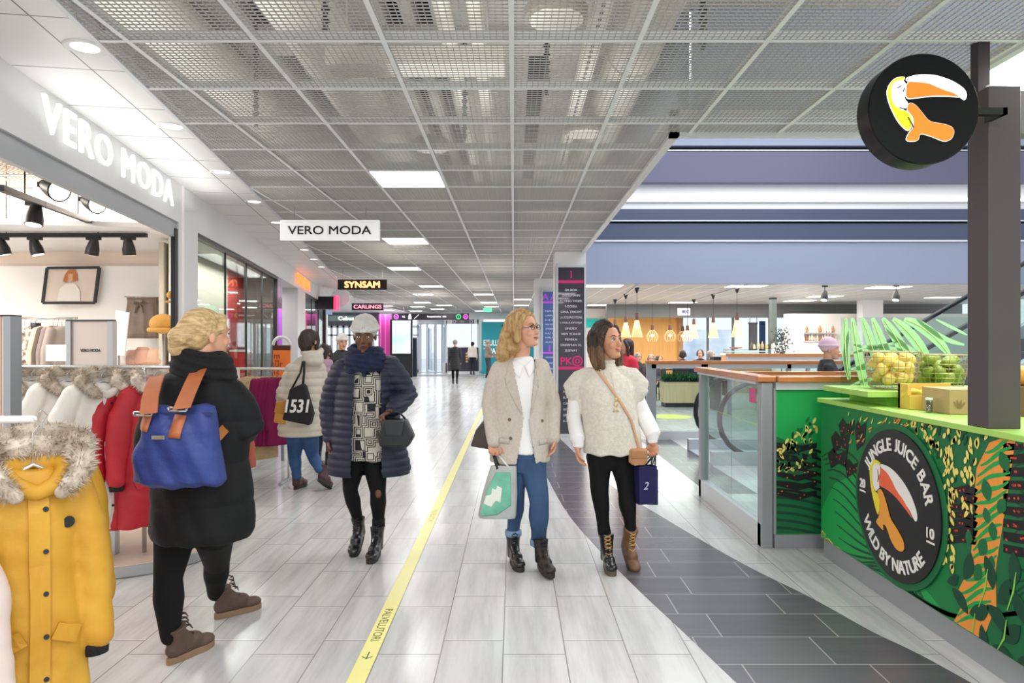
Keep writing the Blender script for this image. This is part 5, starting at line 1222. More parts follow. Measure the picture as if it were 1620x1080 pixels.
    h = MB(); h.ell((0,.026,.042),(.083,.099,.089),n=28,k=16)
    h.tube([(0,-.060,.105),(0,0,.132),(0,.06,.118),(0,.1,.07)],[.022,.03,.04,.045],12,round_=True)
    for q in (-1,1): h.tube([(q*.045,-.052,.090),(q*.074,-.035,.045),(q*.082,-.015,.0),(q*.083,0,-.06)],[.020,.020,.022,.026],12,round_=True)
    h.xf(T)
    for pts,rr_ in (([(808,505),(799,535),(794,560),(800,575),(796,583)],[.034,.042,.04,.034,.014]),([(818,500),(812,530),(808,552),(811,564),(808,574)],[.04,.045,.042,.032,.012]),([(800,530),(792,552),(790,566),(797,577)],[.032,.034,.026,.010]),([(822,512),(821,535),(818,552),(821,562)],[.035,.034,.026,.01]),([(815,502),(804,525),(799,550),(802,570)],[.04,.045,.038,.015])):
        k_ = len(pts); h.tube([p(x,y,-.02+.06*(i%2)) for i,(x,y) in enumerate(pts)],rr_,14,round_=True)
    Ri = R.inverted()
    def hcut(co):
        L = np.array([(Ri@(Vector(c)-hc)) for c in co]); return (L[:,1]<-.048)&(np.abs(L[:,0])<.060)&(L[:,2]<.085)&(L[:,2]>-.13)
    ho = blob(h,'hair',HB,r,.006,3,disp=hair_disp(.0014,90))
    # brown shoulder bag behind, carrier bag in hand
    q0,q1 = p(745,706,.24),p(770,668,.24)
    e = empty('shoulder_bag',(q0.x+.05,q0.y,q0.z),'dark brown shoulder bag hanging behind the woman in the beige blazer','bag')
    m = MB(); BRN = M('leather_dark','#5d4f49',.55,noise=.2,nscale=12)
    m.prism([(p(744,707,.24).x,q0.z),(p(752,682,.24).x,p(0,682,.24).z),(p(765,666,.24).x,p(0,666,.24).z),(p(800,664,.24).x,p(0,664,.24).z),(p(800,715,.24).x,p(0,716,.24).z)],(0,q0.y-.0,0),(1,0,0),(0,0,1),(0,1,0),.12); m.build('body',BRN,e,bevel=.012)
    bb2 = MB(); bb2.tube([p(766,668,.26),p(780,610,.24),p(800,575,.14),p(840,640,-.11)][:3],.010,8); bb2.build('strap',BRN,e,True)
    BS = M('strap_grey','#9d9486',.7); strip_on(bv,[xy(838,600),xy(829,614)],.012,.003,off=.008,dflt=dy).build('crossbody_strap',BS,r,True,label='thin strap across the shirt')
    hd = wrL+Vector((.005,-.02,-.085))
    e = empty('carrier_bag',(hd.x,hd.y,p(0,817,-.06).z),'translucent grey carrier bag with green and white print held by the woman in the blazer','bag')
    m = MB(); z0,z1 = p(0,816,-.06).z,p(0,735,-.06).z; cxx = p(792,0,-.06).x; yb = Y-.09
    Rb = [(cxx-.020,yb,z0,.118,.05),(cxx-.022,yb,z0+.02,.125,.055),(cxx-.005,yb,z0+.15,.115,.045),(cxx+.012,yb,z0+.28,.095,.03),(cxx+.02,yb,z1,.085,.02)]
    m.rings(Rb,n=32,pw=4); m.build('body',M('bag_clear','#b5b9b6',.35,noise=.2,nscale=7,bump=.5,bscale=16),e,True,auto=True)
    bvb = bvh_of(e.children[0]); X_ = lambda a,b: (cxx+a,z0+b)
    patch_on(bvb,[X_(-.13,.05),X_(-.125,.02),X_(-.02,.03),X_(.07,.09),X_(.065,.30),X_(-.03,.30),X_(-.08,.2)],.002,dflt=yb-.05).build('green_print',M('bag_green','#4fa286',.5,noise=.25,nscale=7,col2='#7cc4aa'),e.children[0],True)
    patch_on(bvb,[X_(-.11,.10),X_(-.06,.08),X_(-.03,.12),X_(.0,.11),X_(.01,.2),X_(-.02,.215),X_(-.03,.19),X_(-.055,.2),X_(-.06,.16),X_(-.095,.15)],.002,off=.006,dflt=yb-.05).build('white_print',M('bag_white','#e6ecdf',.6),e.children[0],True)
    for q in (-.035,.05):
        m = MB(); m.tube([(cxx+.015+q,yb-.02,z1-.02),(hd.x+q*.25,hd.y,hd.z+.0)],.006 if q>0 else .009,8); m.tube([(cxx+.015+q*.5,yb+.02,z1-.02),(hd.x+q*.2,hd.y+.01,hd.z)],.006,8); m.build('handle', M('handle_clear','#e4e6e6',.3) if q>0 else M('handle_black','#222',.5) if False else (M('handle_dark','#22272a',.5)), e, True)
blazer_woman()
# ---------------------------------------------------------------- 2. woman in the knitted poncho
def poncho_woman():
    Y = 4.62; p = lambda x,y,d=0: P(x,y,Y+d)
    r = empty('person', (p(962,0).x, Y, 0), 'dark haired woman in cream knitted poncho and black trousers, smiling', 'person')
    hc = p(961,541,-.01); R = headR(math.radians(38), math.radians(-8), math.radians(-3)); b = MB(); T = add_head(b,hc,R,1.0)
    b.tube([hc+R@Vector((0,.018,-.06)),p(956,574,.01),p(956,590,.03)],[.048,.045,.052],18,round_=True)
    shL,shR = p(921,602,.03),p(994,598,.03); elL,wrL = p(908,660,.06),p(914,706,-.05); elR,wrR = p(1016,655,.06),p(1033,700,-.04)
    b.rings([(p(965,690).x,Y+.02,p(0,690).z,.145,.095),(p(962,640).x,Y+.02,p(0,640).z,.14,.10),(p(958,606).x,Y+.02,p(0,606).z,.13,.09),(p(957,592).x,Y+.03,p(0,592).z,.08,.06)])
    arm(b,shL,elL,wrL,(.042,.038,.034,.029)); arm(b,shR,elR,wrR,(.042,.038,.034,.029))
    add_hand(b,wrL,(.03,-.08,-1),(.9,-.3,0),1,.55,.95); add_hand(b,wrR,(.08,-.05,-1),(-.5,-.8,0),1,1.2,.92)
    blob(b,'body',SKIN2,r,.0045,3)
    face_parts(r,T,R,brow=M('brow_dark','#2e1f17',.7),smile=1,lip=M('lips_pink','#c0655f',.4))
    m = MB(); m.ell(T(Vector((-.076,.010,-.044))),(.006,.006,.006),n=10,k=6); m.build('earring',M('pearl','#f2e6da',.2),r,True)
    # trousers
    TR_ = M('trousers_black','#0e0e11',.8,spec=.25,bump=.2,bscale=140); j = MB()
    hipL,hipR = p(947,722,.02),p(983,722,.02); knL,knR = p(949,780,-.03),p(991,780,-.02); anL,anR = p(957,846,-.02),p(986,836,.20)
    TAN = M('laces_tan','#c89a5a',.6); SL2 = M('sole_brown','#5c4a38',.6); j.rings([(p(965,742).x,Y+.02,p(0,742).z,.10,.09),(p(965,726).x,Y+.02,p(0,726).z,.155,.105),(p(965,700).x,Y+.02,p(0,700).z,.15,.10)])
    leg(j,hipL,knL,anL,(.088,.056,.052,.042)); bo_,bT = boot(r,(p(987,0).x,Y+.10,.0),(.22,-1,0),(M('boot_tan','#6f4f36',.5),SL2),laces=TAN,shaft=.185,pitch=math.radians(30),w_=.092); anR = bT(Vector((.045,0,.20)))
    leg(j,hipR,knR,anR,(.088,.055,.052,.042)); blob(j,'trousers',TR_,r,.007,4,disp=folds(.003,28))
    
    boot(r,(anL.x+.006,anL.y+.03,.0),(.05,-1,0),(BOOTM,SL2),laces=TAN,shaft=.185,w_=.092)
    # white blouse sleeves
    SB = M('blouse_white','#f4f1ef',.75,bump=.2,bscale=20); s = MB()
    s.tube([shL,shL*.5+elL*.5+Vector((-.01,0,0)),elL+Vector((-.004,0,.0)),wrL+Vector((-.002,0,.05)),wrL+Vector((0,0,.028))],[.050,.052,.056,.050,.036],18,round_=True)
    s.tube([wrL+Vector((0,0,.04)),wrL+Vector((0,0,-.005))],[.038,.035],18)
    s.tube([shR,shR*.5+elR*.5+Vector((.01,0,0)),elR+Vector((.004,0,0)),wrR+Vector((.002,0,.05)),wrR+Vector((0,0,.028))],[.050,.052,.056,.050,.036],18,round_=True)
    s.tube([wrR+Vector((0,0,.04)),wrR+Vector((0,0,-.005))],[.038,.035],18)
    s.rings([(p(962,700).x,Y+.02,p(0,700).z,.135,.095),(p(958,610).x,Y+.02,p(0,610).z,.13,.095)])
    blob(s,'blouse',SB,r,.0065,3,disp=folds(.004,20))
    # poncho
    PO = M('poncho_cream','#ece5d6',.95,noise=.16,nscale=46,bump=.7,bscale=170,sheen=.3); z = MB()
    z.rings([(p(970,717).x,Y+.02,p(0,717).z,.200,.150),(p(969,705).x,Y+.02,p(0,705).z,.198,.150),(p(966,670).x,Y+.01,p(0,670).z,.185,.145),(p(962,635).x,Y+.01,p(0,635).z,.182,.140),(p(959,612).x,Y+.015,p(0,612).z,.200,.125),(p(958,598).x,Y+.02,p(0,598).z,.170,.105),(p(957,588).x,Y+.02,p(0,588).z,.105,.085),(p(957,578).x,Y+.015,p(0,578).z,.070,.072),(p(958,568).x,Y+.01,p(0,568).z,.064,.068)],n=40,pw=2.2)
    z.tube([p(935,598,.02),p(915,604,.02),p(899,613,.02)],[.055,.052,.030],14,round_=True,ab=(1,1.5)); z.tube([p(980,596,.02),p(1002,600,.02),p(1019,609,.02)],[.055,.052,.030],14,round_=True,ab=(1,1.5))
    z.tube([p(915,605,.02),p(908,622,.02),p(917,648,.03)],[.055,.045,.02],14,round_=True,ab=(1,1.4)); z.tube([p(1000,603,.02),p(1012,620,.02),p(1004,645,.03)],[.055,.045,.02],14,round_=True,ab=(1,1.4))
    zo = blob(z,'poncho',PO,r,.007,4,disp=lambda co,nr: .006*np.sin(co[:,0]*48+np.sin(co[:,2]*5))*np.clip((1.25-co[:,2])*2,0,1)+.003*np.sin(co[:,2]*240)*(co[:,2]>1.31))
    bv = bvh_of(zo); xy = lambda a,b_: (p(a,b_).x,p(a,b_).z); dy = Y-.13
    strip_on(bv,[xy(942,584),xy(956,603),xy(975,630),xy(995,662),xy(1003,690),xy(1009,712)],.018,.003,dflt=dy,off=.004).build('bag_strap',M('strap_tan','#cf9f7c',.55),r,True,label='tan leather strap')
    m = MB(); y = hit(bv,p(970,0).x,p(0,630).z,-1,dy)-.008
    for i,(px,py,s_) in enumerate(((970,629,.010),(970,637,.013),(970,645,.009),(967,647,.006),(973,647,.006))): m.ell((p(px,0).x,y,p(0,py).z),(s_,.004,s_*1.3),n=12,k=8)
    m.build('pendant',M('pendant_gold','#d9c190',.3,.5),r,True)
    m = MB(); 
    for q,x0 in ((-1,952),(1,964)): m.tube([(p(x0+(970-x0)*t,0).x,hit(bv,p(x0+(970-x0)*t,0).x,p(0,588+40*t).z,-1,dy)-.004,p(0,588+40*t).z) for t in np.linspace(0,1,10)],.0013,5)
    m.build('necklace',M('pendant_gold','#d9c190'),r,True)
    # hair: straight long bob
    HD = M('hair_dark','#48301f',.42,noise=.5,nscale=16,nvec=(5,5,.4),col2='#1c1412',bump=.5,bscale=30,bvec=(9,9,.5)); nt = HD.node_tree
    HT = M('hair_tips','#8f6a48',.5,noise=.5,nscale=16,nvec=(5,5,.4),col2='#4a3325',bump=.5,bscale=30,bvec=(9,9,.5))
    h = MB(); h.ell((0,.026,.042),(.085,.101,.090),n=28,k=16); h.tube([(-.01,-.050,.108),(0,0,.133),(0,.06,.118),(0,.1,.07)],[.022,.03,.04,.045],12,round_=True)
    for q in (-1,1): h.tube([(q*.05,-.046,.090),(q*.080,-.028,.04),(q*.087,-.010,-.02),(q*.090,-.005,-.10),(q*.086,-.012,-.165)],[.020,.022,.024,.026,.018],12,round_=True)
    h.tube([(0,.09,.05),(0,.10,-.03),(0,.095,-.11),(0,.085,-.165)],[.07,.066,.06,.045],16,round_=True,ab=(1.15,.7),ref=(0,1,0))
    for q in (-1,1): h.tube([(q*.06,.06,.04),(q*.075,.06,-.04),(q*.078,.05,-.12),(q*.074,.045,-.175)],[.05,.046,.04,.028],14,round_=True)
    h.xf(T); ho = blob(h,'hair',[HD,HT],r,.006,3,disp=hair_disp(.0025,150)); me = ho.data; W = wloc(ho)
    for f in me.polygons:
        c = f.center+W; f.material_index = 1 if c.z < p(0,548).z+.01*math.sin(c.x*160) else 0
    # bags
    e = empty('crossbody_bag',p(1011,730,-.06),'small tan leather crossbody bag at the hip of the woman in the poncho','bag')
    m = MB(); q = p(1006,718,-.02); m.rings([(q.x,q.y-.075,q.z-.055,.045,.03),(q.x,q.y-.075,q.z-.04,.062,.035),(q.x,q.y-.075,q.z+.04,.062,.03),(q.x,q.y-.075,q.z+.05,.05,.02)],n=24,pw=3.2); m.build('body',M('leather_tan','#c08a5e',.5,noise=.1),e,True,auto=True)
    m = MB(); m.box(q.x-.05,q.x+.05,q.y-.115,q.y-.105,q.z-.01,q.z+.04); m.build('flap',M('leather_tan2','#ad7a50',.5),e,bevel=.004)
    hd = wrR+Vector((.006,-.01,-.08))
    def bag(name,label,x0,x1,y0,y1,z0,z1,mt,hm,ang,logo=None):
        c = Vector(((x0+x1)/2,(y0+y1)/2,z0)); e = empty(name,c,label,'bag'); wv,dv,hh = (x1-x0)/2,(y1-y0)/2,z1-z0; Rm = Rz(ang)
        m = MB(); v = [Vector((a*wv,b_*dv,0)) for a,b_ in ((-1,-1),(1,-1),(1,1),(-1,1))]; t_ = [Vector((a*wv*1.0,b_*dv*.8,hh)) for a,b_ in ((-1,-1),(1,-1),(1,1),(-1,1))]
        mid = [Vector((wv*.86,0,hh*.0+0)),]; m.loft([[c+Rm@q for q in v],[c+Rm@q for q in t_]],cap=False); m.add([c+Rm@q for q in v],[(0,3,2,1)]); m.add([c+Rm@(q*1) -Vector((0,0,.01)) for q in t_],[(0,1,2,3)])
        m.build('body',mt,e)
        for s_ in (-1,1):
            k_ = MB(); k_.tube([c+Rm@Vector((-wv*.45,s_*dv*.8,hh)),hd+Vector((-.008,s_*.006,.0)),hd+Vector((.008,s_*.006,0)),c+Rm@Vector((wv*.45,s_*dv*.8,hh))],.004,6); k_.build('handle',hm,e,True)
        if logo: put_text(MB(),logo,c+Rm@Vector((-wv*.3,-dv-.002,hh*.5)),Rm@Vector((1,0,0)),(0,0,1),height=.05,t=.001,shear=.3).build('logo',M('logo_white','#d9d6ea',.4),e)
        return e
    y0 = hd.y
    bag('shopping_bag','navy blue paper shopping bag carried by the woman in the poncho',p(1003,0).x,p(1035,0).x,y0-.03,y0+.06,p(0,793).z,p(0,735).z,M('bag_navy','#2b2757',.35,coat=.3),M('handle_dark','#22272a',.5),math.radians(20),'2')
    bag('shopping_bag','dark green paper shopping bag behind the navy one',p(1026,0).x,p(1043,0).x,y0+.075,y0+.12,p(0,800).z,p(0,745).z,M('bag_dkgreen','#1d4a4a',.35,coat=.3),M('handle_dark','#22272a'),math.radians(-15))
poncho_woman()

# ---------------------------------------------------------------- 3. woman in navy puffer coat
PUF = M('puffer_navy','#1a2038',.58,noise=.12,nscale=9,bump=.25,bscale=40)
def scarf_woman():
    Y = 4.86; p = lambda x,y,d=0: P(x,y,Y+d)
    r = empty('person', (p(585,0).x, Y, 0), 'woman in navy quilted coat, white knit hat and navy scarf walking forward', 'person')
    hc = p(577,531,-.02); R = headR(math.radians(4), math.radians(8)); b = MB(); T = add_head(b,hc,R,1.0)
    b.tube([hc+Vector((0,.01,-.06)),p(577,570,.02)],[.052,.055],18,round_=True)
    shL,shR = p(538,585,.03),p(619,578,.03); elL,wrL = p(522,645,.08),p(524,694,.02); elR,wrR = p(643,625,.02),p(620,650,-.19)
    b.rings([(p(579,720).x,Y+.03,p(0,720).z,.16,.11),(p(579,660).x,Y+.03,p(0,660).z,.15,.11),(p(578,600).x,Y+.03,p(0,600).z,.15,.10),(p(577,578).x,Y+.03,p(0,578).z,.08,.06)])
    arm(b,shL,elL,wrL,(.045,.042,.036,.031)); arm(b,shR,elR,wrR,(.045,.042,.036,.031))
    add_hand(b,wrL,(.05,-.25,-1),(.9,-.4,0),1,.5,1.0); add_hand(b,wrR,(-.75,-.45,-.35),(-.1,-.3,-1),-1,1.0,.98)
    blob(b,'body',SKIND,r,.0045,3); face_parts(r,T,R,lip=LIPD,brow=M('brow_black','#1a1210',.7))
    # hat
    h = MB(); h.ell((0,.020,.060),(.092,.108,.096),n=28,k=16); h.tube([(.088*math.cos(a),.020+.104*math.sin(a)-.004,.055-.012*math.sin(a)*-1) for a in np.linspace(0,2*PI,25)],.016,10)
    h.xf(T)
    blob(h,'knit_hat',M('hat_white','#dcdad4',.95,bump=.8,bscale=120,noise=.12,nscale=30),r,.006,2,disp=lambda co,nr: .0028*np.sin(np.arctan2(co[:,0]-hc.x,co[:,1]-hc.y)*44))
    # tights and boots
    j = MB(); hipL,hipR = p(560,730,.03),p(593,730,.02); knL,knR = p(554,775,.0),p(598,778,-.05); anL,anR = p(568,832,.24),p(599,828,-.02)
    bo_,bT = boot(r,(p(568,0).x,Y+.16,.015),(-.10,-1,0),(BOOTM,SOLE),laces=LACE,shaft=.15,pitch=math.radians(26)); anL = bT(Vector((.045,0,.16)))
    leg(j,hipL,knL,anL,(.088,.052,.050,.036)); leg(j,hipR,knR,anR,(.09,.055,.053,.038)); blob(j,'tights',TIGHT,r,.007,4)
    m = MB(); m.ell(knR+Vector((.012,-.050,-.002)),(.022,.012,.030),n=14,k=8); m.build('ripped_knee',SKIND,r,True,label='bare knee at a rip')
    m = MB()
    m.lathe([(.040,.05),(.046,.045),(.045,.02),(.042,.0),(.046,-.01),(.044,.04)],anR+Vector((0,0,-.01)),20); m.build('sock',M('sock_black','#0e0e10',.9,bump=.5,bscale=90),r,True)
    boot(r,(anR.x-.003,anR.y+.03,.0),(-.05,-1,0),(BOOTM,SOLE),laces=LACE,shaft=.17)
    # patterned dress
    d = MB(); d.rings([(p(586,727).x,Y+.02,p(0,727).z,.185,.125),(p(584,700).x,Y+.02,p(0,700).z,.178,.125),(p(581,650).x,Y+.02,p(0,650).z,.165,.128),(p(579,600).x,Y+.02,p(0,600).z,.16,.12),(p(578,575).x,Y+.03,p(0,575).z,.10,.08)],n=36)
    DR = bpy.data.materials.new('dress_pattern'); DR.use_nodes = True; nt = DR.node_tree; bb = nt.nodes['Principled BSDF']; bb.inputs['Roughness'].default_value = .7
    tc = nt.nodes.new('ShaderNodeTexCoord'); mp = nt.nodes.new('ShaderNodeMapping'); mp.inputs['Scale'].default_value = (1,.25,1); nt.links.new(tc.outputs['Object'],mp.inputs[0])
    vo = nt.nodes.new('ShaderNodeTexVoronoi'); vo.distance = 'CHEBYCHEV'; vo.feature = 'F1'; vo.inputs['Scale'].default_value = 11; vo.inputs['Randomness'].default_value = .75; nt.links.new(mp.outputs[0],vo.inputs['Vector'])
    mm = nt.nodes.new('ShaderNodeMath'); mm.operation = 'MULTIPLY'; mm.inputs[1].default_value = 46; nt.links.new(vo.outputs['Distance'],mm.inputs[0])
    si = nt.nodes.new('ShaderNodeMath'); si.operation = 'SINE'; nt.links.new(mm.outputs[0],si.inputs[0])
    gt = nt.nodes.new('ShaderNodeMath'); gt.operation = 'GREATER_THAN'; gt.inputs[1].default_value = -.05; nt.links.new(si.outputs[0],gt.inputs[0])
    mx = nt.nodes.new('ShaderNodeMix'); mx.data_type = 'RGBA'; mx.inputs[6].default_value = lin('#17171c'); mx.inputs[7].default_value = lin('#c9c2b4'); nt.links.new(gt.outputs[0],mx.inputs[0]); nt.links.new(mx.outputs[2],bb.inputs['Base Color'])
    blob(d,'patterned_dress',DR,r,.007,4,disp=folds(.003,18))
    # coat
    z = MB(); z.rings([(p(582,750).x,Y+.04,p(0,750).z,.292,.19),(p(582,738).x,Y+.04,p(0,738).z,.296,.195),(p(580,705).x,Y+.04,p(0,705).z,.27,.18),(p(579,665).x,Y+.03,p(0,665).z,.235,.165),(p(578,625).x,Y+.03,p(0,625).z,.222,.155),(p(578,597).x,Y+.03,p(0,597).z,.215,.14),(p(578,582).x,Y+.03,p(0,582).z,.19,.125),(p(577,572).x,Y+.035,p(0,572).z,.14,.10),(p(577,562).x,Y+.04,p(0,562).z,.09,.075)],n=44)
    z.tube([shL+Vector((.02,0,-.01)),shL*.5+elL*.5,elL,elL*.5+wrL*.5,wrL+Vector((0,0,.005))],[.088,.084,.078,.068,.055],20,round_=True)
    z.tube([shR+Vector((-.02,0,-.01)),shR*.5+elR*.5,elR,elR*.5+wrR*.5,wrR+(elR-wrR)*.12],[.088,.084,.080,.070,.056],20,round_=True)
    def cut(co):
        zz = co[:,2]; t = np.clip((p(0,575).z-zz)/(p(0,575).z-p(0,750).z),0,1)
        return (np.abs(co[:,0]-(p(586,0).x))<(.085+.02*t))&(co[:,1]<Y-.03)&(zz<p(0,560).z)
    zo = blob(z,'quilted_coat',PUF,r,.0075,3,disp=quilt(.052,.010),cut=cut)
    # scarf
    sc_ = MB()
    for k,(rx_,ry_,zz,dy,rr_) in enumerate(((.118,.108,575,-.01,.032),(.108,.100,567,-.02,.034),(.100,.095,560,-.012,.030),(.106,.1,553,.03,.024),(.122,.112,581,-.005,.024))):
        c = p(578,zz,dy); pts = [c+Vector((rx_*math.cos(a),ry_*math.sin(a),.014*math.sin(a*2+k)+.012*math.sin(a))) for a in np.linspace(0,2*PI,28)]; sc_.tube(pts,rr_,12)
    sc_.tube([p(575,574,-.11),p(574,585,-.115),p(577,594,-.11)],[.04,.03,.015],12,round_=True,ab=(1,.5))
    blob(sc_,'scarf',M('scarf_navy','#10182e',.9,noise=.25,nscale=20,bump=.6,bscale=90,col2='#1a2747'),r,.0065,3,disp=lambda co,nr: .004*np.sin(co[:,2]*190+co[:,0]*30))
    # handbag
    c = p(627,706,-.22); e = empty('handbag',c,'small black leather handbag held at the hip of the woman in the navy coat','bag')
    m = MB(); hh = p(0,662,-.22).z-c.z; BL = M('leather_black','#1d1e22',.38,noise=.2,nscale=10)
    A = [Vector((-.105,0,0)),Vector((.085,0,0)),Vector((.125,0,hh*.38)),Vector((.07,0,hh)),Vector((-.08,0,hh)),Vector((-.12,0,hh*.35))]
    m.prism([(v.x,v.z) for v in A],(c.x,c.y-.05,c.z),(1,0,0),(0,0,1),(0,1,0),.10); m.build('body',BL,e,bevel=.016)
    m = MB(); m.prism([(-.075,hh*.95),(.065,hh*.95),(.05,hh*.42),(-.06,hh*.42)],(c.x,c.y-.060,c.z),(1,0,0),(0,0,1),(0,1,0),.012); m.build('flap',M('leather_black2','#26282d',.35),e,bevel=.005)
    m = MB(); m.tube([(c.x-.07,c.y,c.z+hh),(c.x-.06,c.y-.01,c.z+hh+.05),(c.x+.02,c.y-.01,c.z+hh+.045),(c.x+.06,c.y,c.z+hh)],.007,8); m.build('handle',BL,e,True)
scarf_woman()

# ---------------------------------------------------------------- 4. woman with the blue backpack, walking away
def backpack_woman():
    Y = 3.22; p = lambda x,y,d=0: P(x,y,Y+d)
    r = empty('person', (p(285,0).x, Y, 0), 'fair haired woman seen from behind in black coat and black tights, walking away', 'person')
    hc = p(328,531,.03); R = Rz(math.radians(140)); b = MB(); T = add_head(b,hc,R,1.0)
    b.tube([hc+Vector((-.01,-.01,-.06)),p(318,580,.02)],[.052,.058],18,round_=True)
    shL,shR = p(256,622,.02),p(362,618,.03); elL,wrL = p(238,715,.03),p(262,770,.12); elR,wrR = p(390,672,.02),p(372,690,.22)
    b.rings([(p(315,830).x,Y,p(0,830).z,.17,.13),(p(315,730).x,Y,p(0,730).z,.16,.12),(p(312,640).x,Y,p(0,640).z,.17,.11),(p(312,600).x,Y,p(0,600).z,.10,.07)])
    arm(b,shL,elL,wrL); arm(b,shR,elR,wrR); add_hand(b,wrR,(-.5,.6,.2),(-.6,-.5,0),1,.9); add_hand(b,wrL,(.1,.4,-1),(1,0,0),-1,.6)
    blob(b,'body',SKIN,r,.005,3); face_parts(r,T,R,brow=M('brow_blond','#8a6844'))
    j = MB(); hipL,hipR = p(278,840,.02),p(338,840,.02); knL,knR = p(266,915,.0),p(343,890,.34); anL,anR = p(269,1006,-.02),p(341,946,-.24)
    anR = P(341,938,3.72)
    leg(j,hipL,knL,anL,(.098,.064,.064,.043)); leg(j,hipR,knR,anR,(.098,.064,.060,.043)); blob(j,'tights',TIGHT,r,.0075,4)
    BR_ = M('boot_brown','#5b463b',.6,noise=.25,nscale=12); SB2 = M('sole_tan','#8a6d52',.6)
    boot(r,(anL.x+.0,anL.y-.03,.0),(.42,.9,0),(BR_,SB2),laces=M('laces_brown','#3a2c24',.7),shaft=.135,w_=.098)
    boot(r,(anR.x-.0,3.70,.0),(.72,.70,0),(BR_,SB2),laces=M('laces_brown','#3a2c24'),shaft=.125,w_=.098)
    # coat
    CB = M('coat_black','#0e0f12',.7,spec=.3,noise=.2,nscale=8,bump=.35,bscale=24); z = MB()
    z.rings([(p(317,852).x,Y+.02,p(0,852).z,.222,.17),(p(317,838).x,Y+.02,p(0,838).z,.236,.178),(p(318,780).x,Y+.02,p(0,780).z,.232,.17),(p(317,720).x,Y+.02,p(0,720).z,.212,.155),(p(314,660).x,Y+.02,p(0,660).z,.215,.15),(p(310,622).x,Y+.02,p(0,622).z,.210,.13),(p(310,600).x,Y+.02,p(0,600).z,.175,.11),(p(312,585).x,Y+.02,p(0,585).z,.11,.085)],n=44)
    z.tube([shL+Vector((.015,0,-.01)),shL*.5+elL*.5,elL,wrL],[.085,.080,.072,.056],20,round_=True)
    z.tube([shR+Vector((-.015,0,-.01)),shR*.5+elR*.5,elR,elR*.5+wrR*.5,wrR+(elR-wrR)*.1],[.090,.086,.080,.070,.055],20,round_=True)
    zo = blob(z,'coat',CB,r,.0075,4,disp=lambda co,nr: .010*(np.abs(np.sin((co[:,2]-.56)*PI/.19))**.35-.5)+.003*np.sin(co[:,0]*50+co[:,2]*20))
    sc_ = MB()
    for k,(rx_,ry_,px,py,rr_) in enumerate(((.115,.10,322,588,.038),(.102,.095,322,573,.038),(.095,.088,320,560,.030))):
        c = p(px,py,.03); sc_.tube([c+Vector((rx_*math.cos(a),ry_*math.sin(a),-.022*math.cos(a)+.01*math.sin(a*2+k))) for a in np.linspace(0,2*PI,28)],rr_,12)
    blob(sc_,'scarf',M('scarf_black','#0b0b0e',.9,bump=.5,bscale=60),r,.007,3,disp=lambda co,nr: .005*np.sin(co[:,2]*150+co[:,0]*40))
    HB2 = M('hair_fair','#dcbd8a',.5,noise=.4,nscale=14,nvec=(1,5,6),col2='#a98a5c',bump=.3,bscale=40,bvec=(1,7,9))
    h = MB(); h.ell((0,.028,.040),(.086,.103,.092),n=28,k=16); h.tube([(-.045,-.052,.085),(-.074,-.035,.03)],[.022,.02],12,round_=True); h.tube([(.045,-.052,.085),(.074,-.035,.03)],[.022,.02],12,round_=True)
    h.tube([(0,.05,-.02),(0,.09,.02)],[.06,.06],14,round_=True); h.xf(T)
    h.ell(p(284,533,-.06),(.052,.055,.050),n=20,k=14); h.ell(p(280,548,-.05),(.040,.045,.052),n=16,k=12); h.tube([p(300,520,-.02),p(285,530,-.05)],[.05,.04],12,round_=True)
    h.tube([p(290,548,-.05),p(282,566,-.05),p(281,585,-.045)],[.028,.02,.006],10,round_=True)
    blob(h,'hair',HB2,r,.006,3,disp=lambda co,nr: .0012*np.sin(co[:,2]*170+co[:,0]*80))
    # backpack
    bl = M('nylon_blue','#2b3f82',.55,noise=.3,nscale=6,col2='#24367a',bump=.5,bscale=30); yb = Y-.24
    e = empty('backpack',p(273,770,-.25),'royal blue backpack with tan leather straps worn by the woman in black','backpack')
    m = MB(); zb = lambda py: p(0,py,-.27).z; xb = lambda px: p(px,0,-.27).x
    m.rings([(xb(280),yb+.01,zb(772),.165,.045),(xb(279),yb,zb(762),.195,.080),(xb(278),yb,zb(720),.182,.085),(xb(279),yb,zb(680),.158,.078),(xb(280),yb+.01,zb(655),.145,.06),(xb(281),yb+.02,zb(643),.138,.035)],n=40,pw=3.0)
    bo = blob(m,'body',bl,e,.006,3,disp=lambda co,nr: .005*np.sin(co[:,2]*28+co[:,0]*24)+.003*np.sin(co[:,0]*70+co[:,2]*33))
    bvb = bvh_of(bo); LT = M('leather_cognac','#b5653a',.45,noise=.15,nscale=10)
    X2 = lambda a,b_: (xb(a),zb(b_))
    strip_on(bvb,[X2(286,690),X2(290,655)],.050,.006,dflt=yb-.05).build('strap_tab',LT,bo,True); strip_on(bvb,[X2(233,680),X2(237,655)],.050,.006,dflt=yb-.05).build('strap_tab',LT,bo,True)
    m = MB(); y = hit(bvb,xb(262),zb(690),-1,yb-.08); m.box(xb(251),xb(271),y-.006,y,zb(692),zb(686)); m.build('metal_badge',M('metal_silver','#c9c4b8',.25,.9),bo,bevel=.001)
    for px,py in ((290,648),(236,655)):
        m = MB(); y = yb-.06
        for k in range(2): m.tube([(xb(px)-.038,y-.02,zb(py)+.014*k),(xb(px)+.038,y-.02,zb(py)+.014*k)],.0045,8)
        m.tube([(xb(px)-.038,y-.02,zb(py)),(xb(px)-.038,y-.02,zb(py)+.014)],.0045,8); m.tube([(xb(px)+.038,y-.02,zb(py)),(xb(px)+.038,y-.02,zb(py)+.014)],.0045,8); m.build('buckle',M('metal_silver','#c9c4b8'),e,True)
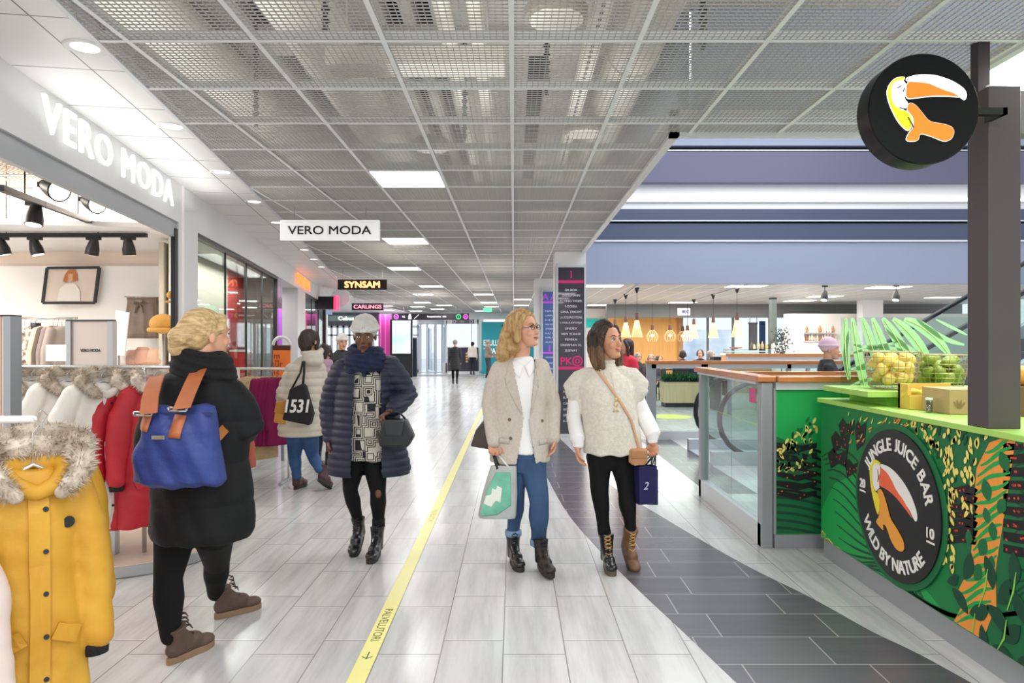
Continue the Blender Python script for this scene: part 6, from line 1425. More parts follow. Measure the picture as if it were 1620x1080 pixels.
    m = MB(); y = yb-.078; m.box(xb(214),xb(338),y+.035,y+.045,zb(657),zb(652)); m.build('zip_edge',M('nylon_dark','#1f2d63',.5),e)
    bvc = bvh_of(zo)
    for pts in ([(288,648),(296,628),(306,605),(316,584)],[(236,656),(238,632),(243,612),(249,596)]):
        rings = []
        for i,(px,py) in enumerate(pts):
            t = i/3; yy = (yb-.075)*(1-t)+(Y-.05)*t+(-.03,-.035,-.035,-.02)[i]; q = P(px,py,yy); w2 = .036
            rings.append([(q.x-w2,yy,q.z),(q.x+w2,yy,q.z+.01),(q.x+w2,yy-.008,q.z+.01),(q.x-w2,yy-.008,q.z)])
        m = MB(); m.loft(rings); m.build('shoulder_strap',LT,e,True,auto=True)
    m = MB(); a_ = p(333,708,-.21); c = p(362,672,-.05); mid = (a_+c)/2+Vector((0,-.02,0)); 
    m.loft([[v+Vector((-.012,0,.018)),v+Vector((.012,0,-.018)),v+Vector((.012,-.008,-.018)),v+Vector((-.012,-.008,.018))] for v in (a_,mid,c)]); m.build('lower_strap',M('strap_ochre','#a8672a',.5),e,True,auto=True)
backpack_woman()
# rust coloured sleeve bag seen right of the black coat: a folded garment carried in front
m = MB(); q = P(384,700,3.45); m.rings([(q.x+.015,3.47,P(0,740,3.45).z,.045,.04),(q.x,3.46,P(0,700,3.45).z,.055,.045),(q.x-.03,3.44,P(0,670,3.45).z,.03,.03)],n=20); blob(m,'folded_garment',M('rust_cloth','#a5523f',.7,bump=.3,bscale=20),None,.006,3,label='rust red folded garment carried in front by the woman in black',cat='clothing')
# ---------------------------------------------------------------- 5. woman in the cream puffer, seen from behind
JEAN2 = M('denim_dark','#26436b',.8,noise=.3,nscale=5,col2='#365b8c')
def puffer_woman():
    Y = 6.95; p = lambda x,y,d=0: P(x,y,Y+d)
    r = empty('person',(p(478,0).x,Y,0),'brown haired woman in cream hooded puffer coat and jeans, black tote on shoulder','person')
    hc = p(491,540,.02); R = Rz(math.radians(160)); b = MB(); T = add_head(b,hc,R,.98)
    b.tube([hc+Vector((0,0,-.06)),p(488,565,.02)],[.05,.055],16,round_=True)
    shL,shR = p(465,585,.02),p(502,583,.02); elL,wrL = p(449,622,-.02),p(446,655,.12); elR,wrR = p(512,625,.02),p(512,665,.08)
    b.rings([(p(482,665).x,Y,p(0,665).z,.15,.11),(p(482,600).x,Y,p(0,600).z,.14,.10),(p(484,575).x,Y,p(0,575).z,.07,.06)])
    arm(b,shL,elL,wrL); arm(b,shR,elR,wrR); add_hand(b,wrL,(.2,.2,-1),(1,0,0),-1,.8); add_hand(b,wrR,(0,.1,-1),(-1,0,0),1,.8)
    blob(b,'body',SKIN2,r,.0065,2); face_parts(r,T,R)
    j = MB(); hipL,hipR = p(468,690),p(489,690); anL,anR = p(470,753,.0),p(505,742,-.10)
    leg(j,hipL,p(466,722,.05),anL,(.098,.064,.058,.046)); leg(j,hipR,p(495,720,.06),anR,(.098,.062,.056,.044)); blob(j,'jeans',JEAN2,r,.009,3)
    BB = M('boot_burgundy','#4d2a2b',.45); boot(r,(anL.x-.02,anL.y-.03,.0),(.15,1,0),(BB,SOLE),laces=LACE,shaft=.14)
    boot(r,(anR.x+.0,Y-.20,.03),(.30,1,0),(BB,SOLE),laces=LACE,shaft=.14,pitch=math.radians(30))
    CR = M('puffer_cream','#cfc6b6',.5,noise=.08,nscale=10,bump=.25,bscale=30); z = MB()
    z.rings([(p(476,688).x,Y,p(0,688).z,.22,.17),(p(477,676).x,Y,p(0,676).z,.235,.18),(p(480,640).x,Y,p(0,640).z,.215,.165),(p(482,605).x,Y,p(0,605).z,.20,.15),(p(484,585).x,Y,p(0,585).z,.185,.135),(p(486,573).x,Y,p(0,573).z,.13,.10),(p(488,563).x,Y,p(0,563).z,.09,.08)],n=40)
    z.tube([shL,(shL+elL)/2,elL,wrL],[.085,.080,.075,.055],18,round_=True); z.tube([shR,(shR+elR)/2,elR,wrR],[.085,.080,.072,.055],18,round_=True)
    blob(z,'puffer_coat',CR,r,.009,3,disp=quilt(.075,.012))
    h = MB(); h.ell(p(495,567,-.10),(.115,.075,.085),n=20,k=12); h.tube([p(480,556,.0),p(484,562,-.08),p(504,560,-.08),p(508,553,.02)],[.03,.045,.045,.03],12,round_=True)
    blob(h,'hood',CR,r,.008,4,disp=lambda co,nr: .005*np.sin(co[:,2]*60))
    HB3 = M('hair_brown','#43302a',.5,noise=.4,nscale=16,nvec=(5,5,.5),col2='#241a17',bump=.4,bscale=30)
    h = MB(); h.ell((0,.028,.040),(.086,.104,.092),n=24,k=14); h.tube([(0,.08,.02),(0,.08,-.05),(0,.07,-.09)],[.075,.07,.05],14,round_=True,ab=(1.1,.8),ref=(0,1,0)); h.tube([(.05,-.04,.085),(.078,-.02,.0),(.078,.0,-.07)],[.022,.024,.024],10,round_=True); h.tube([(-.05,-.04,.085),(-.078,-.02,.0),(-.078,.0,-.07)],[.022,.024,.024],10,round_=True); h.xf(T)
    blob(h,'hair',HB3,r,.007,3,disp=hair_disp(.002,120))
    TB_ = M('tote_black','#141416',.8,bump=.3,bscale=20); e = empty('tote_bag',p(470,671,-.26),'black cotton tote bag with white lettering on the woman in the cream puffer','bag')
    yt = Y-.30; q = lambda a,b_: (P(a,b_,yt).x,P(a,b_,yt).z)
    m = MB(); m.prism([q(446,664),q(489,673),q(494,655),q(482,612),q(478,607),q(458,615)],(0,yt,0),(1,0,0),(0,0,1),(0,1,0),.10); m.build('body',TB_,e,bevel=.012)
    m = MB(); m.tube([P(479,610,yt+.04),P(481,590,Y-.27),P(481,572,Y-.16)],.012,8); m.tube([P(461,616,yt+.06),P(475,590,Y-.24),P(479,572,Y-.15)],.010,8); m.build('strap',TB_,e,True)
    m = MB(); put_text(m,'1531',P(470,642,yt-.004),(P(492,0,yt)-P(448,0,yt)),(0,0,1),width=.24,height=.13,t=.002,offset=.03,shear=.2); m.build('lettering',M('tote_white','#dfdfdc',.7),e)
    e = empty('shoulder_bag',p(441,669,-.1),'ochre leather bag partly hidden behind the black tote','bag'); yt2 = Y-.16; q = lambda a,b_: (P(a,b_,yt2).x,P(a,b_,yt2).z)
    m = MB(); m.prism([q(432,668),q(452,672),q(452,634),q(437,636)],(0,yt2,0),(1,0,0),(0,0,1),(0,1,0),.09); m.build('body',M('leather_ochre','#cf8f35',.5,noise=.15),e,bevel=.012)
    m = MB(); m.prism([q(434,652),q(452,655),q(452,634),q(437,636)],(0,yt2-.008,0),(1,0,0),(0,0,1),(0,1,0),.008); m.build('flap',M('leather_ochre2','#b87a28',.5),e,bevel=.003)
puffer_woman()

# ---------------------------------------------------------------- people farther off
def walker(label, Y, px, py_head, py_foot=None, facing=0, coat=None, hair=None, trousers=None, hat=None, coat_len=.55, seated=False, skin=SKIN, stride=.0, puffer=False, arms=(0,0), skirt=None, hooded=False):
    """a full figure standing (or sitting) at depth Y; facing 0 = toward the camera, pi = away"""
    q = P(px,py_head,Y); top = q.z; base = 0 if not seated else 0
    H = top-base if not seated else 1.68; f = H/1.68; r = empty('person',(q.x,Y,0),label,'person'); R = Rz(facing); z0 = top-1.68*f
    W = lambda x,y,z: Vector((q.x,Y,z0))+R@(Vector((x,y,z))*f)
    hc = W(0,-.02,1.55); b = MB(); T = add_head(b,hc,R,f)
    b.tube([W(0,0,1.5),W(0,0.01,1.38)],[.05*f,.055*f],12,round_=True)
    b.rings([tuple(W(0,0,.9))+(.14*f,.10*f,facing),tuple(W(0,0,1.15))+(.13*f,.09*f,facing),tuple(W(0,0,1.32))+(.15*f,.085*f,facing),tuple(W(0,.01,1.40))+(.07*f,.06*f,facing)],n=20)
    J = []
    for k,s_ in enumerate((-1,1)):
        sh = W(s_*.165,.01,1.33); el = W(s_*.215,.03-.04*arms[k],1.07); wr = W(s_*(.22-.06*arms[k]),-.04-.20*arms[k],.84+.16*arms[k]); J.append((sh,el,wr))
        arm(b,sh,el,wr,(.042*f,.038*f,.034*f,.028*f)); add_hand(b,wr,R@Vector((0,-.15-.6*arms[k],-1+.4*arms[k])),R@Vector((-s_,0,0)),s_,.6,f)
    voxel = max(.006, Y*.0006)
    blob(b,'body',skin,r,voxel,2)
    face_parts(r,T,R,f)
    c = MB(); c.rings([tuple(W(0,0,1.38-coat_len))+(.22*f,.155*f,facing),tuple(W(0,0,1.42-coat_len))+(.225*f,.16*f,facing),tuple(W(0,0,1.1))+(.18*f,.13*f,facing),tuple(W(0,0,1.28))+(.19*f,.125*f,facing),tuple(W(0,.01,1.37))+(.15*f,.10*f,facing),tuple(W(0,.01,1.43))+(.08*f,.075*f,facing)],n=28)
    for sh,el,wr in J: c.tube([sh,(sh+el)/2,el,wr],[.068*f,.062*f,.055*f,.044*f],14,round_=True)
    blob(c,'coat',coat,r,voxel*1.2,3,disp=quilt(.085*f,.010*f) if puffer else folds(.003,16))
    j = MB()
    for k,s_ in enumerate((-1,1)):
        if seated:
            hip,kn,an = W(s_*.09,0,.86),W(s_*.10,-.40,.84),W(s_*.10,-.40,.42)
            an.z = max(an.z,.12)
        else: hip,kn,an = W(s_*.09,0,.85),W(s_*.085,-.03-stride*s_*.5,.48),W(s_*.075,.03-stride*s_,.12)
        leg(j,hip,kn,an,(.09*f,.058*f,.053*f,.042*f))
        sh_ = MB(); hd = R@Vector((0,-1,0)); fc = Vector((an.x,an.y,0)) if not seated else Vector((an.x,an.y,an.z-.12))
        sh_.ell(fc+hd*.07*f+Vector((0,0,.04)),(.045*f,.045*f,.038),n=12,k=8); sh_.ell(fc+hd*.11*f+Vector((0,0,.032)),(.042*f,.042*f,.03),n=12,k=8); sh_.tube([fc+hd*-.03*f+Vector((0,0,.038)),fc+hd*.14*f+Vector((0,0,.032))],.036,12,round_=True); sh_.tube([fc+Vector((0,0,.05)),fc+Vector((0,0,.17))],[.046*f,.045*f],12,round_=True)
        blob(sh_,'shoe',BOOTM,r,voxel*1.2,2)
    blob(j,'trousers',trousers or TIGHT,r,voxel*1.2,2)
    if hair:
        h = MB(); h.ell((0,.028,.040),(.086,.104,.092),n=20,k=12); L_ = {'short':.04,'bob':.12,'long':.2}[hair[1]]
        h.tube([(0,.07,.03),(0,.075,-L_)],[.075,.062],12,round_=True,ab=(1.1,.8),ref=(0,1,0))
        for s_ in (-1,1): h.tube([(s_*.045,-.05,.088),(s_*.076,-.02,.02),(s_*.08,.0,-L_)],[.02,.024,.022],10,round_=True)
        h.xf(T); blob(h,'hair',hair[0],r,voxel,2)
    if hat:
        h = MB(); h.ell((0,.020,.060),(.092,.108,.098),n=20,k=12); h.tube([(.088*math.cos(a),.020+.104*math.sin(a),.05) for a in np.linspace(0,2*PI,17)],.016,8); h.xf(T); blob(h,'hat',hat,r,voxel,2)
    if hooded:
        h = MB(); h.tube([W(-.1,.06,1.42),W(0,.12,1.40),W(.1,.06,1.42)],[.05*f,.07*f,.05*f],12,round_=True); blob(h,'hood',coat,r,voxel,2)
    return r
BH = M('hair_brown','#43302a',.5); GH = M('hair_grey','#8a8684',.6); DKC = M('coat_dark','#24262b',.6,noise=.2,nscale=6)
walker('small figure in a long black quilted coat with grey hat walking away down the corridor',24.3,720,538,facing=PI,coat=M('coat_black_puf','#1d1f24',.5),hat=M('hat_grey','#8d9194',.9),coat_len=.82,puffer=True)
walker('person in a white sweater and dark trousers by the purple counter',31.0,747.5,540,facing=PI*.9,coat=M('sweater_cream','#e9e2d3',.8),hair=(BH,'short'),trousers=M('trs_navy','#1c2130',.7),coat_len=.5)
walker('grey haired person in a mottled brown jacket standing before the teal hoarding',28.0,772,537,facing=math.radians(120),coat=M('jacket_mottled','#8a7f74',.7,noise=.4,nscale=6),hair=(GH,'short'),trousers=M('trs_grey','#39404e',.7),coat_len=.5,arms=(1,1))
walker('person in a pale pink jacket partly hidden behind the cream puffer coat',8.2,513,543,facing=PI*.95,coat=M('jacket_pink','#d2a9c4',.6),hair=(BH,'short'),trousers=M('trs_dkblue','#20283c',.7),coat_len=.5,puffer=True,hooded=True)
walker('person with white hair and dark jacket behind the woman in the navy coat',10.5,541,529,facing=math.radians(30),coat=DKC,hat=M('hair_white','#d9d6d0',.8),trousers=M('trs_dkblue','#20283c'),coat_len=.6)
walker('dark haired woman in a bright pink-red top behind the woman in the poncho',9.6,992,535,facing=math.radians(-70),coat=M('top_pinkred','#e0304c',.7),hair=(BH,'long'),trousers=M('trs_black','#17181b',.7),coat_len=.5)
walker('person with pink beanie and black coat beyond the railings beside the leaf screen',7.55,1310,536,facing=math.radians(70),coat=M('coat_black2','#131418',.6),hat=M('beanie_pink','#e2bfd0',.85),coat_len=.7,arms=(1,1))
# seated cafe guests around a table
def chair(c, facing, name, label):
    R = Rz(facing); e = empty(name,c,label,'chair','dark cafe chairs'); W = lambda x,y,z: Vector(c)+R@Vector((x,y,z)); CH = M('chair_dark','#2d2522',.5)
    m = MB(); m.obox(W(0,0,.45),(.42,.42,.03),R@Vector((1,0,0)),R@Vector((0,1,0)),(0,0,1)); m.build('seat',CH,e,bevel=.006)
    m = MB(); m.obox(W(0,.21,.70),(.40,.02,.34),R@Vector((1,0,0)),R@Vector((0,1,0)),(0,0,1)); m.build('backrest',CH,e,bevel=.006)
    for x in (-.19,.19):
        for y in (-.19,.19): MB().tube([W(x,y,.44),W(x*1.1,y*1.1,0)],.014,8).build('leg',CH,e)
seats = [(1009,557,17.9,'curly',.3,'#3b3436',GH,'cafe guest with grey hair seated leftmost behind the far railing'),(1030,560,17.8,'b',-.2,'#5a4650',GH,'cafe guest with pale hair seated second from the left behind the railing'),
 (1042,562,19.8,'c',.4,'#2c2a30',BH,'cafe guest in dark clothes seated close behind the pale haired guest'),(1080,553,18.0,'d',2.8,'#1e2440',BH,'bald looking cafe guest in navy seated with the back to the camera'),
 (1108,552,18.05,'e',-.4,'#201f22',BH,'cafe guest in black seated in front of the bright window'),(1124,554,19.4,'f',1.0,'#2a2a2e',GH,'cafe guest leaning forward at the right end of the cafe table')]
for i,(px,py,Y,k_,fc,cc,hr,lb) in enumerate(seats):
    walker(lb,Y,px,py,facing=fc,coat=M('guest_coat_%s'%k_,cc,.7),hair=(hr,'short'),seated=True,coat_len=.55,arms=(1,1))
    x = P(px,0,Y).x; zt_ = P(px,py,Y).z-1.68; chair((x,Y+.0,0),fc,'cafe_chair',('dark cafe chair of the leftmost guest','dark cafe chair of the second guest from the left','dark cafe chair of the third guest','dark cafe chair of the guest in navy','dark cafe chair of the guest in black by the window','dark cafe chair of the rightmost guest')[i])
def table(x,Y,label,w_=1.6):
    e = empty('cafe_table',(x,Y,0),label,'table'); m = MB(); m.box(x-w_/2,x+w_/2,Y-.35,Y+.35,.72,.75); m.build('tabletop',M('table_wood','#6b4a32',.5),e,bevel=.004)
    for a in (-.9,.9):
        for b_ in (-.3,.3): MB().tube([(x+a*w_/2,Y+b_,.72),(x+a*w_/2,Y+b_,0)],.02,8).build('leg',DARK,e)
    return e
table(3.9,18.9,'dark wooden cafe table left, among the seated guests'); table(5.0,18.9,'dark wooden cafe table right, by the bright window',.5)
for i,px in enumerate((1048,1051.5,1062)):
    c = P(px,566,18.7); c.z = .751; MB().lathe([(0,0),(.03,0),(.04,.1),(.036,.1),(.028,.01),(0,.01)],c,16).build('cup',WHITE,None,True,label=('white cup leftmost on the cafe table','white cup second on the cafe table','white cup rightmost on the cafe table')[i],cat='cup')
# planter
e = empty('planter',(P(1085,0,15.6).x,15.7,0),'wooden planter box with green plants behind the glass railing','planter'); x0,x1 = P(1051,0,15.6).x,P(1118,0,15.6).x
zt_ = P(0,604,15.6).z
part(e,'box',M('planter_wood','#dcc79a',.6,noise=.15,nscale=3,nvec=(8,8,.5)),(x0,x1,15.6,16.1,.10,zt_),bevel=.005); part(e,'plinth',DARK,(x0+.03,x1-.03,15.63,16.07,0,.10)); part(e,'edge',DARK,(x0-.01,x1+.01,15.59,16.11,zt_,zt_+.02))
LFG = M('plant_green','#2f6a3a',.6,noise=.3,nscale=8); m = MB(); rr = random.Random(5)
def leaf3(m, base, d, L, W_, k=0):
    d = Vector(d).normalized(); s_ = d.cross(Vector((0,0,1))).normalized() if abs(d.z)<.98 else Vector((1,0,0)); u = s_.cross(d)
    pts = [base, base+d*L*.35+s_*W_/2+u*.01, base+d*L, base+d*L*.35-s_*W_/2+u*.01, base+d*L*.4-u*W_*.2]
    m.add(pts,[(0,1,4),(1,2,4),(2,3,4),(3,0,4)],k)
for _ in range(420):
    b0 = Vector((rr.uniform(x0+.03,x1-.03),rr.uniform(15.63,16.05),zt_+rr.uniform(0,.08))); leaf3(m,b0,(rr.uniform(-1,1),rr.uniform(-1,1),rr.uniform(.3,1.3)),rr.uniform(.08,.2),.05)
m.build('foliage',LFG,e,kind='stuff')
# yellow round floor mark
MB().lathe([(0,.0003),(.42,.0003),(.42,.003),(0,.003)],(P(1062,0,13.6).x,13.7,0),48).build('floor_marking',M('floor_yellow','#dfe05a',.5),label='yellow round floor marking behind the glass railing',cat='floor marking')
# cafe pendants
PCW = M('pendant_wood','#e8c99a',.5,emit=.35,ecol='#ffd49a'); PCT = M('pendant_top','#5a3a34',.5); BULB = M('bulb','#fff2d8',.3,emit=6,ecol='#ffe0b0')
def cone_pendant(x,Y,zb,H,R1,label,grp):
    e = empty('pendant_lamp',(x,Y,zb),label,'pendant lamp',grp); n = 28; m = MB()
    for i in range(n):
        a = 2*PI*i/n; d = Vector((math.cos(a),math.sin(a),0)); c = Vector((x,Y,zb))
        m.beam(c+d*R1, c+d*R1*.34+Vector((0,0,H*.70)),.010,.004,d)
    for t in (0,.35,.68): rr_ = R1*(1-t*.94); m.tube([(x+rr_*math.cos(a),Y+rr_*math.sin(a),zb+H*t) for a in np.linspace(0,2*PI,25)],.006,6)
    m.build('shade',PCW,e)
    MB().lathe([(R1*.33,H*.66),(R1*.36,H*.7),(R1*.30,H),(0,H)],(x,Y,zb),20).build('shade_top',PCT,e,True,auto=True)
    MB().ell((x,Y,zb+H*.5),(.045,.045,.055)).build('bulb',BULB,e,True)
    MB().tube([(x,Y,zb+H),(x,Y,CEIL-.13)],.006,6).build('cord',BLACK,e); MB().lathe([(0,-.14),(.02,-.14),(.07,0),(0,0)],(x,Y,CEIL),16).build('canopy',BLACK,e,True,auto=True)
for i,(px,pt,pb,Y,lb) in enumerate(((973,505,540,23,'left row, farthest'),(990,500,533,20.5,'left row, middle'),(1007.5,495,533,18,'left row, nearest'),(1097.7,504,535,23,'right row, farthest'),(1128.3,500,534,20.5,'right row, middle'),(1166,495,533,18,'right row, nearest'))):
    a = P(px,pt,Y); b_ = P(px,pb,Y); cone_pendant(a.x,Y,b_.z,a.z-b_.z,.15,'cone shaped slatted wooden pendant lamp over the cafe, '+lb,'cone pendant lamps')
def bulb_pendant(x,Y,zb,label):
    e = empty('pendant_lamp',(x,Y,zb),label,'pendant lamp','round pendant lamps'); m = MB(); n = 14
    for i in range(n):
        a = 2*PI*i/n; d = Vector((math.cos(a),math.sin(a),0)); m.tube([Vector((x,Y,zb))+d*r_+Vector((0,0,z_)) for r_,z_ in ((.14,0),(.20,.10),(.21,.22),(.14,.34),(.05,.42))],.0055,5)
    m.build('shade',PCW,e); MB().lathe([(.055,.40),(.06,.44),(.05,.60),(0,.60)],(x,Y,zb),16).build('shade_top',PCT,e,True,auto=True); MB().ell((x,Y,zb+.22),(.05,.05,.06)).build('bulb',BULB,e,True)
    MB().tube([(x,Y,zb+.6),(x,Y,CEIL)],.006,6).build('cord',BLACK,e)
for i,(px,Y) in enumerate(((1032,25.2),(1060,25.2),(1087.5,25.6),(1080,27.0))):
    b_ = P(px,540,Y); bulb_pendant(b_.x,Y,b_.z,'round slatted pendant lamp before the wooden wall, '+('leftmost','second from left','rightmost','half hidden by another lamp')[i])
def track(name,a,b_,label): 
    m = MB(); m.beam(a,b_,.035,.035); m.build('ceiling_track',M('track_black','#1a1a1c',.5),None,label=label,cat='lighting track')
m = MB(); m.beam((3.05,16.9,CEIL-.02),(3.6,24,CEIL-.02),.03,.03); m.build('ceiling_track',ALUW,None,label='light grey lamp track over the left cafe pendants',cat='lighting track')
m = MB(); m.beam((5.75,16.9,CEIL-.02),(6.15,24,CEIL-.02),.03,.03); m.build('ceiling_track',ALUW,None,label='light grey lamp track over the right cafe pendants',cat='lighting track')
# cafe ceiling panels, downlights
for i,(px,py) in enumerate(((955,452),(949,482),(1180,452.5),(1080,478),(1265,475.5),(1305,468.5),(1405,454),(1493,470))):
    Y = 1530/(540-py); x = (px-CX)*Y/FPX
    e = empty('ceiling_light',(x,Y,CEIL),'long bright ceiling panel beyond the atrium, '+('nearest on the left','farther on the left','near the middle over the right pendants','farther in the middle','right, behind the black spotlight','right, beside the black spotlight','far right, nearest','far right, farther')[i],'ceiling light','ceiling light panels beyond the atrium')
    part(e,'diffuser',EM,(x-.45,x+.45,Y-.3,Y+.3,CEIL-.012,CEIL-.004)); part(e,'frame',WHITE,(x-.48,x+.48,Y-.33,Y+.33,CEIL-.006,CEIL+.01))
def spot_head(name,c,d,label,grp,L=.18,r0=.03,r1=.055,drop=.12,mt=None,cat='spotlight',emitc=False):
    c = Vector(c); d = Vector(d).normalized(); e = empty(name,c,label,cat,grp); BK_ = M('spot_black','#17171a',.45)
    MB().box(c.x-.07,c.x+.07,c.y-.02,c.y+.02,c.z-.035,c.z).build('adapter',BK_,e,bevel=.003); MB().tube([c,c+Vector((0,0,-drop))],.010,8).build('stem',BK_,e)
    h = c+Vector((0,0,-drop)); m = MB(); m.tube([h-d*L*.35,h-d*L*.1,h+d*L*.3,h+d*L*.65],[r0*.7,r0,r0*1.35,r1],20); m.build('housing',BK_,e,True,auto=True)
    MB().tube([h+d*L*.652,h+d*L*.66],[r1*.86,r1*.86],20).build('lens',M('spot_lens','#fff4df',emit=2.5),e); return e
for i,(px,py) in enumerate(((1305,464),(1418,465))):
    Y = 14.5; c = P(px,py,17.3); c.z = min(c.z,CEIL); c = Vector(((px-CX)*17.3/FPX,17.3,CEIL)); spot_head('spotlight',c,(-.3,-.3,-1),('black spotlight on the far ceiling right of the pendants','black spotlight on the far ceiling above the leaf screen')[i],'black spotlights beyond the atrium',L=.25,r0=.07,r1=.09,drop=.22)
# cafe window, counter, things
r = empty('window_6',(wx(1165,32),32,0),kind='structure'); m = MB()
for px in (1079,1120,1160,1218,1252): x = wx(px,32); m.box(x-.05,x+.05,32,32.1,0,2.9)
m.box(wx(1079,32),wx(1252,32),32,32.1,2.75,2.9); m.build('frame',ALUW,r); part(r,'pane',glass('door_glass'),(wx(1079,32),wx(1252,32),32.04,32.05,0,2.75))
part(None,'column_cafe',M('col_green','#5d6663',.6,noise=.3,nscale=2),(wx(1221,22),wx(1229,22),22,22.25,0,CEIL),kind='structure')
e = empty('roller_blind',(wx(1190,31),31,1.3),'grey blind hanging in the cafe window','blind'); part(e,'cloth',M('blind_grey','#b5b9c0',.8),(wx(1185,31),wx(1198,31),31,31.05,1.1,2.3)); part(e,'rail',ALU,(wx(1184,31),wx(1199,31),30.99,31.06,2.3,2.36)); part(e,'cord',ALU,(wx(1186,31),wx(1186,31)+.02,31.0,31.03,2.36,CEIL),(wx(1197,31),wx(1197,31)+.02,31.0,31.03,2.36,CEIL))
part(None,'street_banner',M('banner_blue2','#3d6ea8',.6),(wx(1202,33.5),wx(1211,33.5),33.5,33.6,.9,2.5),(wx(1206,33.5),wx(1207,33.5),33.53,33.57,0,.9),label='blue banner outside the cafe window',cat='banner')
e = empty('bakery_counter',(wx(1188,20),20,0),'low cafe display counter with pastries in front of the bright window','counter'); Y = 20
part(e,'front',M('cafe_counter_wood','#c08a5a',.5),(wx(1152,Y),wx(1222,Y),Y,Y+.7,0,wz(562,Y))); part(e,'top',WHITE,(wx(1151,Y),wx(1223,Y),Y-.03,Y+.73,wz(562,Y),wz(559.5,Y))); part(e,'glass_case',RG,(wx(1154,Y),wx(1220,Y),Y+.1,Y+.6,wz(559.5,Y),wz(552,Y)))
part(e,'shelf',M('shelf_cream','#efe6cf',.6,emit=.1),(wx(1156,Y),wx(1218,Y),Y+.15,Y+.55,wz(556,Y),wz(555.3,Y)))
c = P(1164,549,20.4); e = empty('serving_tray',c,'round red serving tray on the cafe display counter','tray'); c.z = wz(552,20)+.02
m = MB(); m.lathe([(0,0),(.17,0),(.19,.03),(.18,.03),(.16,.012),(0,.012)],c,24); m.build('tray',M('tray_red','#a4513c',.5),e,True); MB().lathe([(0,-.02),(.08,-.02),(.06,0),(0,0)],c,16).build('foot',WHITE,e,True)
for i,(px,h_,cl) in enumerate(((1189,.20,'#4d4a46'),(1193,.14,'#d9c7a0'),(1200,.22,'#b9a98c'),(1206,.22,'#a99674'),(1213,.13,'#b3a34a'),(1217,.22,'#3c3a3a'))):
    c = P(px,0,20.3); c.z = wz(552,20)+.001; MB().lathe([(0,0),(.04,0),(.045,.02),(.045,h_*.6),(.018,h_*.8),(.018,h_),(0,h_)],c,16).build('jar',M('jar_%d'%i,cl,.4),None,True,label=('dark jar leftmost on the cafe counter','small cream jar on the cafe counter','tall beige jar on the cafe counter','tan jar in the middle of the cafe counter','small olive jar near the column','dark tall bottle nearest the column')[i],cat='jar')
# plant by the column
e = empty('potted_plant',(wx(1236,19),19,0),'tall leafy plant in a dark pot right of the green column','plant'); MB().lathe([(0,0),(.14,0),(.19,.5),(.17,.5),(.13,.03),(0,.03)],(wx(1236,19),19,0),24).build('pot',DARK,e,True)
m = MB(); m.tube([(wx(1236,19),19,.4),(wx(1236,19)+.02,19,1.1),(wx(1237,19),19,1.7)],.012,6); m.build('stem',M('stem_brown','#5a4a38',.7),e); m = MB()
for _ in range(260): b0 = Vector((wx(1236,19)+rr.gauss(0,.12),19+rr.gauss(0,.12),rr.uniform(1.15,1.85))); leaf3(m,b0,(rr.uniform(-1,1),rr.uniform(-1,1),rr.uniform(-.6,.8)),rr.uniform(.06,.12),.05)
m.build('foliage',M('plant_dark','#3c4a3a',.6),e,kind='stuff')
# white service counter of the gift shop
Y = 19.4; e = empty('service_counter',(wx(1270,Y),Y,0),'plain white service counter right of the potted plant','counter'); part(e,'body',M('counter_white','#eef0f2',.4),(wx(1233,Y),wx(1305,Y),Y,Y+.6,.08,wz(543,Y)),bevel=.005); part(e,'plinth',DARK,(wx(1235,Y),wx(1303,Y),Y+.03,Y+.6,0,.08))
e = empty('gift_shelf',(wx(1300,23.6),23.6,.8),'lit wall shelf full of small pale and copper vases','shelf'); Y = 23.6
for z_ in (539,526): part(e,'board',WHITE,(wx(1272,Y),wx(1330,Y),Y,Y+.38,wz(z_,Y)-.02,wz(z_,Y)))
part(e,'side',WHITE,(wx(1271,Y),wx(1272,Y),Y,Y+.38,0,wz(514,Y)))
proto = None
for k_,(z_,st) in enumerate(((539,13),(526,12))):
    for i in range(st):
        x = wx(1276+i*4.2,Y); 
        if proto is None:
            o = MB().lathe([(0,0),(.035,0),(.05,.06),(.035,.14),(.018,.18),(.025,.21),(0,.21)],(0,0,0),14).build('vase',M('vase_pale','#efe3d6',.35),None,True,local=True); proto = o
        else: o = proto.copy(); COL.objects.link(o)
        if i%5 == 1: o.data = o.data.copy(); o.data.materials[0] = M('vase_copper','#c98a5a',.3,.4)
        sc_ = rr.uniform(.8,1.25); o.scale = (sc_,sc_,sc_); o.location = (x,Y+.2,wz(z_,Y)+.001); tag(o,'small vase on the lit gift shop shelf','vase','vases on the gift shop shelf')
part(None,'fire_box',M('fire_red','#c0392b',.5),(7.12,7.25,13.2,13.3,1.9,2.15),label='small red wall box by the right white column',cat='box') if False else None
